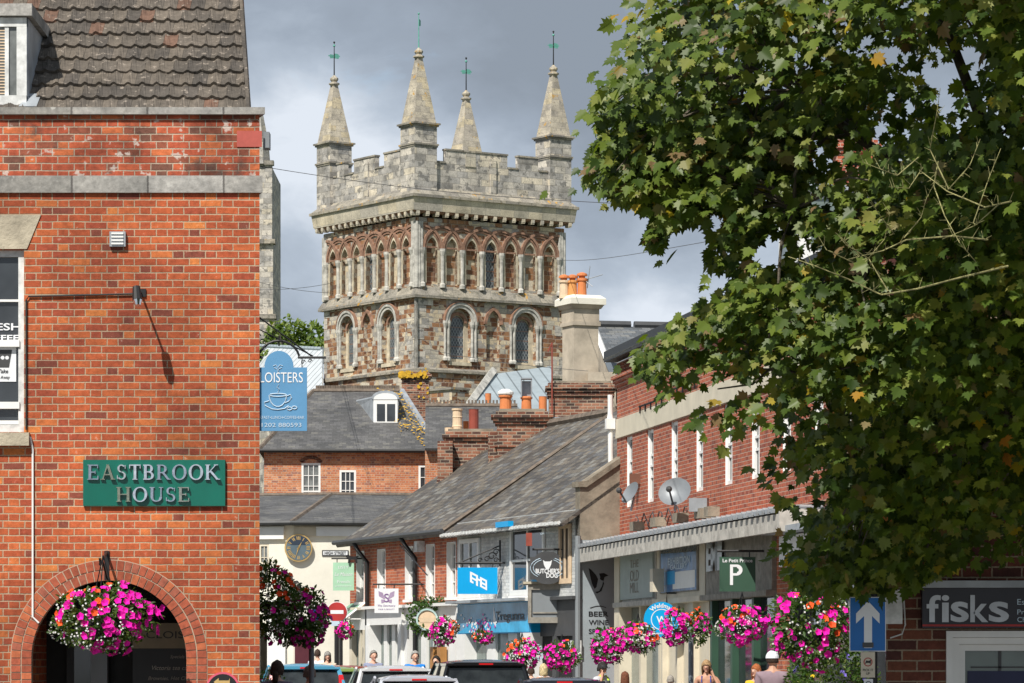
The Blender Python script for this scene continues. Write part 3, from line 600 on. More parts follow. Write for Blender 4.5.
# core body
mb=MB(); sq(mb,IN+.5,0,IN+.5,zt); part(mb,'core',M['tbrown'],T)
np_=7; mg=.30; pit=(BL-2*mg)/np_
winL=[(.285,.725,.505)]
def lower_holes(): 
    hs=[]
    for c_ in (BL*.29,BL*.735): hs.append(archpts(c_,.60,15.45,17.35,'round',12))
    hs.append(archpts(BL*.512,.36,15.6,17.3,'point',8)); return hs
for side,fr in ((0,FR0),(1,FL0)):
    # lower stage
    part(MB().wall(fr,rect(0,BL,0,zs-.02),lower_holes(),.30),'lower_wall',M['tmix'],T)
    for c_ in (BL*.29,BL*.735):
        wn=part(MB().wall(fr,rect(c_-.6,c_+.6,15.4,17.95),[archpts(c_,.37,15.62,17.25,'round',10)],.06,-.25),'window',M['creamstone'],T)
        part(MB().plate(fr,archpts(c_,.37,15.62,17.25,'round',10),-.30),'leaded_glass',M['lattice'],wn)
        part(MB().arc(fr,c_,17.3,.36,.5,0,180,-.26,-.16,14),'inner_arch',M['ironstone'],wn)
        part(MB().prism(fr,[(c_-.62,15.30),(c_+.62,15.30),(c_+.6,15.46),(c_-.6,15.46)],-.2,.05),'sill',M['creamstone'],wn)
        part(MB().arc(fr,c_,17.35,.61,.74,0,180,-.05,.08,18).arc(fr,c_,17.35,.75,.87,0,180,-.05,.13,18),'hood_arch',M['greystone'],T)
        part(MB().arc(fr,c_,17.35,.875,.93,0,180,-.05,.15,18),'hood_mould',M['ironstone'],T)
        for sx in (-1,1):
            for o_ in (.66,.84):
                mb=MB().lathe(fr.pt(c_+sx*o_,.03,15.5),[(.12,0),(.12,.12),(.065,.2),(.065,1.5),(.075,1.55),(.125,1.72),(.125,1.85)],8)
                part(mb,'shaft',M['greystone'],T)
    c_=BL*.512
    part(MB().plate(fr,archpts(c_,.36,15.6,17.3,'point',8),-.18),'blind_panel',M['tmix'],T)
    mb=MB()
    for sx in (-1,1):
        r_=.72+.13; cc=c_+sx*.36
        a1=math.degrees(math.acos(.36/r_)); 
        if sx==1: mb.arc(fr,cc,17.3,.74,.88,180-a1-3,180,-.05,.10,8)
        else: mb.arc(fr,cc,17.3,.74,.88,0,a1+3,-.05,.102,8)
    part(mb,'pointed_arch',M['ironstone'],T)
    for px_,nm in ((.02,0),):
        part(MB().lathe(fr.pt(-.02,.02,14.9),[(.1,0),(.09,3.5)],8),'corner_shaft',M['greystone'],T)
    for j in range(8,18):
        w_=.75 if j%2 else .42
        if random.random()<.75: part(MB().box(fr,.0,w_*random.uniform(.8,1.3),-.02,.012,9+j*.53,9.5+j*.53),'quoin',M['ashlar'],T)
        if random.random()<.6: part(MB().box(fr,BL-w_*.7,BL,-.02,.012,9+j*.53,9.5+j*.53),'quoin',M['ashlar'],T)
    # upper arcade stage
    hs=[archpts(mg+pit*(k+.5),.31,19.0,20.62,'point',8) for k in range(np_)]
    part(MB().wall(fr,rect(0,BL,zs-.02,zt),hs,.26),'arcade_wall',M['tmix'],T)
    pm=['tbrown','tcream','tbrown','lat','tbrown','tcream','tbrown'] if side==0 else ['tbrown','tcream','tbrown','lat','tcream','tcream','tbrown']
    for k in range(np_):
        c_=mg+pit*(k+.5); pan=part(MB().plate(fr,archpts(c_,.33,18.98,20.6,'point',8),-.24 if pm[k]=='lat' else -.2),'blind_panel' if pm[k]!='lat' else 'leaded_window',M['lattice' if pm[k]=='lat' else pm[k]],T)
        mb=MB()
        for sx in (-1,1):
            cc=c_+sx*.31; a1=math.degrees(math.acos(.31/.70))
            if sx==1: mb.arc(fr,cc,20.62,.62,.74,180-a1-2,180,-.3,.03,8)
            else: mb.arc(fr,cc,20.62,.62,.74,0,a1+2,-.3,.032,8)
            mb.box(fr,*(sorted((c_+sx*.31,c_+sx*.42))),-.3,.02 if sx>0 else .022,19.05,20.6)
        part(mb,'cream_arch',M['creamstone'],pan)
    for k in range(np_+1):
        cu=mg+pit*k
        a0,a1=0,180
        if k==0: a0,a1=0,90
        if k==np_: a0,a1=90,180
        mb=MB().arc(fr,cu,20.62,pit-.10,pit+.02,a0,a1,-.02,.09+.012*(k%2),20).arc(fr,cu,20.62,pit-.21,pit-.12,a0,a1,-.02,.05+.012*(k%2),20)
        part(mb,'interlaced_arch',M['ironstone'],T)
        mb=MB().lathe(fr.pt(cu,.05,18.85),[(.15,0),(.15,.15),(.085,.22),(.085,1.45),(.10,1.5),(.16,1.68),(.16,1.8)],8)
        mb.box(fr,cu-.15,cu+.15,-.1,-.02,18.9,20.6)
        part(mb,'column',M['greystone'],T)
    part(MB().box(fr,0,BL,-.02,.02,20.66,20.74),'spring_band',M['ironstone'],T)
    # frieze above arches
    part(MB().box(fr,0,BL,-.02,.035,21.86,22.02),'frieze',M['tmix'],T)
    fc=face(.12,side); LC=L-.24
    for k in range(17):
        cu=.25+(LC-.5)*k/16
        part(MB().prism(Fr(fc.pt(cu-.09,0,0),fc.N*-1,fc.U*-1) if False else fc,[(cu-.07,22.08),(cu+.07,22.08),(cu+.09,22.3),(cu-.09,22.3)],-.35,-.02).box(fc,cu-.085,cu+.085,-.08,-.005,22.14,22.29),'corbel',M['cornice'],T)
for q in range(3):
    for fr,sx in ((FR0,1),(FL0,1)):
        u_=.0+q*.13 if True else 0
        part(MB().lathe(fr.pt(u_,.03,18.8),[(.085,0),(.085,3.05)],8),'corner_shaft',M['greystone'],T)
        part(MB().lathe(fr.pt(BL-u_,.03,18.8),[(.085,0),(.085,3.05)],8),'corner_shaft',M['greystone'],T)
mb=MB(); sq(mb,IN-.14,14.93,IN-.14,15.05); sq(mb,IN-.14,15.05,IN+.05,15.18); part(mb,'string_course',M['moss'],T)
mb=MB(); sq(mb,IN-.22,18.33,IN-.22,18.45); sq(mb,IN-.22,18.45,IN+.02,18.90); part(mb,'weathering_course',M['moss'],T)
mb=MB(); sq(mb,.24,22.22,.16,22.32); part(mb,'dark_mould',M['ironstone'],T)
mb=MB(); sq(mb,.13,22.32,.05,22.92); part(mb,'cornice',M['cornice'],T)
mb=MB(); sq(mb,-.03,22.92,-.03,23.05); part(mb,'cornice_lip',M['moss'],T)
mb=MB(); sq(mb,.02,23.05,.42,23.42); part(mb,'weathering_slope',M['moss'],T)
# parapets with battlements (skyline as one outline per side)
TW=1.22; TI=.24 # turret side, inset
def parapet(O,U,N,bases,ztop,zlow):
    fr=Fr(O,U,N); pts=[(0,23.2)]; 
    for (a,b,zv) in bases: pts+=[(a,zv),(b,zv)]
    pts+=[(bases[-1][1],23.2)]
    part(MB().prism(fr,pts,-.24,0),'battlement',M['ashlar'],T)
    mb=MB()
    for (a,b,zv) in bases: mb.box(fr,a-.03*(zv>24.9)+.03*(zv<24.9),b+.03*(zv>24.9)-.03*(zv<24.9),-.27,.04,zv,zv+.08)
    part(mb,'coping',M['moss'],T)
    part(MB().box(fr,bases[-1][1]*.48,bases[-1][1]*.53,-.01,.08,23.25,25.0),'pilaster',M['ashlar'],T)
fr=face(.42,0); LP=L-.84
s0,s1=TW+TI-.42,LP-(TW+TI-.42)
W_=s1-s0; fx=lambda px:s0+(fr.u(px)-fr.u(437))/(fr.u(540)-fr.u(437))*W_
def shift(fr,s): return Fr((fr.O+fr.U*s),fr.U,fr.N)
hi,lo=25.22,24.62
b0=[(437,447,lo),(447,462.5,hi),(462.5,474,hi-.02),(474,503,hi),(503,513,lo),(513,531,hi),(531,540,lo)]
parapet((fr.O+fr.U*s0),fr.U,fr.N,[(fx(a)-s0,fx(b)-s0,z) for a,b,z in b0],0,0)
part(MB().box(shift(fr,s0),fx(465)-s0,fx(474)-s0,-.1,.04,24.55,24.62).box(shift(fr,s0),fx(465)-s0,fx(474)-s0,-.1,.02,24.62,25.2),'blocked_crenel',M['cornice'],T)
fl=face(.42,1); fy=lambda px:s0+(fl.u(px)-fl.u(401))/(fl.u(347)-fl.u(401))*W_
b1=[(401,397,lo),(397,384,hi),(384,381,lo),(381,361,hi),(361,358,lo),(358,344.5,hi),(344.5,341,lo),(341,347.01,hi)][:7]
b1=[(401,398,lo),(398,386,hi),(386,379,lo),(379,363,hi),(363,355.5,lo),(355.5,350,hi),(350,347,lo)]
parapet((fl.O+fl.U*s0),fl.U,fl.N,[(fy(a)-s0,fy(b)-s0,z) for a,b,z in b1],0,0)
for O_,U_ in ((corner(.78,1,0)+TV*s0*.9,TV),(corner(.78,0,1)+TU*s0*.9,TU)):
    parapet(O_,U_,Vector((U_.y,-U_.x)) if O_ is not None else None,[(i*W_/7,(i+1)*W_/7,lo if i%2==0 else hi) for i in range(7)],0,0)
def turret(a,b,h,vane):
    c=corner(TI+TW/2,a,b)
    tr=MB(); f0=Fr(c,TU,-TV)
    tr.box(f0,-TW/2,TW/2,-TW/2,TW/2,22.95,26.3); t_=part(tr,'pinnacle',M['ashlar'],T)
    mb=MB()
    for z,o_ in ((25.35,.07),(26.3,.13)):
        mb.box(f0,-TW/2-o_,TW/2+o_,-TW/2-o_,TW/2+o_,z,z+.08); mb.box(f0,-TW/2-o_*.5,TW/2+o_*.5,-TW/2-o_*.5,TW/2+o_*.5,z-.08,z)
    part(mb,'string_mould',M['moss'],t_)
    a_=TW/2-.02; e_=.13; z1=26.38; z2=29.15+h
    mb=MB(); q=[f0.pt(x*s,y*s,z) for z,s in ((z1,a_),(z2,e_)) for x,y in ((-1,-1),(1,-1),(1,1),(-1,1))]; mb.hexa(q); part(mb,'spire',M['spire'],t_)
    part(MB().lathe((c.x,c.y,z2-.02),[(.15,0),(.26,.08),(.26,.14),(.13,.2),(.2,.3),(.2,.38),(.1,.46),(.05,.52)],8),'finial',M['spire'],t_)
    z3=z2+.5; vn=part(MB().tube([(c.x,c.y,z3-.05),(c.x,c.y,z3+1.55)],[.035,.02],6).ball((c.x,c.y,z3+1.58),.05),'weather_vane',M['black' if vane!=1 else 'verdigris'],t_)
    if vane!=1:
        mb=MB(); f1=Fr(c,(.9,.44) if vane!=2 else (.5,.86)); mb.box(f1,-.3,.3,-.015,.015,z3+.9,z3+.95)
        mb.prism(f1,[(.03,z3+.82),(.22,z3+.80),(.27,z3+.95),(.2,z3+1.03),(.03,z3+1.05)],-.012,.012).prism(f1,[(-.03,z3+.82),(-.22,z3+.8),(-.22,z3+1.0),(-.03,z3+.98)],-.012,.012)
        mb.ball((c.x,c.y,z3+1.42),.06); part(mb,'vane_flag',M['verdigris'],vn)
    else: part(MB().prism(Fr(c,(.3,.95)),[(.0,z3+1.0),(.25,z3+1.05),(.25,z3+1.3),(0,z3+1.35)],-.012,.012),'vane_flag',M['verdigris'],vn)
turret(0,0,.25,1); turret(1,0,.15,0); turret(0,1,0,0); turret(1,1,-.05,0)
mb=MB(); sq(mb,.6,23.3,.6,23.9); part(mb,'lead_roof',M['lead'],T)

# ================================================================ rest of the minster
wt=Fr(((271-512)/F*205,205),(-1,0),(0,-1)); wz=lambda py:EYE+(HZ-py)/F*205
WT=thing('western_tower','pale stone tower edge glimpsed beyond the corner of the brick house','tower',(wt.O.x-4,209,0))
mb=MB().box(wt,0,8.5,-8.5,0,0,wz(165)); part(mb,'wall',M['ashlar'],WT)
bt=MB()
for (a,b,o_) in ((0,wz(320),.5),(wz(320),wz(245),.25),(wz(245),wz(166),.1)): bt.box(wt,-.05-o_*.4,1.3,.0,o_+.3,a,b)
part(bt,'buttress',M['ashlar'],WT)
mb=MB(); 
for py,o_ in ((166,.2),(245,.45),(320,.6)): mb.box(wt,-.1-o_*.4,1.45,-.05,o_+.35,wz(py),wz(py)+.25)
part(mb,'string_course',M['moss'],WT)
mb=MB().lathe(wt.pt(.75,.0,wz(165)),[(.72,0),(.62,1.2),(.3,2.9),(.05,3.2)],6); part(mb,'pinnacle',M['ashlar'],WT)
mb=MB()
for i in range(5): mb.box(wt,2.2+i*1.4,3.0+i*1.4,-.4,0,wz(165),wz(165)+1.2)
part(mb,'battlement',M['ashlar'],WT)
nv=thing('nave_roof_range','long church nave with pale ribbed lead roof between the two towers','building',(-12,182,0))
a=P(322,349,176); b=P(240,345,190); c=P(240,402,182); d=P(322,402,168)
mb=MB(); slabquad(mb,d,a,b,c,.1); part(mb,'roof',M['leadpale'],nv)
part(MB().tube([a,b],.12,6),'ridge_roll',M['lead'],nv)
mb=MB(); mb.quad(d,c,(c.x,c.y,0),(d.x,d.y,0)).quad(a,b,(b.x,b.y,0),(a.x,a.y,0)).quad(a,d,(d.x,d.y,0),(a.x,a.y,0)).quad(b,c,(c.x,c.y,0),(b.x,b.y,0)); part(mb,'wall',M['ashlar'],nv)
# transept, right, with blue-grey lead roof and stone coping
tp=thing('transept','church transept with blue-grey lead roof and stone gable coping at the foot of the tower','building',(-1,150,0))
a=P(494,374,158); b=P(552,366,160); c=P(552,430,150); d=P(452,430,149)
mb=MB(); slabquad(mb,d,a,b,c,.08); part(mb,'roof',M['lead'],tp)
a2=P(493,371,158); d2=P(450,430,149)
mb=MB(); mb.tube([d2,a2],.2,4); part(mb,'gable_coping',M['greystone'],tp)
mb=MB(); mb.quad(a,d,(d.x,d.y,0),(a.x,a.y,0)).quad(b,c,(c.x,c.y,0),(b.x,b.y,0)).quad(c,d,(d.x,d.y,0),(c.x,c.y,0)).quad(a,b,(b.x,b.y,0),(a.x,a.y,0)); part(mb,'wall',M['ashlar'],tp)
fk=front(557,147); part(MB().box(fk,0,1.0,-.8,0,EYE+(HZ-404)/F*147,EYE+(HZ-385)/F*147).box(fk,-.15,1.15,-.95,.12,EYE+(HZ-385)/F*147,EYE+(HZ-381)/F*147),'kneeler_stone',M['cream'],tp)
# lower wall with small gablet in front of the tower
lw=thing('vestry_wall','low ironstone and grey church wall with mossy coping in front of the great tower','building',(-5,160,0))
f2=Fr(P(320,0,168).xy,(P(452,0,161).xy-P(320,0,168).xy)); LL=(P(452,0,161).xy-P(320,0,168).xy).length
f2=Fr(P(320,0,168).xy,f2.U); 
mb=MB().box(f2,0,LL,-1,0,0,EYE+(HZ-377)/F*163-.0); 
part(MB().box(f2,-.05,LL+.05,-1.05,.1,EYE+(HZ-396)/F*165,EYE+(HZ-394)/F*165),'coping',M['moss'],lw)
part(MB().box(f2,0,LL,-1,0,0,EYE+(HZ-396)/F*165),'wall',M['tmix'],lw)
mb=MB(); 
g0=f2.at(364,0)[0]; zz0=EYE+(HZ-398)/F*165; part(MB().prism(f2,[(g0-.5,zz0-.5),(g0+.5,zz0-.5),(g0,zz0+.75)],-.3,.15),'gablet',M['cornice'],lw)
# ================================================================ chimney pots and stacks
def pot(fr,u,d,z,r,h,mat,label,cap=None,group=None,style=0):
    "a pot bedded on its stack: returned as a part of the stack"
    c=fr.pt(u,d,z)
    prof=[[(r*1.05,0),(r*.92,h*.06),(r*.85,h*.75),(r*.88,h*.8),(r*1.08,h*.86),(r*1.08,h*.95),(r*.95,h),(r*.7,h),(r*.7,h*.8)],
          [(r,0),(r,h*.2),(r*1.08,h*.24),(r,h*.28),(r*.95,h*.6),(r*1.05,h*.64),(r*.95,h*.68),(r*.95,h*.9),(r*1.15,h*.93),(r*1.15,h),(r*.7,h),(r*.7,h*.8)],
          [(r,0),(r,h*.95),(r*1.05,h),(r*.75,h),(r*.75,h*.8)]][style]
    return MB().lathe(c,prof,14)
def stack(nm,label,fr,w,dp,z0,z1,mat,pots,cap='brick_chim',capn=2,loc=None,group=None):
    t=thing(nm,label,'chimney',fr.pt(w/2,-dp/2,z0),group)
    part(MB().box(fr,0,w,-dp,0,z0,z1-.08*capn),'stack',M[mat],t)
    mb=MB()
    for i in range(capn): o=.05*(i+1) if i<capn-1 or capn<3 else .03; mb.box(fr,-o,w+o,-dp-o,o,z1-.08*(capn-i),z1-.08*(capn-i-1)-.002)
    part(mb,'corbelled_cap',M[cap],t)
    part(MB().box(fr,.05,w-.05,-dp+.05,-.05,z1-.002,z1+.06),'flaunching',M['concrete'],t)
    for (u,r,h,m_,st,extra) in pots:
        p=part(pot(fr,u,-dp/2,z1+.03,r,h,M[m_],'',style=st),'chimney_pot',M[m_],t,smooth=False)
        if extra=='white': part(MB().lathe(fr.pt(u,-dp/2,z1+h),[(r*.9,0),(r*1.25,.05),(r*1.25,.1),(r*.6,.17)],12),'cowl',M['white'],p)
        if extra=='metal': 
            mb=MB(); mb.box(fr,u-r,u-r+.03,-dp/2-r,-dp/2+r,z1+h,z1+h+.45).box(fr,u+r-.03,u+r,-dp/2-r,-dp/2+r,z1+h,z1+h+.45).box(fr,u-r,u+r,-dp/2-r-.01,-dp/2-r+.02,z1+h,z1+h+.42).box(fr,u-r,u+r,-dp/2-r-.02,-dp/2+r+.02,z1+h+.45,z1+h+.48); part(mb,'cowl',M['zinc'],p)
        if extra=='ring': part(MB().lathe(fr.pt(u,-dp/2,z1+h+.02),[(r*.6,0),(r*.6,.08),(r*1.1,.1),(r*1.05,.17),(r*.4,.2)],12),'cowl',M['terra'],p)
    return t
def fz(py,D): return EYE+(HZ-py)/F*D
# ---- row of slate cottages (A = brick end, B = painted end)
A=Fr(P(580,0,75).xy,(-.3287,.9444),(-.9444,-.3287)); ze=4.62; zr=7.38; wr=4.0; uE=A.u(350); uM=A.u(457)
ac=thing('brick_terrace','orange brick slate-roofed shop row with narrow white sash windows and drainpipes','building',A.pt((uM+uE)/2,-3,0))
hs=[]; wins=[(362,5.0),(382.5,0),(410.5,0),(430,0),(453,0)]
wz0,wz1=3.05,4.32
ul=[A.u(x) for x in (361,382,410,431,452)]
ww=.62
for u in ul: hs.append(rect(u-ww/2,u+ww/2,wz0,wz1))
zsf=2.85
part(shell(A,0,0,0,0,MB().wall(A,rect(uM,uE,zsf,ze),hs,.16)).quad(A.pt(uE,0,0),A.pt(uE,-2*wr,0),A.pt(uE,-2*wr,ze),A.pt(uE,0,ze)).add([A.pt(uE,0,ze-.01),A.pt(uE,-wr,zr-.01),A.pt(uE,-2*wr,ze-.01)],[(0,1,2)]).quad(A.pt(uM,-2*wr,0),A.pt(uE,-2*wr,0),A.pt(uE,-2*wr,ze),A.pt(uM,-2*wr,ze)),'wall',M['brick_street'],ac)
for i,u in enumerate(ul):
    # frames stand proud in cement reveals, which is why they read as white bars along the street
    w_=sash(A,ac,u-ww/2,u+ww/2,wz0,wz1,.14,2,4,'white','glasscurt',.05,'white',.03)
    part(MB().box(A,u-ww/2,u-ww/2+.02,-.14,.02,wz0,wz1).box(A,u+ww/2-.02,u+ww/2,-.14,.03,wz0,wz1).box(A,u-ww/2,u+ww/2,-.14,.02,wz1-.02,wz1),'white_lining',M['white'],w_)
def pitched(fr,u0,u1,w,z0,z1,th_,mat,parent,ov=.32,name='roof',back=True,endov=0):
    k=(z1-z0)/w; mb=MB(); a,b=u0-endov,u1+endov
    slabquad(mb,fr.pt(a,ov,z0-ov*k),fr.pt(b,ov,z0-ov*k),fr.pt(b,-w,z1),fr.pt(a,-w,z1),th_)
    if back: slabquad(mb,fr.pt(a,-2*w-ov,z0-ov*k),fr.pt(b,-2*w-ov,z0-ov*k),fr.pt(b,-w,z1),fr.pt(a,-w,z1),th_)
    return part(mb,name,M[mat],parent)
rfA=pitched(A,uM-.1,uE,wr,ze+.1,zr,.07,'slate',ac,.34,endov=.12)
part(MB().tube([A.pt(uM,-wr,zr+.03),A.pt(uE+.12,-wr,zr+.03)],.12,6),'ridge_tiles',M['ridge'],rfA)
k=(zr-ze-.1)/wr
part(MB().tube([A.pt(uE+.13,-wr*.62,ze+.12+.62*(zr-ze-.1)),A.pt(uE+.13,-wr,zr+.02)],.05,4),'verge_flashing',M['leadflash'],rfA)
for px in (402,): pass
part(MB().tube([A.pt(uM-.1,.40,ze-.07),A.pt(uE+.1,.40,ze-.07)],.06,6),'gutter',M['darkgrey'],ac)
for px in (371,419):
    u=A.u(px); part(MB().tube([A.pt(u+.25,.38,ze-.1),A.pt(u+.15,.30,ze-.3),A.pt(u,.10,ze-.6),A.pt(u,.10,.2)],.055,8),'drainpipe',M['black'],ac)
# painted brick end
pc=thing('painted_terrace','pale grey painted brick building with slate roof, white casements and blue shopfront','building',A.pt(uM/2,-3,0))
bu=lambda px:A.u(px)
wB=[(A.u(481)-.0,A.u(461),3.0,4.35),(A.u(546),A.u(512),3.0,4.5)]
hs=[rect(a,b,z0,z1) for a,b,z0,z1 in wB]+[rect(A.u(572),A.u(561),3.2,4.45)]
mb=MB().wall(A,rect(0,uM,zsf,ze+.12),hs,.12).quad(A.pt(0,-2*wr,0),A.pt(uM,-2*wr,0),A.pt(uM,-2*wr,ze),A.pt(0,-2*wr,ze)).add([A.pt(uM,0,ze),A.pt(uM,-wr,zr+.08),A.pt(uM,-2*wr,ze)],[(0,1,2)])
part(mb,'wall',M['paintbrick'],pc)
for i,(a,b,z0,z1) in enumerate(wB):
    sash(A,pc,a,b,z0,z1,-.01,2,2 if i else 1,'white','glasscurt' if i==0 else 'glass',.10,'white',.05,mid=False)
sash(A,pc,A.u(572),A.u(561),3.2,4.45,-.01,2,1,'buff','glass',.09,None,.08,mid=False)
rfB=pitched(A,-.0,uM+.0,wr,ze+.10,zr+.10,.07,'slate',pc,.42,name='roof')
part(MB().tube([A.pt(0,-wr,zr+.13),A.pt(uM,-wr,zr+.13)],.12,6),'ridge_tiles',M['ridge'],rfB)
part(MB().tube([A.pt(uM+.03,.40,ze-.10),A.pt(uM+.03,-wr,zr+.10)],.05,4),'verge_mortar',M['ridge'],rfB)
part(MB().tube([A.pt(uM-3.6,-2.6,ze+1.95),A.pt(uM-3.6,-wr,zr+.13)],.04,4),'verge_mortar',M['lintel'],rfB)
mb=MB()
for i in range(38):
    u=.1+i*(uM-.2)/38; mb.tube([A.pt(u,.43,ze-.17),A.pt(u+.17,.43,ze-.17-.03*random.random())],.045,5)
part(mb,'eaves_gutter',M['whiteold'],pc)
part(MB().box(A,A.u(530),A.u(517),.38,.50,ze-.14,ze-.02),'blue_gutter_wrap',M['blue'],pc)
# gable parapet and end wall facing the camera
g1=Fr(A.pt(0,0,0).xy,(.9444,.3287),(.3287,-.9444)); wg=1.75
g1=Fr(A.O,(.9444,.3287)); zc0=fz(487,75)
mb=MB(); pts=[(0,fz(540,75)),(0,zc0),(wg,zc0+wg*k),(wg,fz(540,75))]; mb.prism(g1,pts,-.28,.0); part(mb,'gable_parapet',M['concrete'],pc)
mb=MB(); mb.prism(g1,[(-.06,zc0),(.13,zc0+.0),(wg,zc0+(wg-.13)*k),(wg,zc0+(wg-.13)*k+.13),(.13,zc0+.13),(-.06,zc0+.11)],-.33,.06); part(mb,'gable_coping',M['concrete'],pc)
part(MB().prism(g1,[(0,.05),(.02,fz(540,75)),(wg,fz(540,75)),(wg,.05)],-.28,.0),'end_wall',M['greywall'],pc)
part(MB().tube([g1.pt(-.06,.04,fz(536,75)),g1.pt(-.06,.04,.1)],.06,8),'drainpipe',M['grey'],pc)
mb=MB(); mb.add([g1.pt(0,-.02,zc0-.3),g1.pt(2.9,-.02,zc0+2.9*k-.3),g1.pt(2.9,-.02,2),g1.pt(0,-.02,2)],[(0,1,2,3)]).quad(g1.pt(2.9,-.02,2),g1.pt(2.9,-.02,zc0+2.5*k),g1.pt(7,-.02,ze),g1.pt(7,-.02,2)); part(mb,'hidden_gable',M['concrete'],pc)
mb=MB().plate(A,rect(0,-.0+.02,0,0),0)

# ---- right-hand brick building over the canopied shops
RO=P(617,0,75.6).xy; B=Fr(RO,(.1571,-.9876),(-.9876,-.1571)); zeR=fz(352,75.6); uR=B.u(905)
rb=thing('canopied_shop_building','tall crimson brick building with slim white windows above canopied shops on the right','building',B.pt(uR/2,-5,0))
zw0,zw1=4.75,fz(438,75.0)
ws=[B.u(x) for x in (629,650,674,699,728,755,786,818,850)]
hs=[rect(u-.36,u+.36,zw0,zw1) for u in ws]
zb=fz(540,75.3)
mb=MB().wall(B,rect(0,uR,0,zeR-.25),hs,.14); shell(B,uR,10,0,zeR-.25,mb); part(mb,'wall',M['brick_right'],rb)
for u in ws:
    w_=sash(B,rb,u-.36,u+.36,zw0,zw1,.11,2,3,'white','glass',.07,None,.05)
    part(MB().box(B,u-.36,u-.34,-.1,-.03,zw0,zw1),'white_lining',M['white'],w_)
part(MB().box(B,-.0,uR,.0,.035,zw1+.02,zw1+.42),'lintel_band',M['creampaint'],rb)
mb=MB(); 
for i in range(3): mb.box(B,-.03,uR,.0,.05+.04*i,zeR-.75+.075*i,zeR-.68+.075*i)
part(mb,'brick_corbel',M['brick_right'],rb)
part(MB().box(B,0,uR,-.02,.0,zeR-.52,zeR-.24),'eaves_brick',M['brick_right'],rb)
part(MB().box(B,-.02,uR,.0,.28,zeR-.22,zeR-.0),'eaves_fascia',M['black'],rb)
rfR=pitched(B,-.02,uR,5,zeR+.0,zeR+2.6,.08,'slate_blue',rb,.30)
mb=MB()
for i in range(3): mb.box(B,-.02,uR,0,.06+.05*i,zb-.15+.09*i-.02,zb-.08+.09*i-.02)
part(mb,'corbel_course',M['brick_right'],rb)
pipe=part(MB().tube([B.pt(-.02,.14,zeR-.9),B.pt(-.02,.12,zb-.35)],.055,8),'drainpipe',M['white'],rb); part(MB().box(B,-.10,.08,.05,.24,zeR-1.62,zeR-1.40).lathe(B.pt(-.02,.14,zeR-1.40),[(.07,0),(.055,.1),(.05,.3)],8),'hopper',M['white'],pipe)
# dormers on its roof
for px in (789,):
    u=B.u(px,-.9); d0=-.9; z0=zeR+.55
    dm=part(MB().box(B,u-.8,u+.8,-2.8,d0,z0-.4,z0+1.25),'dormer',M['white'],rb)
    part(MB().plate(B,rect(u-.6,u-.07,z0+.15,z0+1.1),d0+.01).plate(B,rect(u+.07,u+.6,z0+.15,z0+1.1),d0+.01),'dormer_glass',M['glassgreen'],dm); part(MB().box(B,u-.95,u+.95,-2.9,d0+.15,z0+1.25,z0+1.33),'dormer_roof',M['leadflash'],dm)
    q=Fr(B.pt(u+.8,d0,0).xy,-B.N,B.U); part(MB().plate(q,rect(.2,1.2,z0+.2,z0+1.1),.01),'dormer_side_glass',M['glassgreen'],dm)
# second facade end toward camera
cR=Fr(B.pt(B.u(836,-2.5),-2.5,0).xy,(1,0)); stack('street_chimney','red brick chimney with banded cap seen through gaps in the maple leaves',cR,.75,.75,zeR+.9,zeR+2.15+1.1,'brick_right',[(.37,.13,.4,'terra',0,'')],'brick_right',3)
# canopy
cn=.85; uC=B.u(781,cn); zcn=fz(548,75); 
cp=thing('shop_canopy','long ribbed metal canopy with stained concrete fascia running above the shops','canopy',B.pt(uC/2,.4,3.6))
mb=MB(); u0=B.u(580,cn)
slabquad(mb,B.pt(u0,cn+.06,zcn+.08),B.pt(uC,cn+.06,zcn+.08),B.pt(uC,0,zb-.12),B.pt(u0,0,zb-.12),.05)
n_=46
for i in range(n_):
    u=u0+(uC-u0)*(i+.5)/n_; mb.tube([B.pt(u,cn-.02,zcn+.10),B.pt(u,.02,zb-.07)],.035,5)
for i in range(n_): u=u0+(uC-u0)*(i+.0)/n_; mb.box(B,u+.08,u+.24,cn+.05,cn+.10,zcn+.0,zcn+.07)
part(mb,'canopy_roof',M['zinc'],cp)
part(MB().box(B,u0,uC,cn-.04,cn+.04,zcn-.30,zcn-.02),'fascia',M['fasc'],cp)
part(MB().box(B,u0,uC,.02,cn-.04,zcn-.12,zcn-.08),'soffit',M['fasc'],cp)
part(MB().box(B,uC,uC+.06,.0,cn+.04,zcn-.3,zb-.12),'end_panel',M['fasc'],cp)
# shop fronts under the canopy (each is a joinery front on the brick building)
dS=.30; zt_=zcn-.13; zfb=fz(603,74)
def frontage(name,label,p0,p1,col,parts,zf0=zfb):
    t=thing(name,label,'shopfront',B.pt((B.u(p0,dS)+B.u(p1,dS))/2,.2,.13)); a,b=B.u(p0,dS),B.u(p1,dS)
    part(MB().box(B,a+.01,b-.01,.06,dS,zf0,zt_),'fascia_board',M[col],t)
    part(MB().box(B,a+.01,b-.01,.06,dS+.1,zf0-.1,zf0-.003),'cornice',M[parts[2]],t)
    part(MB().box(B,a+.02,b-.02,.03,.10,.5,zf0-.1),'shop_glass',M[parts[0]],t)
    part(MB().box(B,a+.02,b-.02,.04,.20,.13,.5),'stall_riser',M[parts[1]],t)
    n=parts[3]
    for i in range(n+1): u=a+.1+(b-a-.2)*i/n; part(MB().box(B,u-.08,u+.08,.1,.22,.13,zf0-.1),'mullion',M[parts[1]],t)
    return t,a,b
s1,a,b=frontage('grey_shopfront','pale grey shopfront with a greyed lettered fascia beside the grey wall with the dog picture',617,656,'greyfas' if False else 'fasc',('glassgreen','creampaint','fasc',2))
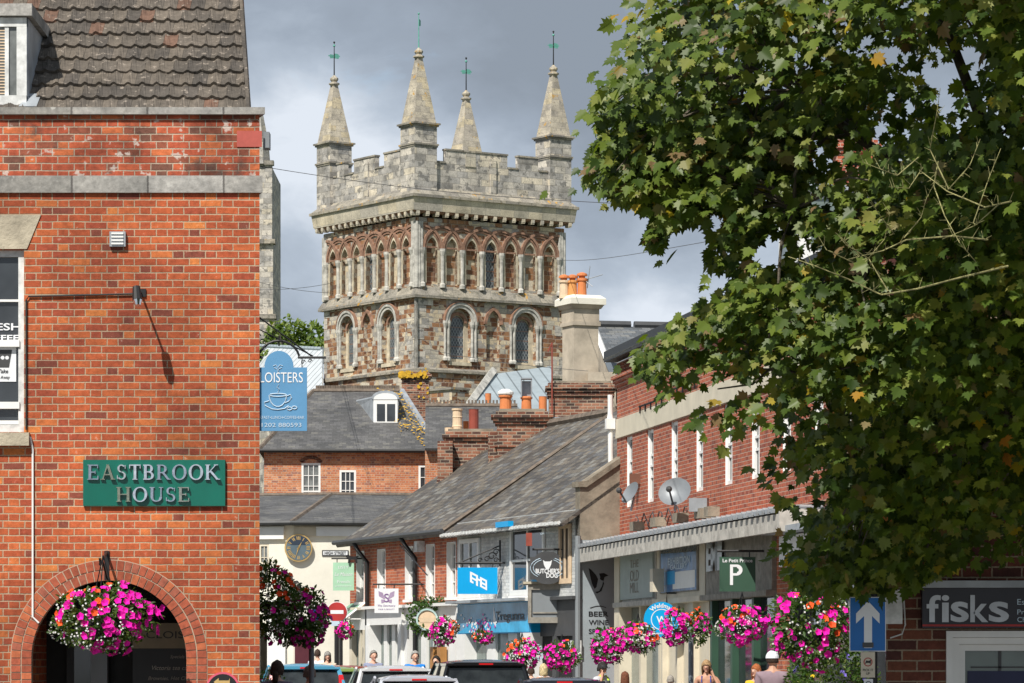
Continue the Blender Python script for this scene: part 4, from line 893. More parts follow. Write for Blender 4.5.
pan=part(MB().box(B,a+.25,b-.15,dS,dS+.04,zfb+.05,zt_-.05),'fascia_panel',plain('pale_green_grey_paint',(.36,.42,.40),.6,0,.08,2),s1)
um=(a+b)/2+.05
for i,(s_,h) in enumerate((('THE',.15),('OLD',.22),('MILL',.2))): part(textmb(B,um,zt_-.28-.24*i,h,s_,dS+.043,width=.9),'lettering',M['timber'],s1)
part(MB().box(B,B.u(617.0,dS),B.u(622,dS),.0,dS+.06,.13,zt_),'pilaster',M['creampaint'],s1)
s2,a,b=frontage('poster_shopfront','cream shopfront with blue and white posters in the glazed panel above its door',656.5,705,'creampaint',('creampaint','creampaint','creampaint',3))
pw=part(MB().box(B,B.u(661,dS),B.u(699,dS),dS,dS+.03,zfb+.10,zt_-.02),'poster_window',M['timber'],s2)
u1,u2=B.u(662.5,dS),B.u(698,dS); zz=lambda f_:zfb+.12+(zt_-.04-zfb-.12)*f_
part(MB().plate(B,rect(u1,u2,zz(0),zz(1)),dS+.034),'blue_poster',plain('poster_blue',(.05,.16,.36),.35,0,.6,3),pw)
part(MB().plate(B,rect(u1+(u2-u1)*.35,u2-.1,zz(.05),zz(.42)),dS+.038),'white_poster',M['white'],pw); part(MB().plate(B,rect(u1+(u2-u1)*.02,u1+(u2-u1)*.42,zz(.16),zz(.45)),dS+.041),'cyan_poster',M['blue'],pw)
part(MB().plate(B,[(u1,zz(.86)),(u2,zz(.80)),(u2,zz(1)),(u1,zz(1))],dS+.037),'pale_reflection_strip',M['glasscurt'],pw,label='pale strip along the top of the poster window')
part(textmb(B,(u1+u2)/2+.1,zz(.66),.13,'EXHIBITION',dS+.04,width=2.0,bold=.02),'lettering',M['greytext'],pw); part(textmb(B,(u1+u2)/2+.1,zz(.53),.10,'GALLERY',dS+.04,width=1.6,bold=.02),'lettering',M['greytext'],pw)
solo(MB().box(B,B.u(659,dS+.2),B.u(656,dS+.2),dS+.1,dS+.32,fz(595,72),fz(573,72)),'alarm_box',M['creampaint'],'cream box fixed at the edge of the poster window under the canopy','box')
s3,a,b=frontage('wood_shopfront','weathered timber fascia shopfront with metal letters and dark green frames',705.5,772,'timber',('glass','green','timber',3))
for i,s_ in enumerate('EMI'): part(textmb(B,B.u(712+4.6*i,dS),zfb+.68,.52,s_,dS+.03,ext=.02,width=.55,bold=.03),'letter',M['zinc'],s3)
gp=Fr(B.pt(B.u(757,dS),dS,0).xy,(1,0)); 
part(MB().box(gp,0,.33,-.3,0,zfb-.05,zt_+.1),'green_panel',M['green'],s3)
part(MB().box(B,B.u(772,dS),B.u(790,dS),.0,.22,0,zcn+.1),'brick_pier',M['brick_street'],s3)
# continuing shop under the tree
t=thing('near_shopfront','dark shopfront with pale fascia half hidden beneath the maple','shopfront',B.pt(B.u(850),.2,.13))
a,b=B.u(791,.3),B.u(900,.3); part(MB().box(B,a,b,.0,.5,3.1,3.6),'fascia_board',M['white'],t); part(MB().box(B,a,b,.0,.12,.3,3.1),'shop_glass',M['glass'],t)
for i in range(4): u=a+(b-a)*i/3; part(MB().box(B,u-.1,u+.1,.1,.3,.13,3.1),'mullion',M['darkgrey'],t)
part(MB().box(B,a,b,.02,.8,3.62,3.72),'canopy',M['leadflash'],t)

# ---- near right building with shop sign
K2=Fr((0,27),(1,0),(0,-1)); n2=lambda px:(px-512)/F*27; m2=lambda py:EYE+(HZ-py)/F*27
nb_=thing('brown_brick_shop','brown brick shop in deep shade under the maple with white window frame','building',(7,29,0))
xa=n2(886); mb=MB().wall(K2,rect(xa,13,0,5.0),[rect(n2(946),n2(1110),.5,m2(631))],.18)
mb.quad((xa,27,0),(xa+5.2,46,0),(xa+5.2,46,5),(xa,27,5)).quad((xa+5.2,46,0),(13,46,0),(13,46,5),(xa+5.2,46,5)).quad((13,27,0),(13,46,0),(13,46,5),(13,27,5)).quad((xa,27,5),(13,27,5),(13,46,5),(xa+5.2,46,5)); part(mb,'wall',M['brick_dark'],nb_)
part(MB().box(K2,xa-.06,13.06,-.3,.06,5.0,5.12),'coping',M['greyband'],nb_)
wf=MB(); a,b,z1=n2(946),n2(1110),m2(631)
for o_,d1 in ((0,.03),(.05,.0),(.10,-.04)):
    wf.box(K2,a+o_,a+o_+.048,-.15,d1,.5,z1-o_).box(K2,b-o_-.048,b-o_,-.15,d1,.5,z1-o_).box(K2,a+o_+.048,b-o_-.048,-.15,d1,z1-o_-.048,z1-o_)
w_=part(wf,'window',M['white'],nb_); part(MB().plate(K2,rect(a+.14,b-.14,.5,z1-.14),-.1),'glass',M['glassgreen'],w_)
mb=MB(); mb.box(K2,a+.2,b-.2,-.098,-.09,m2(668),m2(666.5)).box(K2,n2(1000),n2(1003),-.098,-.09,.6,m2(646)); part(mb,'glazing_bars',M['darkgrey'],w_)
part(MB().box(K2,n2(969),b-.2,-.098,-.085,m2(690),m2(671)),'blue_window_board',plain('navy_board',(.02,.025,.07),.5),w_)
sg=thing('shop_fascia_sign','black fascia sign with large grey fisks lettering and thin red line','sign',K2.pt(n2(1010),0,m2(628)))
part(MB().box(K2,n2(921),n2(1150),0,.09,m2(628),m2(588)),'board',plain('sign_black_board',(.012,.012,.02),.3,0,.1,2),sg); part(MB().box(K2,n2(921),n2(1150),.09,.094,m2(626.5),m2(624.5)),'red_line',M['red'],sg)
part(MB().box(K2,n2(919),n2(1152),0,.14,m2(588),m2(581)),'lead_cover',M['leadflash'],sg)
x=[(925,939),(941,948.5),(948,966.5),(968,986),(985,1007)]
for ch,(p,q_),h in (('f',x[0],27),('i',(940,947.5),27),('s',(949,967),20.5),('k',(968.5,986.5),27),('s',(987,1007),20.5)):
    part(textmb(K2,n2((p+q_)/2),(m2(622.3)+m2(622.3-h))/2,h/F*27,ch,.092,ext=.012,width=n2(q_)-n2(p),bold=.02),'letter',M['fisktext'] if 'fisktext' in M else M['zinc'],sg)
for s_,y,h in (('Estate Agents',603,7.5),('Property Lettings',613,6.5),('Chartered Surveyors',620.5,6.5)):
    wd_=len(s_)*h*.52/F*27; part(textmb(K2,n2(1015.5)+wd_/2,m2(y),h/F*27,s_,.094,width=wd_),'lettering',M['greytext'],sg)
solo(MB().box(K2,n2(880),n2(901),.0,.10,m2(624),m2(590)),'meter_box',M['whiteold'],'pale box on the brown brick wall behind the blue arrow sign','box')
solo(MB().tube([K2.pt(n2(903),.02,m2(590)),K2.pt(n2(905),.02,m2(625)),K2.pt(n2(902),.02,m2(634)),K2.pt(n2(890),.02,m2(638))],.006,5),'wall_cable',M['whiteold'],'thin pale cable looping below the pale box on the brown brick wall','cable')

# ---- white clock building
Cz=104.; c0=P(293,0,Cz).xy
cb=thing('clock_building','cream rendered building with grey slate roof and a round gilded wall clock','building',(c0.x+1,108,0))
CR=Fr(c0,(.993,.12)); CL=Fr(c0,(-.96,.28),(-.28,-.96)); zE=fz(523,Cz)
mb=MB().wall(CR,rect(0,5.2,0,zE),[],.1).wall(CL,rect(0,5,0,zE),[rect(CL.u(269),CL.u(259),fz(583,105),fz(545,105)),rect(CL.u(268),CL.u(259),.6,2.6)],.12)
part(mb,'wall',M['cream'],cb)
sash(CL,cb,CL.u(269),CL.u(259),fz(583,105),fz(545,105),.06,2,3,'creampaint','glasscurt',.06,'white')
R0=Vector((*P(331,0,108.5).xy,fz(494.5,108.5))); R1=Vector((R0.x+8,R0.y+.9,R0.z)); L1=Vector((R0.x-9,R0.y+2.5,R0.z))
ov=lambda f,u,d,z:f.pt(u,d,z)
mb=MB(); e0=Vector((c0.x-.05,c0.y-.35,zE)); e1=CR.pt(5.4,.3,zE); e2=CL.pt(9,.3,zE)
slabquad(mb,e0,e1,R1,R0,.08); slabquad(mb,e0,e2,L1,R0,.08)
rfc=part(mb,'roof',M['slate2'],cb); part(MB().tube([e0,R0],.07,6),'hip_tiles',M['ridge'],rfc); part(MB().tube([L1,R0,R1],.08,6),'ridge_tiles',M['ridge'],rfc)
part(MB().quad(CR.pt(5.2,0,0),(R1.x,R1.y,0),R1,CR.pt(5.2,0,zE)).quad(CL.pt(5,0,0),(L1.x,L1.y,0),L1,CL.pt(5,0,zE)).quad((R1.x,R1.y,0),(L1.x,L1.y,0),L1,R1),'rear_wall',M['cream'],cb)
part(MB().tube([e2,e0,e1],.06,6),'gutter',M['darkgrey'],cb)
part(MB().box(CR,CR.u(316),5.2,0,.12,fz(536,Cz),zE-.1),'white_fascia',M['white'],cb); part(MB().box(CL,CL.u(285),9,.0,.12,fz(539,Cz),zE-.1),'white_fascia',M['white'],cb)
part(MB().box(CR,.02,CR.u(316),0,.05,fz(536,Cz),zE-.1),'beige_panel',M['creampaint'],cb)
ck=thing('wall_clock','round blue-grey wall clock with gold numerals and hands on the cream building','clock',CR.pt(CR.u(298),0,fz(563,Cz)))
cu_,cz_=CR.at(298.2,548); part(MB().disc(CR,cu_,cz_,.40,0,.14),'case',M['gold'],ck); part(MB().disc(CR,cu_,cz_,.36,.14,.15),'dial',M['clockblue'],ck)
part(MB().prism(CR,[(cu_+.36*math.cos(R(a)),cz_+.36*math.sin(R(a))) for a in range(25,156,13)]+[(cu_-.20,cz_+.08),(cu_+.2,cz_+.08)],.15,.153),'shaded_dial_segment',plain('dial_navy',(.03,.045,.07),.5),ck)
for i,nm in enumerate(('XII','I','II','III','IV','V','VI','VII','VIII','IX','X','XI')):
    a=R(90-30*i); w_=.035*len(nm)+.02; mb=MB(); f_=CR; cxx,czz=cu_+.28*math.cos(a),cz_+.28*math.sin(a)
    for j,chh in enumerate(nm):
        o_=(j-(len(nm)-1)/2)*.04; tx,tz=-math.sin(a),math.cos(a)
        def q3(r,o2): return (cu_+r*math.cos(a)-(-tx)*0+ -math.sin(a)*o2*-1, cz_+r*math.sin(a)+math.cos(a)*o2*-1)
        if chh=='I': mb.plate(CR,[q3(.23,o_-.011),q3(.33,o_-.011),q3(.33,o_+.011),q3(.23,o_+.011)],.156)
        else:
            mb.plate(CR,[q3(.23,o_-.005),q3(.33,o_-.025),q3(.33,o_-.008),q3(.23,o_+.013)],.156).plate(CR,[q3(.23,o_-.008),q3(.33,o_+.018),q3(.33,o_+.028),q3(.23,o_+.004)],.158)
    part(mb,'numeral',M['gold'],ck)
for a,r_,w_ in ((62,.21,.03),(-108,.31,.022)):
    a=R(a); c,s_=math.cos(a),math.sin(a); part(MB().plate(CR,[(cu_-c*.06-s_*w_,cz_-s_*.06+c*w_),(cu_-c*.06+s_*w_,cz_-s_*.06-c*w_),(cu_+c*r_,cz_+s_*r_)],.165),'hand',M['gold'],ck)
# ground floor of the clock building
part(MB().box(CL,CL.u(301) if False else .2,.75,0,.12,.1,fz(600,Cz)),'white_pilaster',M['white'],cb)
part(MB().box(CR,.05,CR.u(313),0,.03,.1,fz(620,Cz)),'door',plain('maroon_door',(.09,.02,.03),.5),cb)
part(MB().box(CR,CR.u(312),CR.u(320),0,.25,fz(622,Cz),fz(608,Cz)),'blue_sign_box',plain('royal_blue',(.01,.05,.35),.4),cb)
part(MB().tube([CR.pt(CR.u(336.5),.1,.1),CR.pt(CR.u(336.5),.1,fz(600,Cz))],.07,8),'drainpipe',M['black'],cb)

# ---- orange brick house behind, hipped slate roof and dormer
Dh=124.; OH=Fr(P(264,0,Dh).xy,(.9995,.03)); zO=fz(451,Dh); Lh=OH.u(440)
ob=thing('orange_brick_house','orange brick house with dark slate roof, lichen and a white dormer below the church tower','building',OH.pt(Lh/2,-3,0))
wl=[(301.5,320.5,463,500),(339.5,356,470,500),(418.5,436.5,465,500)]
hs=[]
for i,(p,q_,y0,y1) in enumerate(wl):
    a,b=OH.u(p),OH.u(q_); hs.append(archpts((a+b)/2,(b-a)/2,fz(y1,Dh),fz(y0+3,Dh),'round',8) if False else rect(a,b,fz(y1+20,Dh),fz(y0,Dh)))
mb=MB().wall(OH,rect(0,Lh+1,0,zO),hs,.12); shell(OH,Lh+1,8,0,zO,mb); part(mb,'wall',M['brick_orange'],ob)
for i,h in enumerate(hs): sash(OH,ob,h[0][0],h[1][0],h[0][1],h[2][1],.05,3,5,'white','glasscurt' if i==0 else 'glass',.07,None,.025)
for h in (hs[0],): part(MB().arc(OH,(h[0][0]+h[1][0])/2,h[2][1]-.26,.40,.52,40,140,-.02,.03,8),'window_arch',M['brick_dark'],ob)
rl=P(262,391,129); rl=Vector((rl.x-.6,129,fz(391,129))); rr_=Vector((*P(402,0,129).xy,fz(391,129)))
eL=OH.pt(-.2,.3,zO); eR=OH.pt(Lh,.3,zO); bR=OH.pt(Lh,-9,zO); bL=OH.pt(-.2,-9,zO)
rl=Vector((eL.x+1.6,129,rr_.z))
mb=MB(); slabquad(mb,eL,eR,rr_,rl,.08); slabquad(mb,eR,bR,rr_,rr_+Vector((.01,.01,0)),.08) if False else mb.add([eR,bR,rr_],[(0,1,2)]); mb.add([eL,bL,rl],[(0,1,2)]); mb.quad(bL,bR,rr_,rl)
M['slate_lich']=blocks('lichen_patched_slate',.25,.16,.009,[(0,(.085,.08,.078)),(.3,(.105,.10,.096)),(.6,(.075,.07,.068)),(.85,(.125,.12,.112))],(.04,.04,.04),'run',wob=.005,rough=.6,dirt=.5,dscale=.7,lich=(.55,.64,(.52,.33,.03)),stain=(.8,.66,(.25,.25,.24),.5),edge=.3)
rfo=part(mb,'roof',M['slate2'],ob)
part(MB().tube([eR,rr_],.11,6),'hip_tiles',M['leadflash'],rfo); part(MB().tube([eL,rl],.08,6),'hip_tiles',M['ridge'],rfo)
rdg=MB().tube([rl,rr_],.10,6)
for i in range(34): rdg.box(Fr(rl.xy,(1,0)),.1+i*(rr_.x-rl.x-.2)/34,.2+i*(rr_.x-rl.x-.2)/34,-.02,.02,rl.z+.05,rl.z+.2)
part(rdg,'crested_ridge',M['ridge'],rfo)
part(MB().tube([eL,eR],.07,6),'gutter',M['black'],ob)
# orange lichen in its own patches on the hip slope
def lichpatch(c,U_,V_,n,r,parent):
    mb=MB()
    for i in range(n):
        a,b=random.uniform(-1,1),random.uniform(-1,1); q=c+U_*a+V_*b+U_.cross(V_).normalized()*(-.0012*i if U_.cross(V_).y>0 else .0012*i); s_=random.uniform(.3,1)*r
        mb.add([q+(U_.normalized()*math.cos(t)*s_*random.uniform(.6,1.2)+V_.normalized()*math.sin(t)*s_*random.uniform(.6,1.2)) for t in [j*math.pi/4 for j in range(8)]],[tuple(range(8))])
    return part(mb,'lichen',plain('orange_lichen',(.55,.33,.03),.95,0,.35,6),parent,stuff=True)
hv=(rr_-eR); nrm=(eR-eL).cross(rr_-eL).normalized(); nrm=nrm if nrm.z>0 else -nrm
lichpatch(eR+hv*.62+(eL-eR).normalized()*.55+nrm*.03,(eL-eR).normalized()*.45,hv*.33,170,.055,rfo)
lichpatch(eR+hv*.22+(eL-eR).normalized()*.3+nrm*.03,(eL-eR).normalized()*.25,hv*.16,60,.05,rfo)
# dormer on this roof
dD=126.2; Df=Fr(P(373.5,0,dD).xy,(1,.0)); w_=Df.u(397.5); z0,z1=fz(424,dD),fz(396,dD)
t_=part(MB().box(Df,0,w_,-2.2,0,z0-.2,z1-.12).prism(Df,[(0,z1-.12)]+[(w_/2-w_/2*math.cos(R(a)),z1-.12+.22*math.sin(R(a))) for a in range(0,181,20)],-2.2,.02),'dormer',M['white'],ob)
for a,b in ((.14,.48),(.56,.9)):
    part(MB().box(Df,w_*a,w_*b,.0,.012,z0+.10,z1-.28),'dormer_glass',M['glass'],t_)
q=P(356,397,128.4); mb=MB(); mb.hexa([Df.pt(-.02,-.05,z0),Df.pt(-.02,-.1,z1-.05),Df.pt(-.75,-2.,z1-.05),Df.pt(-.65,-1.9,z1-.3),Df.pt(-.0,-.05,z0),Df.pt(-.0,-.1,z1-.0),Df.pt(-.70,-2.,z1-.0),Df.pt(-.6,-1.9,z1-.3)]); part(mb,'lead_cheek',M['leadflash'],t_)
part(MB().prism(Df,[(-.05,z1-.1)]+[(w_/2-(w_/2+.06)*math.cos(R(a)),z1-.06+.26*math.sin(R(a))) for a in range(0,181,20)]+[(w_+.05,z1-.1)],-2.25,-.03),'dormer_roof',M['leadflash'],t_)
slabq=MB(); slabquad(slabq,Df.pt(-.1,.05,z0-.05),Df.pt(w_+.1,.05,z0-.05),Df.pt(w_+.1,.6,z0-.42),Df.pt(-.1,.6,z0-.42),.03); part(slabq,'lead_apron',M['leadflash'],t_)
# stub chimney with orange lichen
f_=front(402,131); st_=stack('lichen_chimney','short wide brick chimney topped with bright orange lichen before the tower',f_,.98,.8,zO+.5,fz(372,131),'brick_chim',[],'brick_chim',3)
lichpatch(f_.pt(.4,.10,fz(375,131)),Vector((.5,0,0)),Vector((0,0,.09)),60,.10,st_); lichpatch(f_.pt(.75,.02,fz(385,131)),Vector((.2,0,0)),Vector((0,0,.6)),22,.06,st_)
# roof behind the pots
bh=thing('rear_slate_house','grey slate roof with crested ridge behind the cream and red chimney pots','building',P(470,662,121))
bf=Fr(P(425,0,116).xy,(1,.02)); LB=bf.u(520); zE2=fz(445,116)
mb=MB().box(bf,0,LB,-8,0,0,zE2); part(mb,'wall',M['brick_orange'],bh); r_=pitched(bf,0,LB,4.,zE2,fz(406,120),.08,'slate2',bh)
mb=MB(); zt2=fz(406,120)
for i in range(26): mb.box(bf,i*LB/26,i*LB/26+.06,-4.04,-3.96,zt2,zt2+.2)
mb.tube([bf.pt(0,-4,zt2),bf.pt(LB,-4,zt2)],.1,6); part(mb,'crested_ridge',M['ridge'],r_)

# ---- stacks on the terrace ridge
cf=Fr(P(446,0,91).xy,(1,0))
c1=stack('twin_pot_chimney','broad sooty brick chimney with a cream pot and a dark red pot',cf,1.25,1.0,5.2,fz(431,91)+.0,'brick_chim',[],'brick_chim',3)
zt3=fz(427,91)
for px,r,h,m_,st in ((457,.125,.60,'buff',1),(473.5,.125,.58,'terradk',2),(465.5,.07,.30,'terra',2),(449,.12,.12,'buff',2)):
    part(pot(cf,cf.u(px),-.5 if px!=465.5 else -.8,zt3-.1,r,h,None,'',style=st),'chimney_pot',M[{'buff':'potcream'}.get(m_,m_)] if False else M[m_],c1)
cf0=Fr(P(437.5,0,90.6).xy,(1,0)); part(MB().box(cf0,0,.38,-.8,0,5.2,fz(441,90.6)),'side_shoulder',M['brick_chim'],c1)
part(MB().box(cf0,-.02,.25,-.8,.03,5.2,fz(478,90.6)),'buttress',M['brick_chim'],c1)
ff=front(497,88.5); c2=stack('orange_pot_chimney','tall brick chimney with orange pots, a white cowl and a metal cowl',ff,ff.u(547),.9,5.2,fz(411,88.5),'brick_chim',[(ff.u(505.5),.16,.40,'terra',0,'white'),(ff.u(526.5),.14,.36,'terra',0,'metal'),(ff.u(543),.10,.36,'terra',2,'')],'brick_chim',4)
part(MB().box(ff,-.06,ff.u(547)+.04,-.95,.04,fz(447,88.5),fz(445,88.5)),'drip_course',M['brick_chim'],c2)
part(MB().box(ff,ff.u(488),.0,-.6,-.2,5.0,fz(432,88.5)),'side_flue',M['brick_chim'],c2)
f5=front(488,118); 
s5=stack('single_pot_chimney','small distant chimney with one plain terracotta pot before the lead roof',front(484,122),.35,.35,fz(440,122),fz(404.5,122),'brick_chim',[(.14,.10,.36,'terra',2,'')],'brick_chim',1)
fg=front(549,97); c3=stack('wide_brick_chimney','very wide dark brick chimney base with corbelled bands below the rendered chimney',fg,fg.u(613),1.2,5.5,fz(383,97),'brick_chim',[],'brick_chim',3)
part(MB().box(fg,-.04,fg.u(613)+.04,-1.25,.05,fz(396,97),fz(394,97)),'drip_course',M['brick_dark'],c3)
part(MB().box(fg,-.03,fg.u(592),-1.2,.02,5.5,fz(417,97)),'lead_flashing',M['leadflash'],c3)
part(MB().tube([fg.pt(fg.u(552),.12,fz(416,97)),fg.pt(fg.u(552),.12,fz(343,97))],.022,5).tube([fg.pt(fg.u(548),.12,fz(352,97)),fg.pt(fg.u(552),.12,fz(343,97))],.02,5),'rusty_pole',M['terradk'],c3)
# rendered chimney, corner on
rc=Fr(P(573,0,104.).xy,(.90,.43)); rc2=.95
rcx=P(574,0,104).xy; a_=R(24); fA=Fr(rcx,(math.cos(a_),math.sin(a_))); wA=.78; dA=.80
t=thing('rendered_chimney','tall pale rendered chimney with moulded cap and three clay pots','chimney',(rcx.x,105,6))
X=lambda o,z0,z1:MB().hexa([(*(rcx+fA.U*u+Vector((-fA.U.y,fA.U.x))*v),z) for z in (z0,z1) for u,v in ((-o,-o),(wA+o,-o),(wA+o,dA+o),(-o,dA+o))])
PV=Vector((-fA.U.y,fA.U.x)); sh0=MB()
def X(o,z0,z1,o2=None):
    o2=o if o2 is None else o2
    return [(*(rcx+fA.U*u+PV*v),z) for z,oo in ((z0,o),(z1,o2)) for u,v in ((-oo,-oo),(wA+oo,-oo),(wA+oo,dA+oo),(-oo,dA+oo))]
# plan turned so that a corner faces the street
part(MB().hexa(X(0,6,fz(325,104))),'shaft',M['beige'],t)
part(MB().hexa(X(.05,fz(325,104),fz(321,104))).hexa(X(.02,fz(321,104),fz(308,104))).hexa(X(.06,fz(308,104),fz(304,104),.13)),'necking',M['beige'],t)
part(MB().hexa(X(.17,fz(304,104),fz(298,104))).hexa(X(.17,fz(298,104),fz(294.5,104),.05)),'cap',M['cream'],t)
for i,(px,m_,h,yb) in enumerate(((564,'buff',.50,297),(572.5,'orangepot',.50,296),(582,'terra',.56,295))):
    c=P(px,0,104.45); p_=part(MB().lathe((c.x,104.45,fz(297,104)),[(.15,0),(.135,.1),(.125,h*.9),(.16,h*.92),(.16,h*1.03),(.13,h*1.05)],14),'chimney_pot',M[m_],t); part(MB().lathe((c.x,104.45,fz(297,104)+h*1.05),[(.09,0),(.09,.06),(.16,.07),(.15,.13),(.05,.17)],12),'cowl',M['terra'],p_)
aer=MB(); c=P(589,278,104.5); aer.tube([c+Vector((-.25,0,-.5)),c],.015,4).tube([c-Vector((.05,0,.3)),c+Vector((.03,0,.35))],.012,4).tube([c-Vector((.1,.0,.05)),c+Vector((.4,0,.1))],.012,4).tube([c-Vector((.1,.1,.1)),c+Vector((.1,-.3,-.28))],.012,4)
solo(aer,'television_aerial',M['zinc'],'small television aerial behind the three clay chimney pots','aerial')
# gabled house with white bargeboard
gh=thing('gabled_slate_house','beige gabled house with white bargeboard and slate roof right of the rendered chimney','building',(4.5,110,0))
gA=Vector((*P(597,0,110).xy,fz(326,110))); gB=Vector((*P(619,0,104.5).xy,fz(383,104.5))); gC=gA+(gA-gB); gC.z=gB.z
Ux=Vector((.98,.2,0))*7
mb=MB(); slabquad(mb,gB,gB+Ux,gA+Ux,gA,.08); slabquad(mb,gC,gC+Ux,gA+Ux,gA,.08); rg=part(mb,'roof',M['slate_blue'],gh)
rm=MB(); 
for i in range(6): rm.tube([gA+Ux*(i/6)+Vector((0,0,.05)),gA+Ux*((i+.9)/6)+Vector((0,0,.05))],.13,6)
part(rm,'ridge_tiles',M['darkgrey'],rg)
z_=Vector((0,0,1)); dn=lambda q:Vector((q.x,q.y,0))
mb=MB(); mb.add([dn(gB),gB,gA,gC,dn(gC)],[(0,1,2,3,4)]).quad(dn(gB),dn(gB+Ux),gB+Ux,gB).quad(dn(gC),dn(gC+Ux),gC+Ux,gC).add([dn(gB+Ux),gB+Ux,gA+Ux,gC+Ux,dn(gC+Ux)],[(0,1,2,3,4)]); part(mb,'wall',M['beige'],gh)
o_=Vector((-.06,-.02,0)); part(MB().tube([gB+o_-Vector((0,0,.05)),gA+o_-Vector((0,0,.05))],.10,4).tube([gA+o_,gC+o_],.09,4),'bargeboard',M['white'],gh)
part(MB().box(Fr(P(601,0,107.9).xy,(.2,-1),(-1,-.2)),0,.9,0,.06,fz(404,108),fz(397,108)),'gable_vent',M['dark'],gh)
f6=front(588,103.6)
part(MB().box(f6,.0,f6.u(616),-2,0,0,fz(372,103.6)),'front_wall',M['beige'],gh)
# ================================================================ shopfronts of the slate row
def front_on(fr,p0,p1,name,label,zf0,zf1,fas,d,col,glass,n,stall=.5,pil=.16,gd=.0,base=.13):
    a,b=fr.u(p1,d),fr.u(p0,d)
    if a>b: a,b=b,a
    t=thing(name,label,'shopfront',fr.pt((a+b)/2,d,base))
    part(MB().box(fr,a,b,-.02,d,zf0,zf1),'fascia_board',M[fas],t)
    part(MB().box(fr,a-.03,b+.03,-.02,d+.14,zf1,zf1+.07),'cornice',M[col],t)
    part(MB().box(fr,a+.02,b-.02,-.3,gd,stall,zf0),'shop_glass',M[glass],t)
    part(MB().box(fr,a+.02,b-.02,-.1,d-.04,base,stall),'stall_riser',M[col],t)
    for i in range(n+1):
        u=a+pil/2+(b-a-pil)*i/n; part(MB().box(fr,u-pil/2,u+pil/2,gd,(d+.03 if i in (0,n) else gd+.06),base,zf0),'pilaster',M[col],t)
    return t,a,b
t1,a,b=front_on(A,366.5,402,'white_bay_shopfront','white painted bay shopfront with slim columns beneath the square butterfly sign',2.45,2.84,'white',.30,'white','glassgreen',4,pil=.26)
t2,a,b=front_on(A,403,456.5,'wreath_shopfront','white panelled shopfront and doors beneath the foliage wreath sign',2.45,2.84,'white',.22,'white','glassgreen',4,pil=.42)
for px in (434,441): u=A.u(px,.2); part(MB().box(A,u-.12,u+.12,.1,.26,.2,1.9),'timber_door_edge',plain('orange_timber',(.45,.22,.07),.5),t2)
t3,a,b=front_on(A,457.5,531,'blue_fascia_shopfront','white shopfront under a bright blue photographic fascia with dark lettering','x' and 2.18,2.86,'blue',.26,'white','glassgreen',3,pil=.60)
M['fasblue']=plain('fascia_sky_print',(.10,.27,.44),.2,0,.5,1.2)
u0,u1=A.u(530.5,.26),A.u(458,.26)
pr=part(MB().box(A,u0+.02,u1-.02,.26,.275,2.2,2.84),'printed_panel',M['fasblue'],t3)
part(MB().plate(A,[(u0+.02,2.2),(u1-.02,2.2),(u1-1.5,2.52),(u1-3,2.36),(u0+2.2,2.40),(u0+.02,2.46)],.279),'pale_swoosh',plain('pale_cyan_print',(.05,.40,.70),.4,0,.3,2),pr)
part(MB().plate(A,[(A.u(497,.26),2.32),(A.u(494,.26),2.42),(A.u(494.5,.26),2.78),(A.u(496.5,.26),2.5)],.280),'sail_picture',M['signtext'],pr)
# lettering reads from the street, i.e. mirrored to run toward the camera
AR=Fr(A.O,-A.U,A.N)
part(textmb(AR,-A.u(510,.28),2.53,.26,'Tregunna',.281,width=1.9,bold=.01),'lettering',M['darkgrey'],pr)
mb=MB()
for i in range(60):
    u=A.u(474,.26)+random.gauss(0,.85); z=2.36+random.gauss(0,.10)
    if u<u1-.05 and 2.22<z<2.8: mb.plate(A,[(u+.05*math.cos(q*1.26),z+.03*math.sin(q*1.26)) for q in range(5)],.281+i*.0002)
part(mb,'white_blossom_print',M['signtext'],pr,stuff=True)
mb=MB()
for i in range(26):
    u=A.u(484,.26)+random.gauss(0,.5); z=2.36+random.gauss(0,.10)
    if 2.22<z<2.8: mb.plate(A,[(u+.05*math.cos(q*1.26),z+.03*math.sin(q*1.26)) for q in range(5)],.295+i*.0002)
part(mb,'pink_blossom_print',plain('magenta_print',(.5,.03,.33),.5),pr,stuff=True)
part(MB().box(A,u0-.05,u1+.05,.2,.55,2.87,2.93),'awning_box',M['leadflash'],t3)
t4,a,b=front_on(A,532,578,'black_recessed_shopfront','black recessed shopfront with pale panel under the projecting grey box','x' and 2.1,2.86,'darkgrey',.05,'darkgrey','dark',2,pil=.25)
part(MB().box(A,A.u(577,.1),A.u(566,.1),.0,.06,1.7,2.0),'white_panel',M['whiteold'],t4); part(textmb(g1,-.95,1.75,.34,'B',.06,bold=.03),'letter',M['greytext'],t4)
# projecting grey box with black side
gb=Fr(P(528,0,76.2).xy,(1,.0)); z0,z1=fz(622,76.2),fz(585,76.2); w_=gb.u(566)
bx=thing('projecting_grey_box','square grey bay box with framed panel projecting over the black shopfront','sign box',gb.pt(w_/2,-.6,z0))
part(MB().box(gb,0,w_,-1.0,-.03,z0,z1),'box_body',M['darkgrey'],bx)
part(MB().box(gb,.02,w_-.02,-.03,.0,z0+.03,z1-.03),'panel',M['grey'],bx)
mb=MB().box(gb,0,w_,-.03,.05,z0-.02,z0+.10).box(gb,0,w_,-.03,.05,z1-.1,z1+.02).box(gb,0,.07,-.03,.05,z0+.1,z1-.1).box(gb,w_-.07,w_,-.03,.05,z0+.1,z1-.1).box(gb,.1,w_-.1,-.0,.03,z0+.18,z0+.21)
part(mb,'frame',M['timber'],bx); part(MB().box(gb,w_,gb.u(578),-1.2,-.10,z0-.02,z1+.05),'black_side',M['dark'],bx)
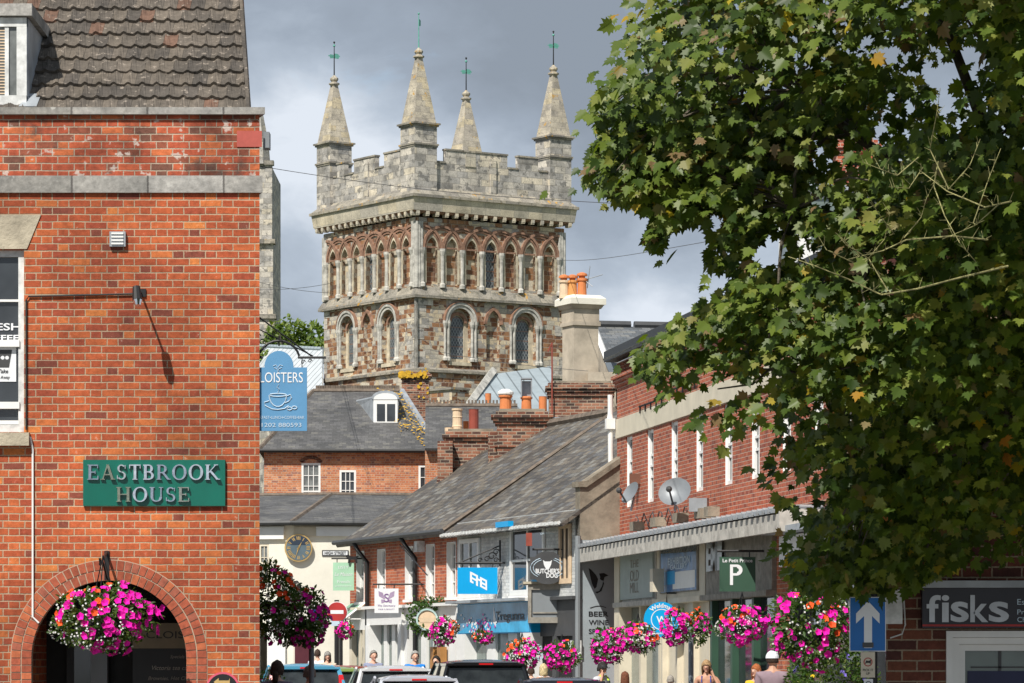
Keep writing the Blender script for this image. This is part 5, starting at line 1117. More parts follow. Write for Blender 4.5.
part(MB().box(gb,-.1,w_+.3,-1.1,.1,z1+.02,z1+.07),'ledge',M['lintel'],bx)

# hanging signs (each flat to the camera, off the facade)
def hsign(nm,label,px0,px1,py0,py1,D,mat,brack='black',th=.03,rod=True,wall=None):
    f=front(px0,D); w_=f.u(px1); z0,z1=fz(py1,D),fz(py0,D)
    t=thing(nm,label,'sign',f.pt(w_/2,0,z0))
    part(MB().box(f,0,w_,-th,0,z0,z1),'board',M[mat],t)
    if rod:
        e=wall if wall is not None else w_+.3
        part(MB().tube([f.pt(-.04,-th/2,z1+.10),f.pt(e,-th/2,z1+.10)],.022,6).tube([f.pt(.1,-th/2,z1),f.pt(.1,-th/2,z1+.1)],.012,5).tube([f.pt(w_-.1,-th/2,z1),f.pt(w_-.1,-th/2,z1+.1)],.012,5),'bracket',M[brack],t)
    return t,f,w_,z0,z1
t,f,w_,z0,z1=hsign('blue_hanging_sign','plain bright blue hanging sign with a white block emblem beside the grey painted wall',457.5,497.5,567.5,594,79.5,'blue')
px=lambda x:f.u(x); py=lambda y:fz(y,79.5)
def glyph(poly,d=.004): return MB().plate(f,[(px(a),py(b)) for a,b in poly],d)
mb=MB()
for po in ([(470,571.5),(472,572.2),(472,583),(470,582)],[(472,572.2),(476,574.4),(476,576.6),(472,574.6)],[(476,574.4),(478,575.5),(478,586.5),(476,585.4)],[(472,577),(476,579.2),(476,581.2),(472,579)],[(472,581),(473.5,581.7),(473.5,583.8),(472,583)],
  [(478,578.4),(480,579.3),(480,581.4),(478,580.4)],[(480,576.6),(482,577.7),(482,587.8),(480,586.7)],[(482,577.7),(485.4,579.5),(485.4,581.6),(482,579.8)],[(482,582),(485.4,583.8),(485.4,585.8),(482,584)],[(482,585.8),(485.4,587.5),(485.4,589.6),(482,587.8)],[(485.4,579.5),(487,580.4),(487,590.4),(485.4,589.6)]):
    mb.plate(f,[(px(a),py(b)) for a,b in po],.004)
part(mb,'emblem',M['signtext'],t)
mb=MB(); q=lambda pts,r=.02:mb.tube([f.pt(px(a),-.03,py(b)) for a,b in pts],r,5)
q([(459,563),(500,563)],.03); q([(461,562),(482,553),(499,546)],.016); q([(500,540),(500,566)],.022)
for cx_,cy_,r_ in ((492,556,.1),(496,552,.08),(487,559,.07),(496,560,.06),(480,560,.05)):
    mb.tube([f.pt(px(cx_)+r_*(1-a/600)*math.cos(R(a)),-.03,py(cy_)+r_*(1-a/600)*math.sin(R(a))) for a in range(0,450,45)],.012,4)
part(mb,'scrolled_bracket',M['black'],t)
# butcher's dog
D_b=76.0; f=front(530,D_b); z0,z1=fz(580.5,D_b),fz(556,D_b); w_=f.u(565)
t=thing('black_pub_sign','black shaped hanging sign with white dog head reading BUTCHER\'S DOG','sign',f.pt(w_/2,0,z0))
pl=[(0,z0+.02),(w_*.2,z0+.02)]+[(w_/2+.24*math.cos(R(a)),z0+.02-.10*math.sin(R(a))) for a in (180,150,120,90,60,30,0)]+[(w_*.8,z0+.02),(w_,z0+.02),(w_,z1-.02)]+[(w_/2+.26*math.cos(R(a)),z1-.02+.12*math.sin(R(a))) for a in (0,30,60,90,120,150,180)]+[(0,z1-.02)]
part(MB().prism(f,pl,-.05,0),'board',M['darkgrey'],t)
zz=lambda y:fz(y,D_b)
part(textmb(f,f.u(547.5),zz(571),.105,"BUTCHER'S",.004,width=.50,bold=.03),'lettering',M['signtext'],t); part(textmb(f,f.u(552),zz(575.5),.10,'DOG',.004,width=.24,bold=.03),'lettering',M['signtext'],t)
part(textmb(f,f.u(547.5),zz(556.7),.04,'ORIGINAL',.004,width=.3,arc=.5),'lettering',M['greytext'],t)
mb=MB(); 
mb.plate(f,[(f.u(543),zz(560)),(f.u(545),zz(561.5)),(f.u(550),zz(561.5)),(f.u(552),zz(560)),(f.u(551),zz(565)),(f.u(549),zz(569)),(f.u(546),zz(569)),(f.u(544),zz(565))],.004); part(mb,'dog_head_emblem',M['signtext'],t)
mb=MB()
for s_ in (-1,1):
    for r_ in (.30,.36): mb.tube([f.pt(f.u(547.5)+s_*r_*math.cos(R(a)),.004,zz(568)+r_*.62*math.sin(R(a))) for a in range(-55,70,15)],.008,4)
part(mb,'scroll_ornament',M['greytext'],t)
part(MB().tube([f.pt(.05,-.02,z1+.14),f.pt(w_+.45,-.02,z1+.14)],.025,6).tube([f.pt(.15,-.02,z1-.03),f.pt(.15,-.02,z1+.14)],.012,5).tube([f.pt(w_-.15,-.02,z1-.03),f.pt(w_-.15,-.02,z1+.14)],.012,5),'bracket',M['black'],t)
part(MB().box(f,f.u(526),f.u(532),-.1,.1,zz(546),zz(533)),'bracket_lamp',M['terradk'],t)
# white butterfly sign
t,f,w_,z0,z1=hsign('white_butterfly_sign','square white hanging sign with purple butterfly emblem before the brick terrace',374.5,398.5,588.5,613,85,'signtext',wall=1.2)
mb=MB(); cu0,cz0=w_*.5,z0+(z1-z0)*.62
for s_ in (-1,1):
    mb.plate(f,[(cu0+s_*.03,cz0-.02),(cu0+s_*.09,cz0+.12),(cu0+s_*.19,cz0+.16),(cu0+s_*.18,cz0+.04),(cu0+s_*.06,cz0-.03)],.004).plate(f,[(cu0+s_*.04,cz0-.04),(cu0+s_*.13,cz0-.04),(cu0+s_*.12,cz0-.13),(cu0+s_*.05,cz0-.11)],.004)
part(mb,'butterfly_emblem',plain('lilac_print',(.35,.27,.40),.5),t); part(textmb(f,cu0,cz0,.2,'S',.007),'letter',M['purple'],t)
part(textmb(f,cu0,z0+.17,.06,'The Sanctuary',.004,width=.42,shear=.2),'lettering',M['purple'],t); part(textmb(f,cu0,z0+.09,.03,'HAIR & BEAUTY',.004,width=.38),'lettering',M['purple'],t)
# green French cafe sign
t,f,w_,z0,z1=hsign('pale_green_cafe_sign','pale green hanging sign with white script and small black animal cutout on top',333,354,562.5,590.5,89.6,'greenpale',wall=.9)
part(textmb(f,w_/2,z1-.12,.07,'LISTY',.004,width=.26),'lettering',M['signtext'],t); part(textmb(f,w_/2,z1-.29,.09,'Le Maison',.004,width=.44,shear=.3),'lettering',M['signtext'],t)
part(textmb(f,w_/2,z0+.22,.07,'French',.004,width=.3),'lettering',M['signtext'],t); part(textmb(f,w_/2,z0+.11,.04,'patisserie',.004,width=.4),'lettering',M['signtext'],t)
f=Fr(f.O+Vector((0,-.05)),f.U,f.N); mb=MB().prism(f,[(w_-.15,z1-.02),(w_-.11,z1-.02),(w_-.09,z1+.07),(w_+.03,z1+.07),(w_+.05,z1-.02),(w_+.09,z1-.02),(w_+.08,z1+.12),(w_+.14,z1+.16),(w_+.04,z1+.15),(w_-.08,z1+.15),(w_-.13,z1+.2),(w_-.2,z1+.18),(w_-.2,z1+.13),(w_-.14,z1+.1)],-.02,.02)
part(mb,'animal_cutout',M['black'],t)
# street name plate
f=CR; u0,z0=CR.at(322,556); u1=CR.u(348.5); z1=fz(550,Cz)
t=thing('street_name_plate','long white street name plate reading HIGH STREET on the cream wall','sign',CR.pt((u0+u1)/2,0,z0))
part(MB().box(CR,u0,u1,0,.03,z0,z1),'board',M['darkgrey'],t); part(MB().box(CR,u0+.03,u1-.03,.03,.035,z0+.03,z1-.03),'plate',M['signtext'],t); part(textmb(CR,(u0+u1)/2,(z0+z1)/2,.09,'HIGH STREET',.038,width=.62,bold=.02),'lettering',M['blacktext'],t)
# no entry sign on post
f=front(337,88.5); zc_=fz(612,88.5); t=thing('no_entry_sign','round red and white no entry sign on a post beside the green awning','sign',f.pt(.1,0,.13))
part(MB().disc(f,0,zc_,.24,-.02,0),'disc',M['red'],t); part(MB().box(f,-.16,.16,0,.005,zc_-.045,zc_+.045),'white_bar',M['signtext'],t); part(MB().disc(f,0,zc_,.26,-.03,-.02),'rim',M['signtext'],t); part(MB().tube([f.pt(.1,-.07,.13),f.pt(.1,-.07,zc_+.2)],.04,8),'post',M['black'],t)
solo(MB().box(front(331,88),0,.36,-.02,0,fz(626,88),fz(621,88)),'small_blue_plate',M['greytext'],'small pale blue plate on the post below the round red sign','sign')
# green awning
u0,u1=A.u(365),A.u(351); mb=MB(); 
t=thing('green_awning','small pale green sloping awning with white edge at the far end of the terrace','awning',A.pt((u0+u1)/2,.5,2.5))
za,zb_=fz(603,90),fz(619,89)
slabquad(mb,A.pt(u0,.55,zb_),A.pt(u1,.55,zb_),A.pt(u1,.0,za),A.pt(u0,0,za),.02); part(mb,'canvas',plain('awning_green',(.20,.36,.25),.7,0,.15,2),t)
part(MB().tube([A.pt(u0-.03,.55,zb_),A.pt(u0-.03,0,za)],.035,5).tube([A.pt(u0,.55,zb_),A.pt(u1,.55,zb_)],.03,5).tube([A.pt(u0,.55,zb_),A.pt(u0,0,zb_)],.02,5),'arm',M['white'],t)
t5,a,b=front_on(A,350.5,366,'far_awning_shopfront','narrow white shopfront with door beneath the small green awning',2.35,2.84,'white',.1,'creampaint','glassgreen',2,pil=.2)
# ring sign in wreath
f=front(427,83.3); zc_=fz(619.5,83.3); t=thing('round_wreath_sign','round pale wooden sign with a pale turquoise ring set in green foliage','sign',f.pt(0,0,zc_-.3))
mb=MB(); mb.arc(f,0,zc_,.215,.255,0,359.9,0,.05,28); part(mb,'ring',plain('pale_turquoise',(.42,.58,.56),.5),t); part(MB().disc(f,0,zc_,.215,.0,.02),'wood_disc',M['buff'],t); part(MB().box(f,-.17,.17,.02,.026,zc_-.07,zc_+.05),'name_panel',plain('pale_wood_panel',(.62,.48,.33),.6),t)
# BEER WINE SPIRITS and dog on the end wall
t=thing('painted_wall_lettering','black dog head picture with BEER WINE SPIRITS lettering on the grey end wall','mural',g1.pt(.5,0,2.1))
for s_,y in (('BEER',614),('WINE',622.5),('SPIRITS',631.5)):
    u,z=g1.at(598.5,y); w_={'BEER':.44,'WINE':.44,'SPIRITS':.50}[s_]; part(textmb(g1,u+(.03 if s_=='SPIRITS' else 0),z,.105,s_,.003,width=w_,bold=.02),'lettering',M['blacktext'],t)
mb=MB(); mb.tube([g1.pt(g1.u(590+i),.004,g1.at(590+i,608-2*math.sin(i/17*3.14))[1]) for i in range(0,18,2)],.008,4); mb.tube([g1.pt(g1.u(590+i),.004,g1.at(590+i,638+2*math.sin(i/17*3.14))[1]) for i in range(0,18,2)],.008,4); part(mb,'curved_line',M['blacktext'],t)
gp_=lambda pts:[g1.at(a,b) for a,b in pts]
mb=MB(); mb.plate(g1,gp_([(588.5,568),(591,569.5),(596,575),(598,579),(596.5,587),(594.5,589),(592,584),(590.5,578)]),.004).plate(g1,gp_([(599,573.5),(604,573),(608.5,575.5),(604.5,577),(603.5,581),(601,580)]),.004).plate(g1,gp_([(603,581),(604,583.5),(601.5,591),(597,593.5),(595,592),(599,591),(602,586)]),.005).disc(g1,*g1.at(601,578.5),.025,.0,.006,8)
part(mb,'dog_picture',M['blacktext'],t)
# P sign and round blue sign on the right
t,f,w_,z0,z1=hsign('green_restaurant_sign','dark green square hanging sign with large white letter P under the canopy',719.5,755.5,557,591.5,60.5,'green',wall=.75,brack='black')
part(textmb(f,w_/2,z1-.06,.06,'Le Petit Prince',.004,width=.5,bold=.02),'lettering',M['signtext'],t)
mb=MB(); X_=lambda p:f.u(p); Y_=lambda p:fz(p,60.5)
mb.plate(f,rect(X_(730),X_(733),Y_(585),Y_(564.5)),.005).arc(f,X_(737),Y_(570),X_(739.5)-X_(737)-.01+.0,X_(742.5)-X_(737),-90,90,0,.006,12).plate(f,rect(X_(733),X_(737.2),Y_(567),Y_(564.5)),.005).plate(f,rect(X_(733),X_(737.2),Y_(575.6),Y_(573.2)),.005)
part(mb,'letter',M['signtext'],t)
f=front(661.5,68); zc_=fz(619.5,68); t=thing('round_blue_sign','round bright blue sign with white ring and W hanging behind the flower baskets','sign',f.pt(0,0,zc_-.34))
part(MB().disc(f,0,zc_,.335,-.04,0),'disc',M['blue'],t); part(MB().arc(f,0,zc_,.185,.20,0,359.9,0,.004,28),'ring',M['signtext'],t); part(textmb(f,0,zc_,.13,'W',.003,bold=.02),'letter',M['signtext'],t)
part(textmb(f,0,zc_,.085,'Weldmar',.003,width=.46,arc=.265,bold=.02),'lettering',M['signtext'],t)
part(textmb(f,0,zc_-.265,.05,'Hospicecare',.003,width=.36,bold=.02),'lettering',M['signtext'],t)
part(MB().tube([f.pt(.1,-.02,zc_+.3),f.pt(.1,-.02,zc_+.5),f.pt(.95,-.02,zc_+.5)],.02,6),'bracket',M['black'],t)
# satellite dishes, floodlight, alarm box, iron brackets
def dish(nm,label,fr_pt,r,az,el,tilt=.25,mat='zinc'):
    t=thing(nm,label,'satellite dish',fr_pt); 
    dv=Vector((math.sin(az)*math.cos(el),-math.cos(az)*math.cos(el),math.sin(el))); x=dv.cross(Vector((0,0,1))).normalized(); y=x.cross(dv); c=Vector(fr_pt)+Vector((0,0,.35))
    mb=MB(); n=20; vs=[c-dv*.06]; fs=[]
    for j in (1,2,3):
        for k in range(n): a=2*math.pi*k/n; rr_=r*j/3; vs.append(c+x*rr_*1.1*math.cos(a)+y*rr_*math.sin(a)+dv*(-.06+.09*(j/3)**2))
    fs=[(0,1+k,1+(k+1)%n) for k in range(n)]+[(1+j*n+k,1+j*n+(k+1)%n,1+(j+1)*n+(k+1)%n,1+(j+1)*n+k) for j in range(2) for k in range(n)]
    mb.add(vs,fs); part(mb,'dish',plain('dish_grey',(.22,.24,.26),.45,.2,.12,4),t,smooth=True)
    e=c+dv*r*1.1-y*r*.35; part(MB().tube([c-y*r*.9,e],.02,5).ball(e,.06),'receiver_arm',M['darkgrey'],t)
    part(MB().tube([Vector(fr_pt),c-dv*.1],.03,6),'mount',M['zinc'],t)
zc2=fz(520,72)
dish('left_satellite_dish' and 'satellite_dish','smaller grey satellite dish tilted sideways near the white drainpipe',B.pt(B.u(631,.5),.5,fz(515,73.5)),.24,R(-62),R(28))
dish('satellite_dish','larger round grey satellite dish on the ledge above the canopy',B.pt(B.u(675,.5),.5,fz(516,69.5)),.29,R(-22),R(25))
t=solo(MB().box(Fr(B.pt(B.u(699,.3),.3,0).xy,(.95,-.3)),-.17,.17,-.08,.08,fz(516,68),fz(503,68)),'floodlight',M['zinc'],'square grey floodlight on the ledge right of the larger dish','lamp')
solo(MB().box(Fr(B.pt(B.u(635.5,.1),.1,0).xy,(1,0)),-.12,.12,-.15,0,fz(486,74),fz(476,74)),'rusty_box',plain('rust_brown',(.16,.07,.045),.8),'small rusty brown box fixed beside the first slim white window','box')
for i,(px,l_) in enumerate(((646,.25),(667,.3),(690,.25),(712,.3),(722,.2))):
    o=solo(MB().box(B,B.u(px),B.u(px)+l_*1.8,.12,.34,zb+.08,zb+.26),'loose_block',M['concrete'],'','block','loose concrete blocks lying along the ledge above the canopy')
    o['label']=['loose concrete block on the ledge by the smaller dish','loose concrete block on the ledge left of the larger dish','loose concrete block on the ledge beneath the floodlight','loose concrete block on the ledge near the leaves','rightmost loose concrete block on the canopy ledge under leaves'][i]
mb=MB(); 
for q_ in range(2):
    u0=B.u(641+q_*0)+.2*q_; mb.tube([B.pt(u0+i*.22,.1+.05*q_,zb+.2+.12*math.sin(i*1.7+q_)+.1*q_) for i in range(24)],.012,4)
solo(mb,'loose_wiring',M['darkgrey'],'tangled dark wiring strung along the ledge between the dishes','wiring')
for px in (641,672):
    u=B.u(px,.03); z=fz(407 if px==641 else 402,73); mb=MB().tube([B.pt(u-.1,.05,z),B.pt(u+2.3,.05,z)],.02,4)
    for k in range(5): mb.tube([B.pt(u+k*.55,.05,z-.14),B.pt(u+k*.55,.05,z+.02)],.018,4)
    solo(mb,'iron_wall_fixing',M['black'],'black iron wall fixing above the pale band, '+('nearest the drainpipe' if px==641 else 'partly behind leaves'),'wall fixing')
# overhead wires across the sky
for i,(a,b,lab) in enumerate((((240,290,90),(330,283.5,150),'thin overhead wire sloping gently between the corner house and tower'),((240,278,92),(330,293,150),'thin overhead wire falling from the corner house toward the tower'),((258,166,40),(700,207,30),'long thin overhead wire passing in front of the battlements'),((560,260,110),(760,232,24),'thin overhead wire rising from the tower side to the maple'),((588,371,100),(430,350,110),'thin dark wire crossing below the church windows'))):
    p0,p1=P(*a),P(*b); pts=[p0.lerp(p1,k/10)-Vector((0,0,.08*math.sin(math.pi*k/10))) for k in range(11)]
    solo(MB().tube(pts,[.00006*q.y+.001 for q in pts],5),'overhead_wire',M['darkgrey'],lab,'wire')
# thin stay wires on the brick terrace
solo(MB().tube([A.pt(A.u(412),.3,fz(545,86)),A.pt(A.u(452),.6,fz(572,80))],.02,4),'stay_wire',M['black'],'dark stay wire running down from the drainpipe to the blue hanging sign','wire')
solo(MB().box(A,A.u(425),A.u(422),.0,.2,fz(552,85),fz(541,85)),'white_alarm_box',M['whiteold'],'small pale alarm box under the eaves beside the second drainpipe','box')

# ================================================================ one way sign, poles
f=front(849.5,26.0); zq=lambda y:fz(y,26.0)
t=thing('one_way_sign','blue rectangular sign with large white upward arrow on a dark post','sign',front(875,26.1).pt(0,0,.13))
part(MB().box(f,0,f.u(886),-.02,0,zq(651.5),zq(597)),'white_border',M['signtext'],t); part(MB().box(f,.006,f.u(886)-.006,0,.002,zq(650.7),zq(597.8)),'blue_face',M['trafblue'],t)
ar=[(864,648),(872,648),(872,616),(879.5,623.5),(879.5,613.5),(868,601),(856,613.5),(856,623.5),(864,616)]
part(MB().plate(f,[(f.u(a),zq(b)) for a,b in ar],.004),'arrow',M['signtext'],t); part(MB().box(f,f.u(862.5),f.u(873.5),.004,.006,zq(647.5),zq(642.5)),'maker_sticker',M['darkgrey'],t)
part(MB().tube([f.pt(f.u(874),-.05,.13),f.pt(f.u(874),-.05,zq(594))],.03,10),'post',M['black'],t)
f=front(861,25.98); t=thing('dog_fouling_sign','small pale rectangular sign with a red ring and dog reading PICK IT UP','sign',f.pt(.05,0,fz(677,26)))
zq=lambda y:fz(y,25.98)
part(MB().box(f,0,f.u(875),-.012,0,zq(677.5),zq(652)),'board',M['creampaint'],t); part(MB().arc(f,f.u(868),zq(662),.026,.032,0,359,0,.003,20),'red_ring',M['red'],t)
part(MB().plate(f,[(f.u(865),zq(664)),(f.u(866),zq(660.5)),(f.u(869),zq(661)),(f.u(871),zq(659.5)),(f.u(870.5),zq(664.5)),(f.u(869.5),zq(662.8)),(f.u(866.5),zq(663))],.003),'dog_silhouette',M['blacktext'],t)
part(textmb(f,f.u(868),zq(670),.017,'PICK IT',.003,width=.075,bold=.01),'lettering',M['blacktext'],t); part(textmb(f,f.u(868),zq(673.5),.017,'UP',.003,bold=.01),'lettering',M['blacktext'],t)
f=front(864,25.98); t=solo(MB().box(f,0,f.u(873),-.01,0,fz(689,26),fz(679,26)),'square_post_sign',M['signtext'],'small white square sign below the dog sign on the same post','sign')
part(MB().arc(f,f.u(868.5),fz(684,26),.016,.021,0,359,0,.003,16),'ring',M['darkgrey'],t)
def pole(px,D,z1,r,label,top=None,mat='steel'):
    c=P(px,0,D); t=thing('lamp_post',label,'post',(c.x,D,.13))
    part(MB().tube([(c.x,D,.13),(c.x,D,z1)],r,10),'shaft',M[mat],t); part(MB().lathe((c.x,D,.13),[(r*2,0),(r*1.8,.6),(r,.75)],10),'base',M[mat],t); part(MB().ball((c.x,D,z1+.02),r*1.3),'cap',M[mat],t); return t
# ================================================================ foliage
def leafmat(name,stops,trans=.35,rough=.45):
    m=bpy.data.materials.new(name); m.use_nodes=True; t=NT(m.node_tree); b=t.n['Principled BSDF']; o=t.n['Material Output']
    at=t.new('ShaderNodeAttribute',attribute_name='rnd'); c=t.ramp(at.outputs['Fac'],stops)
    t.l.new(c,b.inputs['Base Color']); b.inputs['Roughness'].default_value=rough; b.inputs['Specular IOR Level'].default_value=.35
    tr=t.new('ShaderNodeBsdfTranslucent'); c2=t.mix(1,c,(2.0,2.0,.5),'MULTIPLY'); t.l.new(c2,tr.inputs[0])
    mx=t.new('ShaderNodeMixShader'); mx.inputs[0].default_value=trans; t.l.new(b.outputs[0],mx.inputs[1]); t.l.new(tr.outputs[0],mx.inputs[2]); t.l.new(mx.outputs[0],o.inputs[0]); return m
M['maple']=leafmat('maple_leaf',[(0,(.028,.054,.011)),(.35,(.074,.118,.018)),(.6,(.142,.188,.030)),(.80,(.205,.215,.052)),(.90,(.20,.160,.07)),(.955,(.20,.11,.065)),(.985,(.40,.32,.02)),(1,(.34,.11,.03))])
M['leaf']=leafmat('garden_leaf',[(0,(.03,.07,.015)),(.5,(.055,.115,.025)),(.85,(.10,.16,.04)),(1,(.16,.19,.06))])
M['leafbright']=leafmat('ash_leaf',[(0,(.06,.11,.02)),(.5,(.11,.17,.035)),(1,(.19,.24,.06))])
M['bark']=plain('maple_bark',(.10,.085,.065),.95,0,.4,6,.5)
M['lichbark']=plain('lichen_bark',(.25,.235,.10),.95,0,.7,16,.5)
MAPLE=np.array([(0,0),(.12,-.06),(.34,-.09),(.30,.06),(.55,.16),(.42,.26),(.61,.47),(.41,.46),(.27,.47),(.31,.71),(.16,.69),(0,1.0)])
SIMPLE=np.array([(0,0),(.18,.2),(.26,.45),(.16,.8),(0,1.0)])
def leaves(name,mat,parent,pos,tip,nrm,size,rnd,shape=MAPLE,fold=.25,stuff=True,off=None):
    "one mesh of many two-sided leaves; each is two half blades folded on the midrib"
    n=len(pos); k=len(shape)
    tip=tip/np.linalg.norm(tip,axis=1)[:,None]; nrm=nrm-(nrm*tip).sum(1)[:,None]*tip; nrm/=np.linalg.norm(nrm,axis=1)[:,None]+1e-9; side=np.cross(tip,nrm)
    X=np.concatenate([shape[:,0],-shape[1:-1,0]]); Y=np.concatenate([shape[:,1],shape[1:-1,1]]); Z=np.abs(X)*fold - (Y-.3)**2*.35 - X**2*.5
    v=pos[:,None,:]+size[:,None,None]*(X[None,:,None]*side[:,None,:]+Y[None,:,None]*tip[:,None,:]+Z[None,:,None]*nrm[:,None,:])
    m=len(X); v=v.reshape(-1,3)
    if off is not None: v=v-np.array(off)
    r1=np.arange(k); r2=np.concatenate([[k-1],np.arange(m-1,k-1,-1),[0]])
    loops=(np.arange(n)[:,None]*m+np.concatenate([r1,r2])[None,:]).ravel()
    me=bpy.data.meshes.new(name); me.vertices.add(len(v)); me.vertices.foreach_set('co',v.astype(np.float32).ravel())
    me.loops.add(len(loops)); me.loops.foreach_set('vertex_index',loops.astype(np.int32))
    lt=np.tile([k,k],n); me.polygons.add(2*n); me.polygons.foreach_set('loop_start',np.concatenate([[0],np.cumsum(lt)[:-1]]).astype(np.int32))
    me.update(calc_edges=True); a=me.attributes.new('rnd','FLOAT','FACE'); a.data.foreach_set('value',np.repeat(rnd,2).astype(np.float32))
    me.materials.append(mat); o=bpy.data.objects.new(name,me); C.objects.link(o); o.parent=parent
    if stuff: o['kind']='stuff'
    return o
def inpoly(x,z,poly):
    c=np.zeros(len(x),bool); p=poly
    for i in range(len(p)):
        x1,z1=p[i]; x2,z2=p[i-1]
        k=((z1>z)!=(z2>z))&(x<(x2-x1)*(z-z1)/(z2-z1+1e-12)+x1); c^=k
    return c
def edgedist(x,z,poly):
    d=np.full(len(x),9.)
    for i in range(len(poly)):
        a=np.array(poly[i-1]); b=np.array(poly[i]); ab=b-a; t=np.clip(((x-a[0])*ab[0]+(z-a[1])*ab[1])/(ab@ab),0,1)
        d=np.minimum(d,np.hypot(x-a[0]-t*ab[0],z-a[1]-t*ab[1]))
    return d
YT=24.5
cr=[(640,-30),(618,10),(600,24),(608,52),(592,66),(596,96),(586,112),(603,128),(592,150),(588,182),(606,192),(640,206),(655,216),(648,246),(662,248),(672,228),(700,216),(712,236),(705,262),(700,300),(676,312),(662,332),(638,346),(634,364),(650,378),(664,384),(656,402),(676,424),(700,430),(716,452),(730,470),(748,474),(726,486),(712,498),(732,506),(762,508),(778,530),(770,556),(784,580),(812,590),(836,602),(852,606),(880,600),(905,592),(930,576),(968,562),(1000,566),(1040,552),(1110,530),(1250,460)]
poly=[((px-512)/F*YT,EYE+(HZ-py)/F*YT) for px,py in cr]+[(6.6,5.0),(7.2,6.4),(6.6,7.8),(5.2,8.7),(3.5,7.9),(2.2,7.9),(1.25,6.9)]
ZC=lambda z,x=3.:YT-.06*(z-4.2)+np.clip((np.asarray(x)-1.5)/1.1,0,1)*np.clip((4.3-z)*.85,-1.3,1.4)   # the right-hand boughs lean out above, leaving the underside in shade      # the crown leans out over the road as it rises
def sample(n,mind=.0):
    out=[]
    while sum(len(o) for o in out)<n:
        x=rng.uniform(.3,7.6,6000); z=rng.uniform(1.7,9,6000); k=inpoly(x,z,poly); x,z=x[k],z[k]; d=edgedist(x,z,poly)
        hd=np.minimum(1.8,.25+1.0*d); u=rng.uniform(-1,1,len(x)); u=np.sign(u)*np.abs(u)**.7
        out.append(np.stack([x,ZC(z,x)+u*hd,z,d],1))
    return np.concatenate(out)[:n]
tree=thing('maple_tree','large maple tree with dark green lobed leaves overhanging the right side','tree',(4.9,25.2,0))
OFF=(4.9,25.2,0)
# leaf sprays: flat drooping clusters at twig ends
NS=9000; cs_=sample(NS)
bough=rng.uniform(0,1,(330,3))*np.array([7.2,5.6,7.6])+np.array([.3,21.2,1.7])   # boughs carry the sprays; between them lie gaps
bd_=np.min(np.linalg.norm((cs_[:,None,:3]-bough[None])*np.array([.75,.8,1.5]),axis=2),axis=1)
lowleft=(cs_[:,0]<2.1)&(cs_[:,2]<3.9)
keep_=(bd_<rng.uniform(.30,.58,NS)*np.where(lowleft,.92,1.0)); cs_=cs_[keep_][:4300]; NS=len(cs_)
 
# keep a hollow round the bare lichen branches and thin the crown where sky shows
def hole(p,px,py,r,keep):
    X_=(p[:,0]/p[:,1]*F+512); Y_=(HZ-(p[:,2]-EYE)/p[:,1]*F); dd=np.hypot((X_-px)/1.6,Y_-py); return (dd<r)&(rng.random(len(p))>keep)
kill=np.zeros(NS,bool)
for (x,z,r,yk) in ((2.30,4.75,.30,.2),(2.35,4.05,.25,.3),(1.72,4.35,.22,.3),(2.0,3.9,.16,.3),(1.55,3.75,.15,.3),(2.9,6.0,.3,.4)):
    kill|=(np.hypot(cs_[:,0]-x,(cs_[:,2]-z))<r)&(rng.random(NS)>yk)
# hollow in front of the dead branches
kill|=(cs_[:,0]>1.55)&(cs_[:,0]<3.2)&(np.abs(cs_[:,2]-4.15)<.55)&(cs_[:,1]<21.75)
cs_=cs_[~kill]
pos=[];tip=[];nr=[];sz=[];rn=[]
for c in cs_:
    n=rng.integers(16,30); e=c[3]<.35
    rad=.17+.10*rng.random(); outd=np.array([c[0]-3.9,(c[1]-float(ZC(c[2],c[0])))*.8,.15*(c[2]-6)]); outd/=np.linalg.norm(outd)+1e-6
    p=rng.normal(0,1,(n,3))*np.array([rad,rad,rad*.48]); p+=np.outer(p@outd,np.array([0,0,-.35]))
    t=p*np.array([.8,.5,.15])+outd*.06+np.array([0,-.05,-.20])+rng.normal(0,.06,(n,3)); nn=np.array([-.22,-.80,.50])+outd*.25+rng.normal(0,.38,(n,3))
    pos.append(p+c[:3]); tip.append(t); nr.append(nn); sz.append(rng.uniform(.055,.118,n)); cl=rng.normal(0,.13)
    r_=np.clip(rng.beta(2,2.6,n)*.95+cl,0,.93); hot=rng.random(n)<(.012+(.10 if rng.random()<.05 else 0)); r_[hot]=rng.uniform(.97,1,hot.sum()); rn.append(r_)
pos=np.concatenate(pos);tip=np.concatenate(tip);nr=np.concatenate(nr);sz=np.concatenate(sz);rn=np.concatenate(rn)
kk=inpoly(pos[:,0]*24.5/pos[:,1],(pos[:,2]-EYE)*24.5/pos[:,1]+EYE+0*pos[:,0],poly)|(rng.random(len(pos))<.02)|(pos[:,2]>6.6)
sx_=pos[:,0]*24.5/pos[:,1]; sz_=(pos[:,2]-EYE)*24.5/pos[:,1]+EYE; wv=.05*np.sin(pos[:,0]*17)+.05*np.sin(pos[:,2]*23+pos[:,1]*5)
for (hx,hz,hr,hp) in ((2.27,5.02,.14,.72),(1.88,4.36,.13,.95),(2.95,5.62,.20,.85),(2.45,5.75,.12,.8),(3.12,5.3,.12,.8),(1.52,3.42,.13,.8),(1.80,3.15,.13,.75),(1.45,2.98,.15,.8),(2.15,3.28,.10,.7),(1.95,2.72,.12,.7),(1.62,4.75,.10,.8),(1.35,4.55,.10,.8),(2.0,4.75,.09,.8),(2.55,5.2,.08,.8),(1.75,2.5,.15,.8),(2.3,2.45,.10,.6),(1.2,3.35,.12,.6)):
    kk&=~((np.hypot((sx_-hx)/1.6,sz_-hz)+wv<hr)&(rng.random(len(pos))<hp))
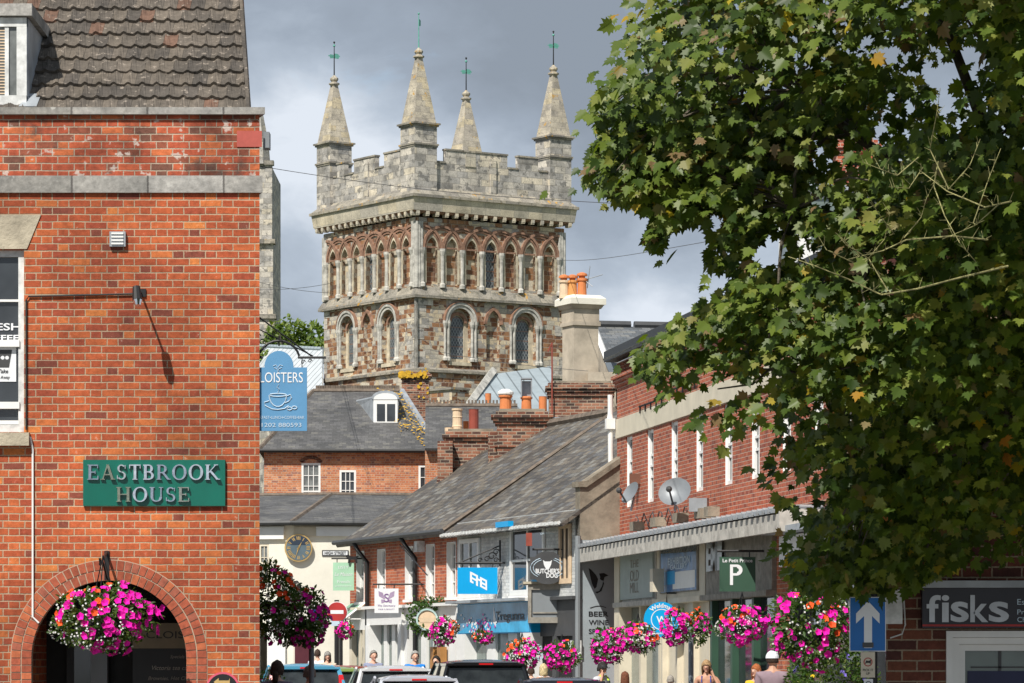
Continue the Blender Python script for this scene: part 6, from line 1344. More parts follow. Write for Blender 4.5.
kk&=~((sx_<2.15)&(sz_>2.3)&(sz_<3.75)&(rng.random(len(pos))<.30))
pos,tip,nr,sz,rn=pos[kk],tip[kk],nr[kk],sz[kk],rn[kk]
leaves('crown',M['maple'],tree,pos,tip,nr,sz,rn,off=OFF)
# trunk, limbs and twigs
mb=MB().tube([(4.9,25.2,0),(4.88,25.15,.5),(4.8,25.0,1.6),(4.72,24.9,2.7)],[.42,.30,.25,.23],12)
trk=part(mb,'trunk',M['bark'],tree,smooth=True)
nodes=[]
def limb(a,b,r0,r1,sag=.3,n=7,name='limb',mat='bark',wig=.08):
    a,b=Vector(a),Vector(b); pts=[]
    for i in range(n+1):
        t=i/n; q=a.lerp(b,t); q.z+=sag*math.sin(math.pi*t); 
        if 0<i<n: q+=Vector((random.uniform(-wig,wig),random.uniform(-wig,wig),random.uniform(-wig,wig)))
        pts.append(q)
    rs=[r0+(r1-r0)*i/n for i in range(n+1)]; return pts,rs
tops=[(4.3,24.2,8.6),(3.4,23.5,7.6),(2.4,24.4,6.6),(1.6,24.5,5.6),(1.9,24.2,4.6),(2.2,24.6,3.5),(3.2,24.6,3.0),(5.8,24.4,7.8),(6.3,25,5.6),(3.4,23.8,5.2),(4.4,23.6,6.4),(5.5,24.3,8.0),(2.9,24.6,7.6),(3.9,23.4,3.6)]
for tp_ in tops:
    s0_=Vector((4.78,24.95,random.uniform(1.9,2.8))); pts,rs=limb(s0_,tp_,.075,.02,.35,8); part(MB().tube(pts,rs,7),'limb',M['bark'],tree,smooth=True); nodes+=pts[2:]
tw=MB(); cen=cs_[:,:3]; sel=rng.choice(len(cen),420,replace=False)
for i in sel:
    c=Vector(cen[i]); nd=min(nodes,key=lambda q:(q-c).length+random.random()*.4)
    pts,rs=limb(nd,c,.014,.005,.06,4,wig=.05); tw.tube(pts,rs,4,caps=False)
part(tw,'twigs',M['bark'],tree,stuff=True)
# bare lichen-covered branches
def px3(px,py,D): return P(px,py,D)
lb=[([(1010,268),(960,278),(915,290),(880,292),(845,282),(812,264),(790,255)],.012,.004),([(990,240),(950,232),(905,238),(880,250),(850,262)],.010,.005),([(885,290),(868,262),(850,245),(838,228)],.008,.003),
    ([(940,30+130),(935,185),(948,212),(960,240),(975,262)],.007,.004),([(975,220),(990,182),(1005,150)],.006,.003),([(895,238),(880,215),(870,196)],.005,.002),([(905,238),(918,214),(930,196),(936,184)],.006,.003),([(1015,205),(985,208),(950,190),(922,168)],.010,.004),
    ([(950,190),(930,150),(936,112),(944,90)],.007,.003),([(948,188),(968,168),(980,140)],.006,.003),([(1000,206),(975,226),(940,236)],.006,.003),([(850,262),(830,250),(815,236)],.005,.002),([(868,262),(885,238),(888,215)],.004,.002),([(915,160),(898,172),(880,170),(866,166)],.006,.002),([(922,168),(905,186),(890,190)],.005,.002)]
for L_,r0_,r1_ in lb:
    m=len(L_); pts=[px3(a,b,21.6+.22*math.sin(a*.05+b*.03)) for a,b in L_]; pts=[p+Vector((random.uniform(-.025,.025),0,random.uniform(-.025,.025))) for p in pts]
    mb=MB(); mb.tube(pts,[(r0_+(r1_-r0_)*i/(m-1))*.62 for i in range(m)],6)
    for i in range(1,m):
        for q_ in range(5):
            p=pts[i-1].lerp(pts[i],random.random()); mb.tube([p,p+Vector((random.uniform(-.05,.05),random.uniform(-.05,.03),random.uniform(-.03,.07)))],[.0022,.001],4)
    part(mb,'lichened_branch',M['lichbark'],tree)
# background ash tree between the towers
rng=np.random.default_rng(11)
bt_=thing('ash_tree','leafy bright green tree between the pale tower edge and the great tower','tree',(*P(296,0,186).xy,0))
c0_=P(296,346,186); n=2600; p=rng.normal(0,1,(n,3)); p/=np.linalg.norm(p,axis=1)[:,None]; lob=rng.normal(0,1,(9,3))*np.array([1.1,.9,.7]); 
p=p*rng.uniform(.6,1.05,(n,1))*np.array([.95,.95,.8])+lob[rng.integers(0,9,n)]+np.array(c0_)
tocr=rng.normal(0,1,(n,3)); leaves('crown',M['leafbright'],bt_,p,tocr,np.array([-.2,-.5,.7])+rng.normal(0,.4,(n,3)),rng.uniform(.22,.42,n),rng.random(n),SIMPLE,off=tuple(bt_.location))
part(MB().tube([(bt_.location.x,186,0),(bt_.location.x+.2,186,9),(c0_.x,186,c0_.z)],[.4,.3,.12],8),'trunk',M['bark'],bt_)
for i in range(5): part(MB().tube([(c0_.x,186,c0_.z-3),c0_+Vector((random.uniform(-2,2),random.uniform(-1.5,1.5),random.uniform(-.5,2)))],[.12,.04],5),'limb',M['bark'],bt_)

# ---------------------------------------------------------------- flowers and baskets
def flowermesh(nm,mat,petals=5,cup=.35,core=None):
    mb=MB(); vs=[(0,0,-.3)]; fs=[]
    n=petals*3
    for i in range(n):
        a=2*math.pi*i/n; r=1 if i%3==1 else (.86 if i%3==2 else .80); vs.append((r*math.cos(a),r*math.sin(a),cup*.5+.08*math.sin(3*a)))
    fs=[(0,1+i,1+(i+1)%n) for i in range(n)]
    me=bpy.data.meshes.new(nm); me.from_pydata(vs,[],fs); me.materials.append(mat); return me
def petal(name,col,tr=.25):
    m,t,b=base(name); 
    oi=t.new('ShaderNodeObjectInfo'); o=t.new('ShaderNodeVectorMath',operation='SCALE'); o.inputs[0].default_value=col; t.l.new(t.rng(oi.outputs['Random'],0,1,.75,1.25),o.inputs['Scale']); t.l.new(o.outputs[0],b.inputs['Base Color']); b.inputs['Roughness'].default_value=.6; b.inputs['Specular IOR Level'].default_value=.15
    return m
M['magenta']=petal('magenta_petal',(.72,.012,.36)); M['scarlet']=petal('orange_red_petal',(.80,.10,.025)); M['pinkpale']=petal('pink_petal',(.75,.06,.35)); M['whitepet']=plain('white_petal',(.72,.72,.70),.7,0,.1); M['violet']=petal('violet_petal',(.18,.14,.5))
FM={k:flowermesh(k+'_flower',M[k]) for k in ('magenta','scarlet','pinkpale')}
def basket(px,py,D,rpx,label,nm=46,ns=10,white=160,side=None,hang=True,wallpt=None,seed=0,leafn=900,sq_=.82,fl=.030):
    """a hanging basket: bowl, foliage, trailing flowers, bracket"""
    rr=random.Random(seed); r=rpx/F*D; c=P(px,py,D)
    t=thing('hanging_basket',label,'flower basket',c-Vector((0,0,r*.7)),'hanging flower baskets along the street')
    off=tuple(t.location)
    part(MB().lathe(c-Vector((0,0,r*.45)),[(r*.12,0),(r*.33,r*.10),(r*.42,r*.32),(r*.42,r*.36)],12),'bowl',M['dark'],t)
    g=np.random.default_rng(seed+50)
    def surf(n,inner=.0):
        p=g.normal(0,1,(n,3)); p/=np.linalg.norm(p,axis=1)[:,None]; f=1+.16*np.sin(p[:,0]*5+seed)*np.cos(p[:,2]*4+p[:,1]*3+seed*2)
        lo=p[:,2]<-.3; p2=p*np.array([1,1,sq_]); return p2*f[:,None],p
    s,nn=surf(leafn); rad=g.uniform(.45,1.0,leafn)**.6; pp=s*(rad*r)[:,None]
    ls=.055 if D<60 else .07
    leaves('foliage',M['leaf'],t,pp+np.array(c),nn+g.normal(0,.5,nn.shape),nn+np.array([0,-.2,.6])+g.normal(0,.4,nn.shape),g.uniform(.6,1.3,leafn)*ls*(1 if r>.2 else .8),g.random(leafn),SIMPLE,off=off)
    # white filler blossom
    if white:
        s,nn=surf(white*3); ctr=np.array([-.45*(side or 1),-.75,-.2]); k=np.argsort(-(nn@ctr)+g.normal(0,.22,len(nn)))[:white]; s=s[k]*r*1.02; mb=MB()
        for q in s:
            q=Vector(q)+c; a=rr.random()*6; z=(.011 if D<60 else .017)
            mb.add([q+Vector((z*math.cos(a+i*1.571),-.01,z*math.sin(a+i*1.571))) for i in range(4)],[(0,1,2,3)]) if rr.random()<.5 else mb.add([q+Vector((z,0,0)),q+Vector((0,-z,z*.5)),q+Vector((-z,0,0)),q+Vector((0,z,-z*.5))],[(0,1,2,3)])
        part(mb,'white_blossom',M['whitepet'],t,stuff=True)
    def put(kind,n,bias,spread):
        b=Vector(bias).normalized()
        for i in range(n):
            for _ in range(30):
                v=Vector((rr.gauss(0,1),rr.gauss(0,1),rr.gauss(0,1))).normalized()
                if v.y<.35 and (v-b).length<spread: break
            f=1+.16*math.sin(v.x*5+seed)*math.cos(v.z*4+v.y*3+seed*2)
            q=Vector((v.x*r*f,v.y*r*f,v.z*r*sq_*f))*rr.uniform(.96,1.08)
            o=bpy.data.objects.new('petunia' if kind!='scarlet' else 'begonia',FM[kind]); C.objects.link(o); o.parent=t; o.location=q+c-t.location
            d=(v+Vector((rr.gauss(0,.35),-.35+rr.gauss(0,.3),.2+rr.gauss(0,.3)))).normalized(); o.rotation_euler=d.to_track_quat('Z','Y').to_euler(); z=fl*rr.uniform(.8,1.2); o.scale=(z,z,z)
    sd=side or (1 if seed%2 else -1)
    put('magenta',nm,(.45*sd,-.7,-.2),1.35); put('scarlet',ns,(-.5*sd,-.5,.6),.9)
    top=c+Vector((0,0,r*1.25)); mb=MB()
    for k in range(3): a=k*2.1+.4; mb.tube([top,c+Vector((r*.4*math.cos(a),r*.4*math.sin(a),-r*.1))],.004+.00005*D,4)
    part(mb,'chain',M['black'],t)
    if wallpt is not None:
        w_=Vector(wallpt); br=MB().tube([w_,top+(top-w_)*.06],.012,5).tube([w_-Vector((0,0,.35)),w_.lerp(top,.55)],.010,5).tube([top,top+Vector((0,0,-.03))],.01,4); part(br,'wall_bracket',M['black'],t)
    return t
def wallB(px,z,d=0): return B.pt(B.u(px,d),d,z)
E0=E.pt(eu(107),0,ez(560)); 
bb=basket(103,618,36.35,50,'large hanging basket of magenta, orange and white flowers in front of the brick arch',100,18,300,side=1,seed=3,leafn=1700,sq_=.66,fl=.042)
part(MB().tube([E.pt(eu(107),.0,ez(553)),E.pt(eu(107),.05,ez(553)),E.pt(eu(107),.62,ez(566)),E.pt(eu(107),.64,ez(560))],.014,6).tube([E.pt(eu(107),.02,ez(578)),E.pt(eu(107),.4,ez(562))],.010,5).box(E,eu(104.5),eu(109.5),0,.015,ez(580),ez(551)),'wall_bracket',M['black'],bb)
basket(270,600,40.5,32,'tall white and red flower basket half hidden behind the corner of the brick house',20,22,260,side=-1,seed=8,leafn=1900,sq_=1.15,fl=.036)
bk2=basket(300,617,40.9,27,'dark leafy basket with magenta petunias on the grey post left of the clock building',70,4,120,side=1,seed=5,leafn=2200,sq_=1.1,fl=.036)
pole(311.5,41.2,2.0,.032,'grey metal post carrying the flower baskets left of the street',mat='steel')
basket(345.5,630,84,9,'small pink flower basket under the green awning',30,4,20,side=-1,seed=6,leafn=260,sq_=.9,fl=.05)
basket(444,631,76.5,13.5,'magenta and white flower basket beside the round wreath sign',52,16,170,side=-1,seed=7,leafn=520,sq_=1.0,fl=.045)
basket(483,637,77.3,10,'small trailing flower basket below the blue fascia',22,6,40,side=1,seed=17,leafn=260,sq_=.6,fl=.045)
basket(522,654,71.5,17,'pink and orange flower basket left of the black shopfront',66,18,60,side=1,seed=9,leafn=520,sq_=.85,fl=.045,wallpt=None)
basket(562,656,71.,17.5,'mostly pink flower basket in front of the grey box and drainpipe',70,4,60,side=-1,seed=10,leafn=620,sq_=.85,fl=.045)
basket(608,646,62.5,15.5,'magenta basket with bright green top in front of the BEER WINE SPIRITS wall',66,3,80,side=-1,seed=11,leafn=560,sq_=1.15,fl=.045)
basket(638,638,62.,19.5,'magenta, red and white basket left of the round blue sign',62,12,210,side=-1,seed=12,leafn=560,sq_=.78,fl=.045)
basket(679,627,58.5,17,'magenta flower basket left of the grey lamp post overlapping the round blue sign',64,6,110,side=-1,seed=13,leafn=520,sq_=1.0,fl=.045)
basket(698,628,59.5,13,'leafy dark basket with small orange flowers right of the grey lamp post',14,12,20,side=1,seed=14,leafn=620,sq_=1.35,fl=.04)
pole(691,59,2.05,.045,'pale grey metal lamp post between two flower baskets on the right','steel')
basket(742,624,52.5,25.5,'round magenta and white flower basket below the green restaurant sign',90,14,260,side=1,seed=15,leafn=760,sq_=.72,fl=.045)
basket(811,626,33.5,43,'large loose basket of pink, orange and white flowers beside the blue arrow sign',72,30,200,side=-1,seed=16,leafn=1900,sq_=.95,fl=.036)
# foliage wreath round the ring sign
f=front(430,83.4); wr_=thing('leafy_wreath','green leafy garland framing the round wooden sign on the terrace','plant',f.pt(0,0,2.2))
n=1100; a=rng.uniform(0,6.28,n); rr_=rng.normal(.36,.07,n); zc_=fz(618.5,83.3); pp=np.stack([f.O.x+rr_*np.cos(a)*1.15+(rng.random(n)<.45)*rng.uniform(.1,.9,n),83.35+rng.normal(0,.06,n),zc_+rr_*np.sin(a)+.04],1)
k=~((np.hypot(pp[:,0]-f.O.x,pp[:,2]-zc_)<.22)); pp=pp[k]; n=len(pp)
leaves('foliage',M['leaf'],wr_,pp,rng.normal(0,1,(n,3)),np.array([0,-.8,.4])+rng.normal(0,.4,(n,3)),rng.uniform(.06,.11,n),rng.random(n)*.8,SIMPLE,off=tuple(wr_.location))
# green planting bank below the large basket, and a planter at the left
def bush(label,c,rx,ry,rz,n,nf,cols,seed,ls=.05,nm='flowering_shrub'):
    t=thing(nm,label,'shrub',(c[0],c[1],.13)); g=np.random.default_rng(seed); p=g.normal(0,1,(n,3)); p/=np.linalg.norm(p,axis=1)[:,None]; q=p*g.uniform(.7,1.05,(n,1))*np.array([rx,ry,rz])+np.array(c)
    leaves('foliage',M['leaf'],t,q,p+g.normal(0,.5,(n,3)),p+np.array([0,-.2,.6])+g.normal(0,.4,(n,3)),g.uniform(.6,1.3,n)*ls,g.random(n),SIMPLE,off=tuple(t.location))
    for i in range(4): part(MB().tube([(c[0],c[1],.13),(c[0]+rx*.4*math.cos(i*1.6),c[1]+ry*.4*math.sin(i*1.6),c[2])],[.02,.008],5),'stem',M['bark'],t)
    for i in range(nf):
        v=Vector(g.normal(0,1,3)).normalized(); v.y=-abs(v.y); v.z=abs(v.z)*.8
        o=bpy.data.objects.new('flower',FM[cols[i%len(cols)]]); C.objects.link(o); o.parent=t; o.location=Vector((v.x*rx,v.y*ry,v.z*rz))+Vector(c)-t.location; o.rotation_euler=(v+Vector((0,-.4,.2))).to_track_quat('Z','Y').to_euler(); z=.022*g.uniform(.8,1.2); o.scale=(z,z,z)
    return t
FM['violet']=flowermesh('violet_flower',M['violet']); FM['yellow']=flowermesh('yellow_flower',petal('yellow_petal',(.7,.5,.03)))
bush('large mixed green shrub with tiny violet flowers below the big flower basket',(P(832,0,35).x,35,1.05),  .48,.4,.80,7000,46,['violet','violet','yellow'],21,.045)
bush('low planter of orange and pink flowers at the foot of the corner house',(P(270,0,47).x,47,1.0),.33,.3,.42,700,46,['scarlet','pinkpale','yellow'],22,.05,'planter_flowers')
# ================================================================ people
SK=[plain('skin_light',(.62,.36,.26),.55,0,.06,5),plain('skin_tanned',(.50,.27,.18),.55,0,.06,5)]
def skin(pts,edges,rad,name,mat,root=0,levels=1,vox=None,extra=None):
    me=bpy.data.meshes.new(name); me.from_pydata(pts,edges,[]); o=bpy.data.objects.new(name,me); C.objects.link(o)
    md=o.modifiers.new('s','SKIN'); md.use_smooth_shade=True
    for i,v in enumerate(me.skin_vertices[0].data): v.radius=rad[i] if isinstance(rad[i],tuple) else (rad[i],rad[i]); v.use_root=(i==root)
    sb=o.modifiers.new('u','SUBSURF'); sb.levels=levels; sb.render_levels=levels
    dg=bpy.context.evaluated_depsgraph_get(); m2=bpy.data.meshes.new_from_object(o.evaluated_get(dg)); bpy.data.objects.remove(o); bpy.data.meshes.remove(me)
    if extra:
        bm=bmesh.new(); bm.from_mesh(m2); t=bpy.data.meshes.new('x'); t.from_pydata([tuple(v) for v in extra.v],[],extra.f); bm.from_mesh(t); bm.to_mesh(m2); bm.free(); bpy.data.meshes.remove(t)
    if vox:
        o=bpy.data.objects.new('r',m2); C.objects.link(o); r=o.modifiers.new('r','REMESH'); r.mode='VOXEL'; r.voxel_size=vox; r.use_smooth_shade=True
        dg=bpy.context.evaluated_depsgraph_get(); m3=bpy.data.meshes.new_from_object(o.evaluated_get(dg)); bpy.data.objects.remove(o); m2=m3
    m2.materials.clear(); m2.materials.append(mat); m2.name=name; return m2
def pobj(me,name,parent):
    o=bpy.data.objects.new(name,me); C.objects.link(o); o.parent=parent; return o
def person(px,D,rot,h,label,shirt,hair,style='short',cap=None,phone=False,skinm=0,trous=(.05,.06,.09),sleeve=True,strap=None,vest=False,bare=False,back=False,top_py=None,turn=0,collar=None):
    """standing figure facing local -Y; rot turns it"""
    if top_py is not None: h=(EYE+(HZ-top_py)/F*D-.13)/ (1.0 if not cap else 1.01)
    c=P(px,0,D); t=thing('person',label,'person',(c.x,D,.13)); t.rotation_euler=(0,0,R(rot)); k=h/1.75
    J={'pel':(0,0,.95),'ab':(0,.01,1.10),'ch':(0,.01,1.30),'ub':(0,.02,1.42),'nk':(0,.015,1.50),'hd':(0,.0,1.58)}
    V=[J['pel'],J['ab'],J['ch'],J['ub'],J['nk'],J['hd']]; Rr=[(.15,.11),(.135,.10),(.155,.11),(.12,.09),.058,.062]; Ed=[(0,1),(1,2),(2,3),(3,4),(4,5)]
    def add(p,r,par): V.append(p); Rr.append(r); Ed.append((par,len(V)-1)); return len(V)-1
    arms={}
    for s in (-1,1):
        sh=add((s*.19,.02,1.41),.062,3)
        if phone and s==(1 if phone>0 else -1):
            el=add((s*.30,-.12,1.20),.043,sh); wr=add((s*.15,-.10,1.46),.030,el); hnd=add((s*.12,-.085,1.53),(.034,.022),wr)
            fd=[(-.01*s,-.03,.055),(-.012*s,-.012,.07),(-.012*s,.008,.068),(-.01*s,.026,.055)]; base_=(s*.115,-.08,1.56)
        else:
            el=add((s*.235,.03,1.12),.043,sh); wr=add((s*.245,-.05,.88),.030,el); hnd=add((s*.245,-.07,.82),(.022,.036),wr)
            fd=[(0,-.03,-.075),(0,-.012,-.09),(0,.008,-.086),(0,.024,-.07)]; base_=(s*.245,-.075,.79)
        arms[s]=(sh,el,wr,hnd)
        for q in fd:
            a_=add(tuple(base_[i]+q[i]*.5 for i in range(3)),.009,hnd); add(tuple(base_[i]+q[i]+(0 if i!=0 else -s*.012) for i in range(3)),.008,a_)
        sg_=1 if base_[2]>1 else -1
        a_=add((base_[0]-s*.02,base_[1]-.035,base_[2]-.02*sg_),.010,hnd); add((base_[0]-s*.025,base_[1]-.05,base_[2]+.015*sg_),.008,a_)
    for s in (-1,1):
        hp=add((s*.095,0,.90),(.095,.10),0); kn=add((s*.105,-.02,.50),.062,hp); an=add((s*.11,.02,.10),.042,kn); ft=add((s*.11,-.02,.04),(.042,.038),an); add((s*.12,-.17,.03),(.04,.025),ft)
    V=[tuple(q*k for q in p) for p in V]; Rr=[tuple(q*k for q in r) if isinstance(r,tuple) else r*k for r in Rr]
    ct,st=math.cos(R(turn)),math.sin(R(turn)); hc=Vector((0,-.012,1.64))*k
    def HP(x,y,z): return hc+Vector((x*ct-y*st,x*st+y*ct,z))*k
    hm=MB(); n,m=20,14; vs=[]
    for j in range(m+1):
        for i in range(n):
            th_=math.pi*j/m; ph=2*math.pi*i/n; x=math.sin(th_)*math.sin(ph); y=-math.sin(th_)*math.cos(ph); z=-math.cos(th_)
            wz=1-.24*max(0,-z)**1.4; X_=x*.074*wz; Y_=y*.095*(1-.12*max(0,-z)); Z_=z*.118
            if y<-.2 and z<0: Y_-=.006*(1-abs(z)) 
            vs.append(HP(X_,Y_,Z_))
    hm.add(vs,[(j*n+i,j*n+(i+1)%n,(j+1)*n+(i+1)%n,(j+1)*n+i) for j in range(m) for i in range(n)])
    hm.ball(HP(0,-.100,-.012),.013*k,.02*k,.022*k).ball(HP(0,-.098,-.026),.017*k,.014*k,.011*k).ball(HP(0,-.082,-.085),.025*k,.018*k,.02*k)
    for s in (-1,1): hm.ball(HP(s*.075,.0,-.01),.010*k,.018*k,.030*k); hm.ball(HP(s*.03,-.082,.022),.024*k,.012*k,.008*k)
    bd=pobj(skin(V,Ed,Rr,'body',SK[skinm],0,1,.0095,hm),'body',t)
    fm=MB()
    for s in (-1,1): fm=MB().ball(HP(s*.031,-.086,.004),.012*k,.006*k,.007*k); pobj(mesh(fm,'eye',M['dark']),'eye',t)
    pobj(mesh(MB().ball(HP(0,-.092,-.052),.024*k,.007*k,.006*k),'mouth',plain('lip_red',(.42,.14,.12),.5)),'mouth',t)
    # hair
    hmat=plain('hair_%d_%d_%d'%tuple(int(x*100) for x in hair),hair,.7,0,.5,40,.6)
    mb=MB(); n,m=18,10; zc_={'short':-.02,'long':-.30,'bob':-.12,'bun':-.05}[style]; vs=[]
    for j in range(m+1):
        for i in range(n):
            th_=math.pi*.98*j/m*(.62 if style=='short' else .70); ph=2*math.pi*i/n; fr_=-math.cos(ph)  # fr_<0 front
            front_=max(0,math.cos(ph)); lim=1-(.55 if style=='short' else .42)*front_**.5; th2=th_*lim
            x=math.sin(th2)*math.sin(ph); y=-math.sin(th2)*math.cos(ph); z=math.cos(th2); o_=.010+.004*math.sin(i*2.3+j)
            X_=x*(.078+o_); Y_=y*(.098+o_)+.004; Z_=z*(.122+o_)
            if style in('long','bob') and j>m*.6 and front_<.45: Z_-=(.20 if style=='long' else .09)*(j/m-.6)/.4; 
            jr=random.uniform(.96,1.05); vs.append(HP(X_*jr,Y_*jr,Z_*jr+random.uniform(-.006,.004)))
    mb.add(vs,[(j*n+i,j*n+(i+1)%n,(j+1)*n+(i+1)%n,(j+1)*n+i) for j in range(m) for i in range(n)])
    if style=='bun': mb.tube([HP(0,.09,-.02),HP(0,.13,-.05),HP(0,.12,-.14),HP(0,.10,-.22)],[.03*k,.035*k,.03*k,.01*k],8)
    hmesh=mesh(mb,'hair',hmat,smooth=True); ho=pobj(hmesh,'hair',t); sd=ho.modifiers.new('t','SOLIDIFY'); sd.thickness=.012; sd.offset=1
    if cap:
        mb=MB(); vs=[]; n,m=20,6
        for j in range(m+1):
            for i in range(n): th_=math.pi*.5*j/m; ph=2*math.pi*i/n; vs.append(HP(math.sin(th_)*math.sin(ph)*.094,-math.sin(th_)*math.cos(ph)*.113,math.cos(th_)*.108+.022))
        mb.add(vs,[(j*n+i,j*n+(i+1)%n,(j+1)*n+(i+1)%n,(j+1)*n+i) for j in range(m) for i in range(n)])
        br=[HP(x*.085,-.10-.085*math.sqrt(max(0,1-x*x)),.02+.01*(1-abs(x))) for x in (-1,-.7,-.35,0,.35,.7,1)]+[HP(.08,-.07,.03),HP(-.08,-.07,.03)]
        mb.add(br,[tuple(range(len(br)))])
        cm=pobj(mesh(mb,'cap',plain('cap_%d'%int(cap[0]*100),cap,.7),smooth=False),'cap',t); sd=cm.modifiers.new('t','SOLIDIFY'); sd.thickness=.006; sd.offset=1
        if back:
            pobj(mesh(MB().add([HP(x*.045,.113-abs(x)*.01,.02+.035*(1-x*x)) for x in (-1,-.5,0,.5,1)],[(0,1,2,3,4)]),'cap_opening',hmat),'cap_opening',t)
    # clothes: shirt and trousers as slightly larger skins
    def cloth(idx,name,col,grow=1.10,cut=None):
        mp={i:a for a,i in enumerate(idx)}; pts=[V[i] for i in idx]; ed=[(mp[a],mp[b]) for a,b in Ed if a in mp and b in mp]
        rd=[tuple(q*grow+.008 for q in Rr[i]) if isinstance(Rr[i],tuple) else Rr[i]*grow+.008 for i in idx]
        if cut: cut(pts,rd,mp)
        return pobj(skin(pts,ed,rd,name,col,0,2),name,t)
    sm=plain('cloth_%d_%d_%d'%tuple(int(x*100) for x in shirt),shirt,.85,0,.12,9)
    idx=[0,1,2,3,4]+[arms[s][0] for s in (-1,1)]
    if sleeve: idx+= [arms[s][1] for s in (-1,1)]
    def cut(pts,rd,mp):
        for s in (-1,1):
            a,b=arms[s][0],arms[s][1]
            if b in mp:
                A_,B_=Vector(V[a]),Vector(V[b]); f_=.95 if sleeve=='long' else .62; pts[mp[b]]=tuple(A_.lerp(B_,f_)); rd[mp[b]]=.058*k
            rd[mp[a]]=.080*k
        pts[mp[4]]=tuple(Vector((0,.015,1.475))*k); rd[mp[4]]=.072*k; rd[mp[3]]=(.15*k,.108*k); rd[mp[2]]=(.185*k,.135*k)
    if bare: idx=[0,1,2]
    cloth(idx,'shirt',sm,1.12,cut if not bare else None)
    if sleeve=='long':
        for s in (-1,1):
            a,b=Vector(V[arms[s][1]]),Vector(V[arms[s][2]]); pobj(mesh(MB().tube([a+(a-b)*.06,a.lerp(b,.95)],[.054*k,.040*k],10),'sleeve',sm,smooth=True),'sleeve',t)
    if bare:
        for s in (-1,1): pobj(mesh(MB().tube([Vector((s*.09,-.10,1.34))*k,Vector((s*.085,-.06,1.46))*k,Vector((s*.085,.05,1.47))*k,Vector((s*.09,.12,1.34))*k],.014*k,6),'strap',sm),'strap',t)
    if collar: 
        pobj(mesh(MB().add([Vector(q)*k for q in ((-.05,-.09,1.50),(.0,-.125,1.36),(.05,-.09,1.50),(0,-.075,1.52))],[(0,1,2,3)]),'collar',plain('collar_%d'%int(collar[0]*100),collar,.8)),'collar',t)
    if vest:
        for z_ in (1.34,1.2,1.02): pobj(mesh(MB().lathe((0,.01*k,z_*k),[((.19+.0)*k,0),(.19*k,.05*k)],16),'reflective_band',M['zinc']),'reflective_band',t)
        for s in (-1,1): pobj(mesh(MB().tube([Vector((s*.10,-.125,1.1))*k,Vector((s*.10,-.12,1.35))*k,Vector((s*.10,-.03,1.485))*k,Vector((s*.10,.10,1.42))*k,Vector((s*.10,.14,1.1))*k],.032*k,6),'vest_panel',plain('hi_vis_yellow',(.55,.72,.03),.6)),'vest_panel',t)
    if strap: pobj(mesh(MB().tube([Vector((-.13,-.13,1.1))*k,Vector((0,-.145,1.3))*k,Vector((.09,-.08,1.47))*k,Vector((.07,.08,1.46))*k,Vector((-.05,.135,1.25))*k,Vector((-.15,.12,1.05))*k],.014*k,6),'bag_strap',M['black']),'bag_strap',t)
    if phone:
        s=1 if phone>0 else -1; pobj(mesh(MB().add([Vector(q)*k for q in ((s*.088,-.075,1.56),(s*.10,-.115,1.57),(s*.10,-.095,1.68),(s*.088,-.055,1.67),(s*.098,-.072,1.56),(s*.11,-.112,1.57),(s*.11,-.092,1.68),(s*.098,-.052,1.67))],[(0,1,2,3),(7,6,5,4),(0,4,5,1),(1,5,6,2),(2,6,7,3),(3,7,4,0)]),'phone',M['black']),'phone',t)
    tm=plain('trousers_%d_%d'%(int(trous[0]*100),int(trous[2]*100)),trous,.9,0,.12,6)
    L0=len(V)-10; cloth([0,L0,L0+1,L0+2,L0+5,L0+6,L0+7],'trousers',tm,1.10)
    for s,b in ((-1,L0+3),(1,L0+8)): pobj(mesh(MB().ball(Vector(V[b])+Vector((0,-.07*k,-.005)),.055*k,.14*k,.05*k,12,6),'shoe',M['black'],smooth=True),'shoe',t)
    return t
GREY=(.26,.25,.23); BRN=(.05,.028,.018); BLO=(.55,.40,.20); GIN=(.42,.13,.04); BLK=(.02,.015,.012)
person(415,77.5,12,1.75,'man with grey hair in a bright blue polo shirt walking beyond the white car',(.01,.20,.62),(.34,.335,.32),top_py=652,skinm=0)
person(436.5,76,-25,1.75,'young dark-haired man in a black jacket with red collar beside the black car',(.02,.017,.02),BLK,top_py=657,sleeve='long',collar=(.6,.03,.05))
person(317.5,92,180,1.75,'person in white shirt with dark diagonal strap, back turned, near cream wall',(.72,.75,.85),BRN,top_py=650,strap=True)
person(327.5,91,10,1.6,'grey-haired woman in a pale top wearing sunglasses beside the white-shirted person',(.62,.52,.42),GREY,'bob',top_py=652.5)
person(277,43,170,1.7,'woman with brown hair tied back seen from behind near the grey post',(.18,.16,.2),BRN,'bun',top_py=662.5)
person(309.5,44,178,1.65,'person with short grey-brown hair and blue top behind the grey post',(.08,.20,.50),(.20,.15,.12),'short',top_py=667.5)
person(531,73,175,1.7,'person in a teal blue top partly hidden behind the dark car',(.01,.22,.36),BRN,'short',top_py=668)
person(543.5,68,200,1.68,'blonde woman in a white vest top with dark bag strap seen from behind',(.75,.73,.75),(.62,.50,.28),'bob',top_py=665,strap=True,sleeve=False,skinm=1)
person(602,62,55,1.75,'man in a black cap and yellow high-visibility vest talking on a phone',(.55,.56,.60),BLK,'short',cap=(.02,.02,.022),phone=-1,vest=True,top_py=663,turn=0,skinm=1)
person(625,60,180,1.6,'person with long reddish brown hair seen from behind at the bottom edge',(.25,.1,.08),(.16,.055,.025),'long',top_py=673)
person(670.5,58,185,1.6,'pale grey-haired person whose head just shows at the bottom edge',(.5,.5,.5),(.34,.31,.27),'short',top_py=676)
